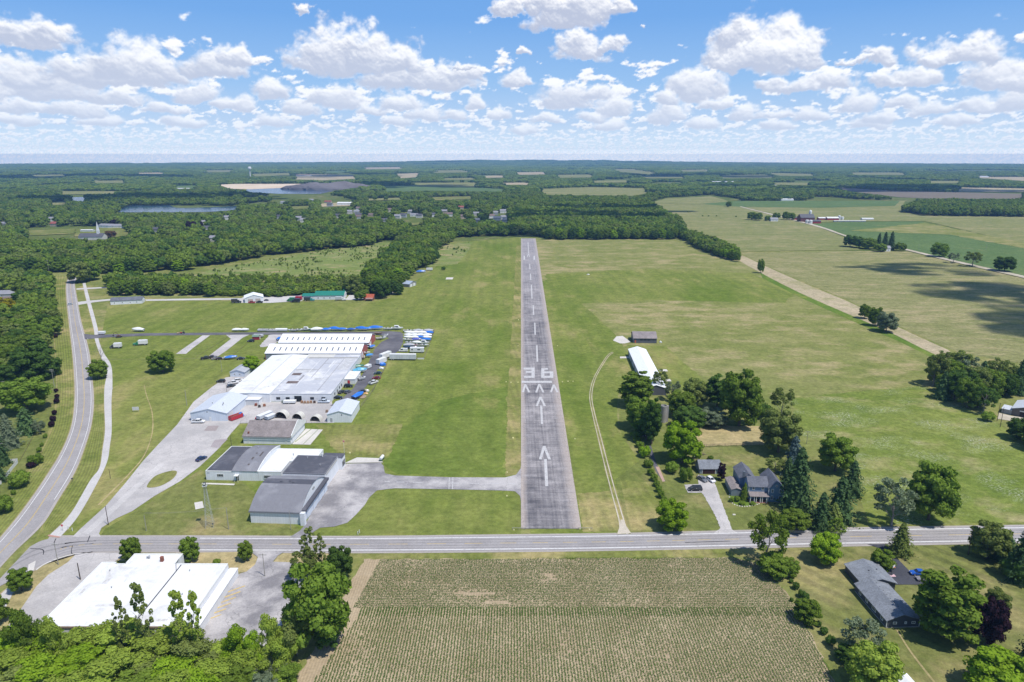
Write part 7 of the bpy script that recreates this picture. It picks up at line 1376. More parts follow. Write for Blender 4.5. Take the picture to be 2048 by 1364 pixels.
# beacon tower
p = P(420, 1053); e = thing('beacon_tower', 'lattice steel tower with a rotating beacon on top, left of the arched hangar', 'tower', p.x, p.y, .25); Ht = 15.0; b0, b1 = 1.25, .28
corner = lambda i, t: (((1, 1), (-1, 1), (-1, -1), (1, -1))[i][0] * (b0 + (b1 - b0) * t), ((1, 1), (-1, 1), (-1, -1), (1, -1))[i][1] * (b0 + (b1 - b0) * t), Ht * t)
GALV = plain('galvanised_steel', (.40, .42, .40), .5, .4)
for i in range(4): MB().cyl(corner(i, 0), corner(i, 1), .045, n=5).obj('leg', GALV, e)
br = MB(); nl = 12
for k in range(nl):
    for i in range(4): br.cyl(corner(i, k / nl), corner((i + 1) % 4, (k + 1) / nl), .017, n=4).cyl(corner((i + 1) % 4, k / nl), corner(i, (k + 1) / nl), .017, n=4).cyl(corner(i, (k + 1) / nl), corner((i + 1) % 4, (k + 1) / nl), .017, n=4)
br.obj('bracing', GALV, e); MB().box(-.75, .75, -.75, .75, Ht, Ht + .08).obj('platform', GALV, e)
for i in range(4): x, y = ((.72, .72), (-.72, .72), (-.72, -.72), (.72, -.72))[i]; MB().cyl((x, y, Ht + .08), (x, y, Ht + 1), .03, n=4).obj('rail_post', GALV, e)
bc = MB().cyl((0, 0, Ht + .08), (0, 0, Ht + .6), .3, n=10).cyl((0, 0, Ht + .6), (0, 0, Ht + 1.2), .42, n=12).obj('beacon', plain('beacon_dark', (.06, .065, .07)), e); MB().cyl((0, -.48, Ht + .9), (0, .48, Ht + .9), .3, n=12).obj('lens', LAMP, bc); MB().box(.9, 1.3, -1.0, -.7, 1.0, 1.6).obj('control_box', DARKM, e)
# poles
def pole(u, v, vt, label, arms=0, r=.13, mat=WOOD, name='utility_pole', lamp=False, lean=0.0, group=None):
    p = P(u, v); h = height_at(p, vt); e = thing(name, label, 'pole', p.x, p.y, random.uniform(-.2, .2), group=group); e.rotation_euler.x = lean
    MB().cyl((0, 0, -.1), (0, 0, h), r, r * .7, 8).obj('pole', mat, e)
    for k in range(arms):
        c = MB().box(-1.15, 1.15, -.06, .06, h - .5 - .75 * k, h - .36 - .75 * k).obj('crossarm', mat, e)
        for x in (-1.0, -.45, .45, 1.0): MB().cyl((x, 0, h - .36 - .75 * k), (x, 0, h - .18 - .75 * k), .05, n=6).obj('insulator', LAMP, c)
    if lamp: MB().cyl((0, 0, h - .3), (1.4, 0, h), .04, n=5).obj('lamp_arm', STEEL, e); MB().box(1.3, 1.9, -.12, .12, h - .08, h + .06).obj('lamp_head', STEEL, e)
    return e
GP = plain('grey_pole', (.36, .34, .30), .8, .1, .2); DP = plain('dark_pole', (.10, .075, .06), .85, .1, .2)
for a in ((457.5, 1059, 1016, 'pale bare pole on the grass between beacon tower and arched hangar', 0, .13, GP), (582, 1060, 1021, 'thin grey pole at the front wall of the arched hangar', 0, .1, GP), (217, 1050, 1012, 'dark pole on the grass by the weathered lot mouth', 0, .13, DP), (293, 1062, 1030, 'short grey pole in the middle of the front lawn', 0, .11, GP, ), (161, 1160, 1126, 'dark brown pole at the edge of the left works car park', 0, .16, DP), (117, 1130, 1086, 'grey pole in the dry verge by the junction kerb', 1, .13, GP), (530, 1153, 1107, 'tall pale pole standing in the right works car park', 1, .13, GP), (374, 812, 780, 'pale wooden pole on the grass left of the works', 0, .14, GP), (109, 773, 738, 'pole with crossarms beside the main road near the dark spreading tree', 2, .13, GP), (9, 930, 885, 'wooden pole at the left picture edge by the conifers', 1, .13, GP), (455, 795, 765, 'grey pole with a transformer beside the weathered lot', 1, .13, GP), (444, 744, 719, 'pale pole on the grass left of the white shed', 0, .12, GP), (463, 892, 872, 'thin dark pole behind the office block', 0, .1, DP), (221, 957, 938, 'short dark pole on the lawn by the sidewalk bend', 0, .1, DP), (1936, 1110, 1058, 'brown wooden pole on the lawn by the road at right', 0, .15, DP), (243, 592, 577, 'pole behind the long white shed', 1, .12, GP), (567, 589, 574, 'thin pole behind the white garage', 1, .12, GP), (727, 584, 566, 'pole with a lamp between the green-roofed building and the trees', 0, .12, GP), (1994, 842, 806, 'left of two dark poles by the grey barn', 0, .12, DP), (2000, 855, 814, 'right, taller of two dark poles by the grey barn', 0, .13, DP), (99, 548, 520, 'pole in the strip cleared through the roadside wood', 1, .13, GP), (0, 985, 965, 'short dark pole at the left edge by the white fence', 0, .12, DP), (14, 800, 762, 'metal pole on the lawn behind the dark spreading tree', 1, .1, GP), (1837, 500, 488, 'faint pole on the crop field', 0, .14, GP), (1972, 500, 488, 'faint pole near the far lane at right', 0, .14, GP), (1613, 888, 862, 'bare grey pole beside the spruces', 1, .12, GP)): pole(*a)
p = P(689, 909); e = thing('windsock_pole', 'thin white pole with a faded round red marker on the grass', 'pole', p.x, p.y); h = height_at(p, 884); MB().cyl((0, 0, 0), (0, 0, h), .06, n=6).obj('pole', WHITE, e); v, f = tube([(0, -.05, h + .3), (0, .05, h + .3)], [.45, .45], 12); MB().add(v, f).obj('marker', paintm((.62, .25, .24)), e)
# overhead wires by the farm
def wire(a, b_, sag, label, r=.02):
    pts = [a.lerp(b_, i / 12) - Vector((0, 0, 4 * sag * (i / 12) * (1 - i / 12))) for i in range(13)]; v, f = tube(pts, [r] * 13, 4); o = MB().add(v, f).obj('overhead_wire', DARKM if False else GP); o['label'] = label; o['category'] = 'wire'; o['group'] = 'overhead wires along the road'; return o
A_, B_ = P(1440, 1064), P(1936, 1110); A2, B2 = P(1552, 1070), P(1936, 1108)
for k in range(2): wire(P(1552, 1110) + Vector((0, k * .8, 8.3)), P(1936, 1110) + Vector((0, k * .8, 8.0)), 1.0, 'thin overhead wire running along the road to the brown pole')
for k in range(2): wire(P(457.5, 1059) + Vector((0, k * .5, 8.0)), P(293, 1062) + Vector((0, k * .5, 6.5)), .6, 'thin overhead wire between the pale pole and the short grey pole')
# signs
p = P(272, 824); e = thing('billboard', 'grey board sign on two posts in the grass left of the works', 'sign', p.x, p.y, .15); MB().box(-1.5, 1.5, -.06, .06, .9, 2.6).obj('panel', plain('sign_face', (.62, .62, .63)), e)
for x in (-1.2, 1.2): MB().box(x - .06, x + .06, .07, .17, 0, 2.7).obj('post', GP, e)
p = P(126, 1062); e = thing('stop_sign', 'red octagonal stop sign at the sidewalk end by the junction', 'sign', p.x, p.y, .2); MB().cyl((0, 0, 0), (0, 0, 2.4), .035, n=6).obj('post', STEEL, e); v, f = tube([(0, -.06, 2.1), (0, -.04, 2.1)], [.40, .40], 8); s = MB().add(v, f).obj('plate', paintm((.55, .02, .03)), e)
try:
    cu = bpy.data.curves.new('stop_text', 'FONT'); cu.body = 'STOP'; cu.size = .27; cu.align_x = 'CENTER'; cu.align_y = 'CENTER'; cu.extrude = .004; to = bpy.data.objects.new('tmp', cu); COL.objects.link(to)
    dg = bpy.context.evaluated_depsgraph_get(); me = bpy.data.meshes.new_from_object(to.evaluated_get(dg)); bpy.data.objects.remove(to); me.materials.clear(); me.materials.append(WHITE); o = bpy.data.objects.new('lettering', me); COL.objects.link(o); o.parent = s; o.location = (0, -.068, 2.1); o.rotation_euler = (PI/2, 0, 0)
except Exception as ex: print('text', ex)
for u, v, lab in ((137, 1058, 'white marker post beside the stop sign'), (145, 1062, 'white marker post at the weathered lot mouth'), (225, 778, 'small white post beside the sidewalk bend'), (719, 1066, 'white post on the grass right of the apron'), (716, 1069, 'white stake by the road right of the apron'), (145, 873, 'small white post') if False else (176, 680, 'small white post at the dark road mouth')): 
    p = P(u, v); o = MB().box(-.09, .09, -.09, .09, 0, 1.1).box(-.11, .11, -.11, .11, 1.1, 1.16).obj('marker_post', WHITE); o.location = (p.x, p.y, 0); o['label'] = lab; o['category'] = 'post'
# runway edge markers
k = 0
for u, v in ((1036, 692), (1036, 765), (1026, 876), (1014, 945), (1014, 992), (1037, 640), (1115, 692), (1125, 764), (1136, 763), (1146, 763), (1150, 878), (1160, 1058), (1178, 1059), (1028, 1060), (1022, 765), (1012, 764), (1300, 812), (700, 906)):
    p = P(u, v); o = MB().prism([(-.28, 0), (.28, 0), (0, .4)], -.25, .25, 'y').obj('runway_marker', plain('marker_yellow', (.72, .66, .34))); o.location = (p.x, p.y, .02); o.rotation_euler.z = k; k += 1; o['label'] = 'small pale yellow runway edge marker on the grass beside the runway'; o['category'] = 'marker'; o['group'] = 'runway edge markers'
# board rails at the runway threshold
for u0, u1, lab in ((1024, 1052, 'left'), (1155, 1185, 'right')):
    a, b_ = P(u0, 1059), P(u1, 1059); e = thing('threshold_rail', lab + ' low grey rail on posts at the runway threshold', 'rail', a.x, a.y); L = b_.x - a.x; MB().box(0, L, -.05, .05, .55, .7).obj('rail', GP, e)
    for x in (.2, L/2, L - .2): MB().box(x - .06, x + .06, -.06, .06, 0, .54).obj('post', GP, e)
# fences
def fence(pts, h, label, mat, step=2.5, rails=2, name='fence', mesh=False, panel=None):
    w = W(pts); e = thing(name, label, 'fence', w[0].x, w[0].y); o = w[0]; posts, rl, pn = MB(), MB(), MB()
    for a, b_ in zip(w, w[1:]):
        a, b_ = a - o, b_ - o; n = max(1, int((b_ - a).length / step)); d = (b_ - a).normalized(); nn = Vector((-d.y, d.x, 0)) * .03
        for i in range(n + 1):
            q = a.lerp(b_, i / n); posts.cyl((q.x, q.y, 0), (q.x, q.y, h + .08), .045, n=5)
        for k in range(rails):
            z = h * (k + .9) / rails; rl.add([a + nn + Vector((0, 0, z - .05)), b_ + nn + Vector((0, 0, z - .05)), b_ + nn + Vector((0, 0, z + .04)), a + nn + Vector((0, 0, z + .04)), a - nn + Vector((0, 0, z - .05)), b_ - nn + Vector((0, 0, z - .05)), b_ - nn + Vector((0, 0, z + .04)), a - nn + Vector((0, 0, z + .04))], [(0,1,2,3),(7,6,5,4),(3,2,6,7),(0,4,5,1)])
        if panel: pn.add([a + nn * .8, b_ + nn * .8, b_ + nn * .8 + Vector((0, 0, h)), a + nn * .8 + Vector((0, 0, h)), a - nn * .8, b_ - nn * .8, b_ - nn * .8 + Vector((0, 0, h)), a - nn * .8 + Vector((0, 0, h))], [(0,1,2,3),(7,6,5,4),(3,2,6,7),(0,4,7,3),(1,2,6,5)])
    posts.obj('posts', mat, e); rl.obj('rails', mat, e)
    if panel: pn.obj('panels', panel, e)
    return e
fence([(1388, 895), (1450, 893), (1530, 891), (1545, 888)], 1.3, 'dark rail fence along the dry plot behind the garage', plain('fence_dark', (.10, .085, .07)), 2.4, 3); fence([(-20, 985), (3, 968), (26, 938), (36, 926), (36, 924), (12, 927)], 1.6, 'white board fence at the left edge by the conifers', plain('fence_white', (.72, .72, .70)), 2.4, 2, panel=plain('fence_white', (.72, .72, .70)))
fence([(38, 926), (55, 896), (70, 866), (76, 850)], .5, 'low dark edging board along the garden left of the road', plain('edging_dark', (.16, .11, .08)), 3, 1); fence([(205, 721), (260, 721), (340, 720), (400, 719), (520, 719)], .9, 'low wire fence across the grass behind the bushy green tree', plain('wire_post', (.30, .26, .18)), 3.5, 1); fence([(392, 716), (430, 692), (462, 670)], .8, 'thin rusty fence line between the two gravel spurs', plain('rust_line', (.20, .15, .10)), 2.5, 1); fence([(460, 716), (495, 688)], .8, 'second rusty fence line left of the red and green shed', plain('rust_line', (.20, .15, .10)), 2.5, 1)
fence([(870, 660), (848, 718), (833, 718.5)], 1.3, 'weathered fence round the boat lot', plain('fence_brown', (.26, .21, .17)), 2.2, 2); fence([(775, 728), (745, 785), (722, 815)], 1.5, 'weathered fence along the mown field beside the vehicles', plain('fence_brown', (.26, .21, .17)), 2.2, 2); fence([(481, 847), (540, 847), (655, 847)], 1.3, 'yard fence behind the brown-roofed hangar', plain('fence_grey', (.30, .29, .27)), 2.4, 2)
fence([(835, 718.5), (848, 718.5)], .9, 'short white wall at the boat lot corner', WHITE, 2, 2, name='low_wall', panel=WHITE)
for u, v, lab in ((1782, 1150, 'basketball hoop with a white board standing on the dark driveway'),):
    p = P(u, v); e = thing('basketball_hoop', lab, 'hoop', p.x, p.y, .6, .15); MB().box(-.5, .5, -.35, .35, 0, .2).obj('base', DARKM, e); MB().cyl((0, 0, .2), (0, 0, 2.9), .06, n=6).obj('post', DARKM, e); MB().box(-.6, .6, -.45, -.4, 2.6, 3.4).obj('backboard', WHITE, e); v, f = tube([(0, -.65, 2.75), (0, -.65, 2.78)], [.23, .23], 12); MB().add(v, f).obj('rim', paintm((.55, .15, .05)), e)
p = P(1784, 1152); o = MB().box(-.9, .9, -.6, .6, 0, .03).obj('play_mat', plain('pink_mat', (.62, .42, .45))); o.location = (p.x, p.y, .17); o['label'] = 'pale pink mat lying on the dark driveway by the hoop'; o['category'] = 'mat'
p = P(1400, 910); e = thing('timber_heap', 'scattered heap of grey boards behind the garage', 'timber', p.x, p.y, .1); 
for i in range(7): o = MB().box(-1.2, 1.2, -.1, .1, 0, .08).obj('board', WOOD, e); o.location = (random.uniform(-2, 2), random.uniform(-.8, .8), .05 + .09 * i); o.rotation_euler.z = random.uniform(-.6, .6)
p = P(1468, 1030); e = thing('garden_stone', 'single pale stone slab on the lawn right of the farm drive', 'stone', p.x, p.y); MB().box(-.5, .5, -.35, .35, 0, .3).obj('slab', plain('pale_stone', (.62, .58, .50)), e, bevel=.06)
p = P(1320, 674) if False else P(1321, 686); tarp_pile(1321, 686, .9, .5, 1.2, (.7, .7, .68), 'small white propane tank beside the brown-topped hangar', 'propane_tank', 'tank')
tarp_pile(1176, 549.5, 1.6, .8, .7, (.78, .78, .77), 'small white bundle lying on the grass right of the runway', 'white_bundle', 'bundle')
p = P(145, 963); e = thing('mailbox', 'dark mailbox on a post at the edge of the main road', 'mailbox', p.x, p.y, .5); MB().box(-.05, .05, -.05, .05, 0, 1).obj('post', WOOD, e); MB().box(-.3, .3, -.16, .16, 1.0, 1.4).obj('box', DARKM, e)
p = P(1788, 1364); e = thing('white_hut', 'corner of a small white hut at the bottom edge', 'hut', p.x, p.y - 3, .1); gable(e, 3.2, 3.0, 1.9, 2.6, 'y', plain('hut_wall', (.5, .5, .5)), R_bright, .2)
p = P(270, 1130); 
# ------------------------------------------------------------------ far buildings
def far_house(u, v, w_, d_, eave, ridge, wall, roof, label, rot=0, axis='x', name='house', cat='house', wins=2):
    p = P(u, v); e = thing(name, label, cat, p.x - w_/2, p.y, math.radians(rot)); gable(e, w_, d_, eave, ridge, axis, wall, roof, .4)
    for i in range(wins): window(e, 'front', w_ * (i + .7) / (wins + .4), 1.2, 1.2, 1.2, w_, d_)
    return e
CREAM = plain('cream_wall', (.62, .60, .55)); TANW = plain('tan_wall', (.48, .40, .32)); GREYH = plain('grey_wall', (.42, .43, .45)); WH = plain('white_wall', (.74, .74, .73)); DR = plain('dark_far_roof', (.10, .10, .115)); BR = plain('brown_far_roof', (.19, .14, .125)); GR = plain('grey_far_roof', (.27, .27, .29)); RD = plain('red_far_roof', (.30, .09, .07))
VILL = [(557, 438, 9, WH, DR), (597, 441, 11, GREYH, GR), (676, 436, 12, WH, DR), (742, 433, 16, TANW, BR), (806, 435, 12, GREYH, DR), (828, 433, 16, WH, GR), (838, 436, 12, CREAM, DR), (866, 434, 14, WH, DR), (888, 427, 13, TANW, GR), (925, 438, 13, TANW, BR), (951, 432, 14, CREAM, GR), (982, 437, 15, WH, BR), (990, 430, 12, GREYH, GR), (1012, 445, 14, GREYH, GR), (922, 419, 12, TANW, RD), (941, 416, 12, CREAM, BR), (854, 408, 14, WH, GR), (606, 409, 12, WH, DR), (622, 404, 12, WH, GR), (655, 406, 18, TANW, RD), (780, 424, 12, CREAM, BR), (713, 428, 12, CREAM, GR), (455, 440, 14, WH, GR), (428, 483, 14, CREAM, GR), (210, 455, 24, WH, GR), (232, 456, 26, WH, GR), (108, 453, 14, TANW, RD), (103, 443, 12, WH, GR), (312, 465, 12, GREYH, DR), (407, 450, 12, WH, GR), (8, 451, 16, GREYH, GR), (415, 462, 12, WH, DR), (1880, 395, 1, WH, DR)][:-1]
rv = random.Random(31)
for _ in range(30):
    q = (rv.uniform(560, 1030), rv.uniform(404, 446))
    if all(abs(q[0] - w[0]) > 9 or abs(q[1] - w[1]) > 4 for w in VILL): VILL.append((q[0], q[1], rv.uniform(11, 15), rv.choice((WH, WH, CREAM, TANW, GREYH)), rv.choice((DR, GR, BR, GR))))
wn = lambda m: {'white_wall': 'white', 'cream_wall': 'cream', 'tan_wall': 'tan', 'grey_wall': 'grey'}[m.name]; rn = lambda m: {'dark_far_roof': 'dark', 'brown_far_roof': 'brown', 'grey_far_roof': 'grey', 'red_far_roof': 'red'}[m.name]
for i, (u, v, w_, a, b_) in enumerate(VILL):
    if u > 500: HOUSE_PX.append((u, v, w_ * .45 + 3, 9))
    else: HOUSE_PX.append((u, v, w_ * .5 + 4, 9))
    reg = 'the village among trees beyond the woods' if u > 500 else 'the wooded settlement near the church'
    far_house(u, v, w_, w_ * .7, 5.2 if w_ < 16 else 3.6, 8.2 if w_ < 16 else 6, a, b_, wn(a) + ' house with a ' + rn(b_) + ' roof in ' + reg, (i * 37) % 24 - 12)['group'] = wn(a) + ' houses with ' + rn(b_) + ' roofs in ' + reg[4:]

HOUSE_PX += [(690, 411, 26, 8), (667, 407, 14, 8), (180, 478, 26, 12), (1590, 446, 60, 10), (1773, 501, 14, 8), (425, 487, 12, 8), (12, 592, 24, 14), (14, 604, 22, 14)]
far_house(690, 411, 40, 22, 6, 8, WH, plain('white_far_roof', (.74, .74, .74)), 'long white hall with a white roof above the village', 0, name='hall', cat='hall')
far_house(12, 596, 18, 12, 3.2, 5.5, GREYH, GR, 'grey-roofed house half hidden in the roadside wood at the left edge', 10); far_house(8, 610, 16, 12, 3.2, 5.5, TANW, BR, 'brown-roofed house behind the grey-roofed one at the left edge', 8)
e = far_house(180, 480, 34, 16, 4.5, 9, CREAM, DR, 'church with a dark roof and a tall slim white steeple among trees', 4, name='church', cat='church', wins=4)
st = MB().box(24, 27.4, 6, 9.4, 8, 13.5).obj('steeple', WH, e); MB().loft([[(24.2, 6.2, 13.5), (27.2, 6.2, 13.5), (27.2, 9.2, 13.5), (24.2, 9.2, 13.5)], [(25.6, 7.6, 26), (25.8, 7.6, 26), (25.8, 7.8, 26), (25.6, 7.8, 26)]]).obj('spire', WH, st)
far_house(173, 464, 20, 8, 3, 3.6, WH, WH, 'open white pavilion on the lawn behind the church', 0, name='pavilion', cat='pavilion', wins=0)
for u, v, w_, d_, h, lab in ((347, 370.5, 60, 30, 8, 'long white industrial building far left'), (302, 386, 40, 24, 7, 'white building in the trees beyond the lake'), (322, 385, 22, 20, 7, 'smaller white building beside it beyond the lake'), (365, 379, 50, 10, 5, 'row of white trailers far left of the gravel pit'), (350, 353, 90, 40, 9, 'wide white factory on the horizon at left'), (330, 350, 40, 30, 9, 'white block left of the wide factory on the horizon'), (1380, 360, 60, 30, 7, 'white barn in the far trees right of the runway line'), (1465, 366, 60, 30, 7, 'long blue-white shed far right'), (1508, 373, 70, 24, 7, 'bright long shed at the far wood edge on the right'), (1508, 385, 40, 24, 7, 'grey-roofed house at the far wood edge on the right'), (1434, 366, 40, 24, 7, 'small white barn left of the blue-white shed'), (1140, 372, 24, 20, 9, 'tan house on the far field behind the oak wood'), (1557, 374, 30, 20, 7, 'white house in far trees right'), (1575, 402, 34, 18, 6, 'white house at the crop field edge in the trees'), (1825, 338.5, 160, 60, 9, 'white industrial row near the right horizon'), (1950, 355, 160, 40, 8, 'white and grey barns on the pale field far right'), (1135, 341, 80, 40, 8, 'white speck of a barn on the far plain'), (1290, 330, 120, 60, 14, 'white works near the horizon right of centre'), (600, 352, 120, 50, 8, 'red-roofed sheds by the far tan field')):
    far_house(u, v, w_, d_, h * .7, h, WH, RD if 'red' in lab else GR if 'grey-roofed' in lab else plain('white_far_roof', (.74, .74, .74)), lab, 0, name='far_building', cat='building', wins=0)
# farm on the right
for u, v, w_, d_, ea, ri, a, b_, lab, nm in ((1615, 444, 26, 18, 8, 14, plain('dark_barn_wall', (.16, .06, .06)), DR, 'big dark barn with a steep dark roof at the farm on the right', 'barn'), (1632, 447, 18, 12, 4, 6, plain('barn_red_far', (.34, .04, .05)), DR, 'red barn with white silos in front of the big dark barn', 'barn'), (1645, 440, 14, 10, 3.5, 5, plain('barn_red_far', (.34, .04, .05)), WH, 'small red shed with a white roof right of the big dark barn', 'shed'), (1666, 440.5, 22, 10, 4, 6, plain('barn_red_far', (.34, .04, .05)), WH, 'long red shed with a white roof on the farm', 'shed'), (1594, 440, 12, 9, 4, 6, plain('barn_red_far', (.34, .04, .05)), DR, 'red outbuilding left of the big dark barn', 'shed'), (1736, 440, 22, 8, 2.5, 3.6, WH, WH, 'low white shed at the far end of the farm lane', 'shed'), (1700, 443.5, 60, 5, 1.6, 2.0, GREYH, WH, 'long low white feed bunk along the farm yard', 'shed'), (1549, 443, 14, 10, 4, 7, WH, GR, 'white farmhouse among trees left of the red farm', 'house'), (1774, 503, 9, 7, 4.5, 7, WH, GR, 'white house under the dark copse on the farm lane', 'house')):
    far_house(u, v, w_, d_, ea, ri, a, b_, lab, 0, name=nm, cat=nm, wins=2 if nm == 'house' else 0)
for u, v, r_, h, lab in ((1619, 441, 2.6, 20, 'tall white-domed silo beside the big dark barn'), (1614, 447, 3, 7, 'left squat white silo before the red barn'), (1621, 447.5, 3, 7, 'right squat white silo before the red barn'), (1678, 440, 2.2, 9, 'white silo at the end of the long red shed'), (1684, 439.5, 3, 6, 'round white bin right of the long red shed')):
    p = P(u, v); e = thing('silo', lab, 'silo', p.x, p.y); ring = lambda r, z: [(r * math.cos(2 * PI * i / 14), r * math.sin(2 * PI * i / 14), z) for i in range(14)]; MB().loft([ring(r_, 0), ring(r_, h * .85)]).obj('shaft', WH, e); MB().loft([ring(r_ * 1.02, h * .85), ring(r_ * .75, h * .95), ring(.2, h)]).obj('dome', WH, e)
for i, (u, vb, vt, w, lab) in enumerate(((1503, 440, 422, 18, 'left'), (1516, 441, 424, 16, 'second'), (1552, 439, 424, 16, 'third'), (1572, 440, 422, 15, 'fourth'), (1583, 440, 424, 14, 'right'), (1535, 442, 430, 12, 'low front'))): T('round', u, vb, vt, w, lab + ' tree of the group at the red farm', 'mid')
# water tower, mast
p = P(501, 357); k = (p.y / 4200.0)
e = thing('water_tower', 'white water tower standing above the far forest at left', 'water tower', p.x, p.y); hh = height_at(p, 333.5); rr = 3.4 / px_per_m(p); ring = lambda r, z: [(r * math.cos(2 * PI * i / 16), r * math.sin(2 * PI * i / 16), z) for i in range(16)]
MB().loft([ring(rr * .35, 0), ring(rr * .28, hh * .7), ring(rr * .5, hh * .74)]).obj('stem', WH, e); MB().loft([ring(rr * .5, hh * .74), ring(rr, hh * .82), ring(rr, hh * .94), ring(rr * .5, hh)]).obj('tank', WH, e)
for u, vt, lab in ((1075, 311, 'hair-thin radio mast on the horizon above the runway'), (1397, 316, 'fainter radio mast on the horizon right of centre')):
    p = P(u, 331); o = MB().cyl((0, 0, 0), (0, 0, height_at(p, vt)), 1.6, .9, 5).obj('radio_mast', GP); o.location = (p.x, p.y, 0); o['label'] = lab; o['category'] = 'mast'
# dark overburden heap at the pit
bm = bmesh.new(); q0 = P(655, 381); n = 40
for (u, v, rx, h) in ((610, 380, 60, 22), (660, 381, 90, 26), (705, 380, 60, 18)):
    q = P(u, v); g = bmesh.ops.create_icosphere(bm, subdivisions=3, radius=1)
    for w in g['verts']: c = w.co.copy(); nn = 1 + .25 * math.sin(c.x * 5 + u) * math.cos(c.y * 4); w.co = Vector((q.x + c.x * rx * 1.5 * nn, q.y + 60 + c.y * 60, max(-.5, c.z * h * nn)))
me = bpy.data.meshes.new('spoil_heap'); bm.to_mesh(me); bm.free(); me.materials.append(asphalt('spoil', (.125, .112, .115), (.17, .155, .16), 0, 1.0, .2)); o = bpy.data.objects.new('spoil_heap', me); COL.objects.link(o); o['kind'] = 'structure'
# ------------------------------------------------------------------ corn: low plants in rows on the soil
def corn():
    rg = np.random.default_rng(8); C = []
    w = W(FIELD); x0, x1, y0, y1 = min(p.x for p in w), max(p.x for p in w), min(p.y for p in w), max(p.y for p in w)
    def test(x, y):
        u, v = to_px(x, y); ok = inside(FIELD, u, v) & (u > -40) & (u < 2090) & (v < 1620); return u, v, ok
    # rows along the runway direction over most of the field
    x, y = np.meshgrid(np.arange(x0, x1, .76), np.arange(y0, y1, .20)); x = x.ravel() + rg.normal(0, .04, x.size); y = y.ravel() + rg.uniform(-.1, .1, y.size)
    u, v, ok = test(x, y); gap = fbm(x / 9, y / 22, 4, .6, 600); edge = np.minimum(np.abs(u - np.interp(v, [1119, 1190, 1275, 1364, 1480], [728, 690, 640, 590, 500])), np.abs(u - np.interp(v, [1126, 1215, 1290, 1420], [1510, 1592, 1632, 1700])))
    bare = ((u - np.interp(v, [1119, 1190, 1275, 1364, 1480], [728, 690, 640, 590, 500])) < np.interp(v, [1119, 1230, 1400], [26, 52, 34]))
    head = v < 1216
    a = ok & ~head & ~bare & (gap > -.55) & (rg.random(len(x)) < np.clip(.97 + gap * .6, .5, 1)); dens = ok & (v > 1217) & (v < 1234) & ~bare & (rg.random(len(x)) < .7)
    C.append(np.stack([x[a], y[a], 0 * x[a]], 1)); C.append(np.stack([x[dens], y[dens] + .12, 0 * x[dens]], 1))
    # headland rows parallel to the road
    y, x = np.meshgrid(np.arange(y0, y1, .76), np.arange(x0, x1, .20)); x = x.ravel() + rg.uniform(-.1, .1, x.size); y = y.ravel() + rg.normal(0, .04, y.size)
    u, v, ok = test(x, y); gap = fbm(x / 25, y / 8, 4, .6, 610); bare = (u - np.interp(v, [1119, 1230], [728, 665])) < 34
    a = ok & (v < 1216) & ~bare & (gap > -.42) & (rg.random(len(x)) < np.clip(.95 + gap * .7, .45, 1)); C.append(np.stack([x[a], y[a], 0 * x[a]], 1))
    c = np.concatenate(C); n = len(c); hgt = rg.uniform(.17, .38, n)
    th = rg.uniform(0, 2 * PI, n); vs, fs = [], []
    for k in range(2):
        t = th + k * 1.7; d = np.stack([np.cos(t), np.sin(t), 0 * t], 1); s = np.stack([-np.sin(t), np.cos(t), 0 * t], 1); L = hgt[:, None] * 1.15; wd = .085
        up = np.array([0, 0, 1.0]); base = c + up * .06; mid = base + d * L * .5 + up * hgt[:, None] * .8; tip = base + d * L * 1.1 + up * hgt[:, None] * .45
        q = np.stack([base, mid + s * wd, tip, mid - s * wd], 1).reshape(-1, 3); fs.append(np.arange(4 * n).reshape(-1, 4) + 4 * n * k); vs.append(q)
    me = np_mesh('corn_plants', np.concatenate(vs), fs, [leafmat('corn_leaf', (0.080, 0.158, 0.030), (0.125, 0.200, 0.045))]); o = bpy.data.objects.new('corn_plants', me); COL.objects.link(o); o['kind'] = 'stuff'; o.location.z = Z0 + .06; print('corn', n)
corn()
# ------------------------------------------------------------------ fair-weather clouds overhead, out of the picture, that shade the ground
def cloud(u, v, rx, ry, seed, alt=900.0):
    q = P(u, v); c = q + SUN_DIR * (alt / SUN_DIR.z); rg = random.Random(seed); bm = bmesh.new()
    for k in range(14):
        a = rg.uniform(0, 2 * PI); r = math.sqrt(rg.random()); cx, cy = r * math.cos(a) * rx, r * math.sin(a) * ry; s = rg.uniform(.22, .42)
        g = bmesh.ops.create_icosphere(bm, subdivisions=3, radius=1)
        for w in g['verts']: d = w.co.copy(); k2 = 1 + .16 * math.sin(d.x * 6 + k) * math.cos(d.y * 5 + k) + .08 * math.sin(d.z * 11 + d.x * 9); w.co = Vector((cx + d.x * rx * s * k2, cy + d.y * ry * s * k2, max(-.15, d.z) * min(rx, ry) * .5 * k2))
    me = bpy.data.meshes.new('cloud'); bm.to_mesh(me); bm.free()
    for f in me.polygons: f.use_smooth = True
    if 'cloud' not in MATS:
        m, b = new_mat('cloud'); dd = b.n('ShaderNodeBsdfDiffuse'); dd.inputs[0].default_value = (.9, .9, .9, 1); t = b.n('ShaderNodeBsdfTransparent'); mx = b.n('ShaderNodeMixShader'); f = b.mr(b.noise(pos(b), 1 / 55, 5, .65), .38, .62, 0.15, .95); b.put(mx.inputs[0], f)
        b.nt.links.new(t.outputs[0], mx.inputs[1]); b.nt.links.new(dd.outputs[0], mx.inputs[2]); oo = b.n('ShaderNodeOutputMaterial'); b.nt.links.new(mx.outputs[0], oo.inputs[0]); MATS['cloud'] = m
    me.materials.append(MATS['cloud']); o = bpy.data.objects.new('cloud', me); COL.objects.link(o); o.location = c; o['kind'] = 'structure'
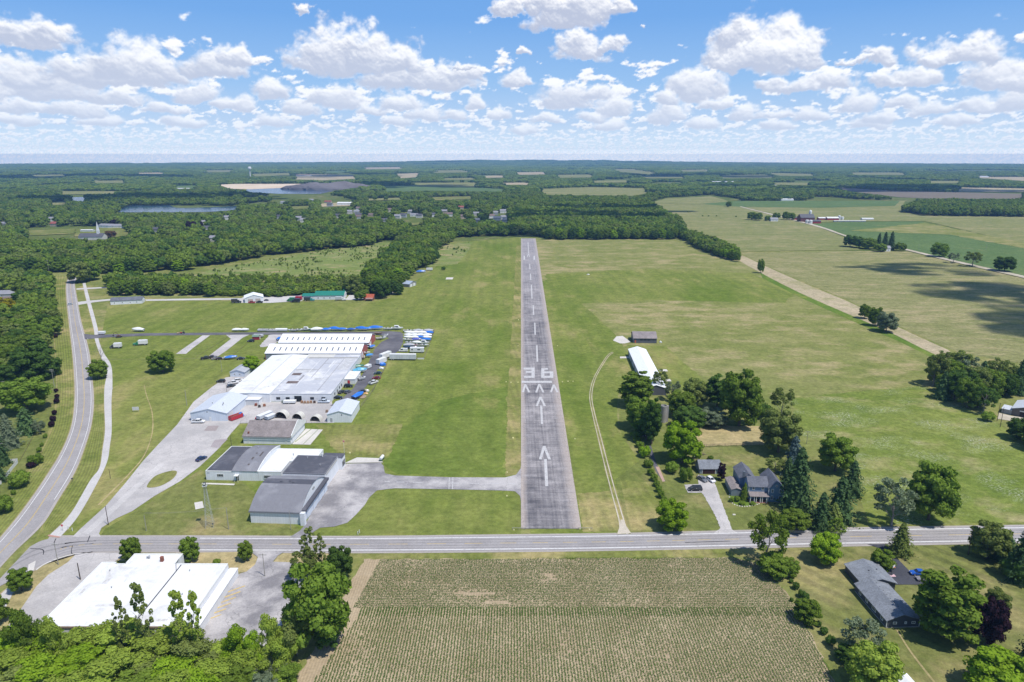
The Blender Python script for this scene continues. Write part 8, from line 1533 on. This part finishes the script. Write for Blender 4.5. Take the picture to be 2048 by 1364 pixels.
cloud(1800, 533, 60, 22, 1); cloud(1860, 545, 55, 26, 2); cloud(2020, 590, 62, 50, 3); cloud(2085, 640, 60, 56, 4); cloud(1960, 572, 50, 34, 9); cloud(1105, 443, 170, 70, 5); cloud(1230, 425, 150, 60, 12); cloud(1060, 471, 45, 18, 6)
for q in ((200, 402, 260, 170, 21), (420, 396, 200, 110, 22), (800, 372, 280, 200, 23), (1700, 378, 420, 200, 24), (1950, 383, 260, 120, 25), (1420, 352, 500, 300, 26), (100, 356, 600, 350, 27), (640, 352, 420, 260, 28)): cloud(*q, alt=1500.0)
def forest():
    items = build_woods(); rng = random.Random(9)
    quota = {'the oak wood at the far end of the runway': 46, 'the tree belt right of the scrub field': 46, 'the belt along the near side of the scrub field': 34, 'the roadside wood on the left': 52, 'the tree belt running out into the hay field': 18, 'the wood beyond the scrub field': 44, 'the low thicket along the gravel lane': 30, 'the wood on the far right': 0}
    leafs = ['mid', 'mid', 'mid', 'dark', 'olive', 'mid', 'bright']
    rest = []
    for (y, x, h, s, nm) in items:
        if quota.get(nm, 0) > 0 and -25 < to_px(x, y)[0] < 2075 and to_px(x, y)[1] < 1380:
            quota[nm] -= 1; lf = rng.choice(leafs); low = h < 9
            if 'oak wood' in nm and lf in ('olive', 'mid') : lf = rng.choice(['mid', 'dark', 'mid'])
            if 'roadside' in nm and lf == 'bright': lf = 'dark'
            if 'thicket' in nm: lf = rng.choice(['mid', 'lime', 'olive', 'mid'])
            word = {'mid': 'full green', 'dark': 'dark green', 'olive': 'dull olive', 'bright': 'bright fresh green', 'lime': 'light yellow-green'}[lf]
            tree('round' if rng.random() < .75 else 'tall', x, y, h, s * rng.uniform(1.25, 1.7), word + ' broadleaf tree in ' + nm, lf, name='woodland_tree', group=word + ' trees of ' + nm[4:])
        else: rest.append((x, y, h, s))
    # distant country: everything open to view that is neither field nor water
    r2 = np.random.default_rng(21); far = []
    for (d0, d1, s, hr, keep) in ((1000, 2400, 10.5, (9, 16), 0.86), (2400, 5200, 19, (10, 17), 0.88)):
        x, y = grid_pts(-1.1 * d1, 1.1 * d1, d0, d1, s, r2); d = y
        u, v = to_px(x, y); h = r2.uniform(*hr, len(x)); u2, v2 = to_px(x, y, h * .85)
        ok = (u > -480) & (u < 2530) & (v < 478) & (r2.random(len(x)) < keep)
        for q in CLEAR + OPEN: ok &= ~inside(q, u, v)
        for q in CLEAR: ok &= ~inside(q, u2, v2) & ~inside(q, (u + u2) / 2, (v + v2) / 2)
        for w in WOODS: ok &= ~inside(w[1], u, v)
        ok &= fbm(x / 420, y / 420, 3, .5, 401) > (-0.17 if d0 < 2000 else -0.20)
        for i in np.nonzero(ok)[0]: far.append((x[i], y[i], h[i], s))
    patches = []
    for (d0, d1, s) in ((5200, 12400, 62),):
        x, y = grid_pts(-1.05 * d1, 1.05 * d1, d0, d1, s, r2); u, v = to_px(x, y); u2, v2 = to_px(x, y, 14); d = np.hypot(x, y)
        ok = (u > -480) & (u < 2530) & (d < 12400)
        for q in CLEAR: ok &= ~inside(q, u, v) & ~inside(q, u2, v2)
        ok &= fbm(x / 1500, y / 700, 4, .55, 431) > -0.10
        hz = hill(x, y)
        for i in np.nonzero(ok)[0]: patches.append((x[i], y[i], hz[i], s))
    # instance meshes
    lm = [LM['mid'], leafmat('leaf_wood', (0.106, 0.172, 0.025), (0.212, 0.272, 0.044)), LM['dark'], leafmat('leaf_wood_olive', (0.128, 0.172, 0.040), (0.190, 0.235, 0.062))]
    inst = []
    for i in range(4):
        m = crown_mesh('wood_tree', lobes_round(800 + i, 1.0, 1.0, 0.10, 11, (0.28, 0.42)), 620, 0.085, lm[i], 810 + i, core=0.88, nj=0.32); inst.append(m)
    def clump(nm, n, R, seed, mat, bumps):
        rg = np.random.default_rng(seed); L = []
        for k in range(n):
            a = rg.uniform(0, 2 * PI); r = R * math.sqrt(rg.uniform(0, 1)); q = rg.uniform(*bumps); hh = rg.uniform(0.62, 1.0)
            L.append((r * math.cos(a), r * math.sin(a), hh - q * .9, q, q * .9)); L.append((r * math.cos(a), r * math.sin(a), (hh - q) * .45, q * .92, hh * .45))
        return L
    for i in range(4):
        L = clump('c', 4, 0.42, 830 + i, None, (0.26, 0.36)); inst.append(crown_mesh('wood_clump', L, 420, 0.085, lm[i], 840 + i, core=0.88))
    bv, bf = ICO1
    for i in range(3):
        rg = np.random.default_rng(860 + i); vs, fs, k = [], [], 0
        for j in range(34):
            a, b_ = rg.uniform(-.55, .55, 2); q = rg.uniform(.075, .125); hh = rg.uniform(.13, .24)
            vs.append(bv * np.array([q, q, hh * .62]) * (1 + rg.uniform(-.12, .12, (len(bv), 1))) + np.array([a, b_, hh * .40])); fs.append(bf + k); k += len(bv)
        inst.append(np_mesh('wood_patch', np.concatenate(vs), fs, [lm[[1, 2, 1][i]]]))
    pts, scl, rot, idx = [], [], [], []
    rg = np.random.default_rng(5)
    def put(x, y, z, sx, sz, k): pts.append((x, y, z)); scl.append((sx, sx, sz)); rot.append(rg.uniform(0, 6.28)); idx.append(k)
    for (x, y, h, s) in rest: put(x, y, 0, s * rg.uniform(1.3, 1.9), h, int(rg.choice([0, 1, 1, 2, 3])))
    for (x, y, h, s) in far:
        if s < 15: put(x, y, 0, s * rg.uniform(1.15, 1.9), h * rg.uniform(.75, 1.2), int(rg.choice([0, 1, 1, 2, 3])))
        else: put(x, y, 0, s * rg.uniform(1.1, 1.7), h, 4 + int(rg.choice([0, 1, 1, 2, 3])))
    for (x, y, z, s) in patches: put(x, y, z - .5, s * rg.uniform(1.1, 1.45), s * rg.uniform(.9, 1.3), 8 + int(rg.integers(0, 3)))
    scatter('woodland', pts, scl, rot, idx, inst)
    print('woods', len(items), len(rest), len(far), len(patches))
    # saplings over the scrub field
    pts, scl, rot, idx = [], [], [], []
    ins = [crown_mesh('sapling', lobes_round(900 + i, 1, 1, .06, 8, (.28, .44)), 260, 0.09, [LM['lime'], LM['olive'], LM['mid']][i], 910 + i, core=.72) for i in range(3)]
    for poly, n, hr, thr in (([(420,558),(735,562),(790,487),(640,502),(420,542)], 6.8, (1.0, 3.4), -.12), ([(560,590),(735,590),(735,560),(420,556),(240,560),(420,584)], 4.6, (3, 7), -.6), ([(850,532),(870,500),(945,484),(935,503),(905,520)], 9, (1, 3.5), -.1), ([(215,575),(235,550),(255,558),(230,588)], 5, (1, 2.5), -.1)):
        w = [P(u, v) for u, v in poly]; ax, bx, ay, by = min(p.x for p in w), max(p.x for p in w), min(p.y for p in w), max(p.y for p in w); k = int((bx - ax) * (by - ay) / (n * n) * 1.5); x, y = r2.uniform(ax, bx, k), r2.uniform(ay, by, k); u, v = to_px(x, y)
        f_ = fbm(x / 45, y / 45, 4, .6, 500); ok = inside(poly, u, v) & (r2.random(len(x)) < smooth(f_, thr - .05, thr + .35))
        for i in np.nonzero(ok)[0]: h = r2.uniform(*hr); put(x[i], y[i], 0, h * r2.uniform(.55, 1.0), h, int(r2.integers(0, 3)))
    scatter('scrub', pts, scl, rot, idx, ins)
def scatter(name, pts, scl, rot, idx, meshes):
    me = bpy.data.meshes.new(name); pts = np.asarray(pts, np.float32)
    me.vertices.add(len(pts)); me.vertices.foreach_set('co', pts.ravel())
    a = me.attributes.new('scl', 'FLOAT_VECTOR', 'POINT'); a.data.foreach_set('vector', np.asarray(scl, np.float32).ravel())
    a = me.attributes.new('rot', 'FLOAT', 'POINT'); a.data.foreach_set('value', np.asarray(rot, np.float32))
    a = me.attributes.new('idx', 'INT', 'POINT'); a.data.foreach_set('value', np.asarray(idx, np.int32))
    o = bpy.data.objects.new(name, me); COL.objects.link(o); o['kind'] = 'stuff'
    ng = bpy.data.node_groups.new(name + '_scatter', 'GeometryNodeTree')
    ng.interface.new_socket('Geometry', in_out='INPUT', socket_type='NodeSocketGeometry'); ng.interface.new_socket('Geometry', in_out='OUTPUT', socket_type='NodeSocketGeometry')
    gi, go = ng.nodes.new('NodeGroupInput'), ng.nodes.new('NodeGroupOutput'); L = ng.links.new
    def attr(n, t, s): x = ng.nodes.new('GeometryNodeInputNamedAttribute'); x.data_type = t; x.inputs[0].default_value = n; return next(q for q in x.outputs if q.enabled and q.name == 'Attribute')
    sc, ro, ix = attr('scl', 'FLOAT_VECTOR', 0), attr('rot', 'FLOAT', 0), attr('idx', 'INT', 0)
    cx = ng.nodes.new('ShaderNodeCombineXYZ'); L(ro, cx.inputs[2]); jn = ng.nodes.new('GeometryNodeJoinGeometry')
    for k, m in enumerate(meshes):
        src = bpy.data.objects.new(m.name, m)
        oi = ng.nodes.new('GeometryNodeObjectInfo'); oi.inputs['Object'].default_value = src; oi.inputs['As Instance'].default_value = True
        cmp_ = ng.nodes.new('FunctionNodeCompare'); cmp_.data_type = 'INT'; cmp_.operation = 'EQUAL'
        ins = [q for q in cmp_.inputs if q.enabled]; L(ix, ins[0]); ins[1].default_value = k
        ip = ng.nodes.new('GeometryNodeInstanceOnPoints'); L(gi.outputs[0], ip.inputs['Points']); L(cmp_.outputs[0], ip.inputs['Selection'])
        L(oi.outputs['Geometry'], ip.inputs['Instance']); L(cx.outputs[0], ip.inputs['Rotation']); L(sc, ip.inputs['Scale']); L(ip.outputs[0], jn.inputs[0])
    L(jn.outputs[0], go.inputs[0])
    md = o.modifiers.new('scatter', 'NODES'); md.node_group = ng
    return o
forest()
# rising ground on the horizon
def hills():
    az = np.radians(np.linspace(-50, 50, 220)); d = np.linspace(8400, 12600, 26); A, D = np.meshgrid(az, d); x, y = D * np.sin(A), D * np.cos(A)
    z = hill(x, y) - 1.2; z[-1] = -1; n = len(az)
    co = np.stack([x, y, z], -1).reshape(-1, 3); i = (np.arange(len(d) - 1)[:, None] * n + np.arange(n - 1)[None]).ravel()
    me = np_mesh('hills', co, [np.stack([i, i + 1, i + n + 1, i + n], 1)], [M_wild]); o = bpy.data.objects.new('hills', me); COL.objects.link(o); o['kind'] = 'structure'
hills()
def haze():
    vs = [(x, y, z) for z in (-1.0, 150.0) for y in (-12600, 12640) for x in (-12640, 12640)]
    fs = [(0,2,3,1),(4,5,7,6),(0,1,5,4),(2,6,7,3),(0,4,6,2),(1,3,7,5)]
    m, b = new_mat('haze_air'); s = b.n('ShaderNodeVolumePrincipled')
    s.inputs['Color'].default_value = (0.30, 0.56, 1.0, 1); s.inputs['Density'].default_value = 0.00008; s.inputs['Anisotropy'].default_value = 0.0
    o = b.n('ShaderNodeOutputMaterial'); b.nt.links.new(s.outputs[0], o.inputs['Volume'])
    h = link_mesh('haze', vs, fs, m); h['kind'] = 'stuff'
haze()
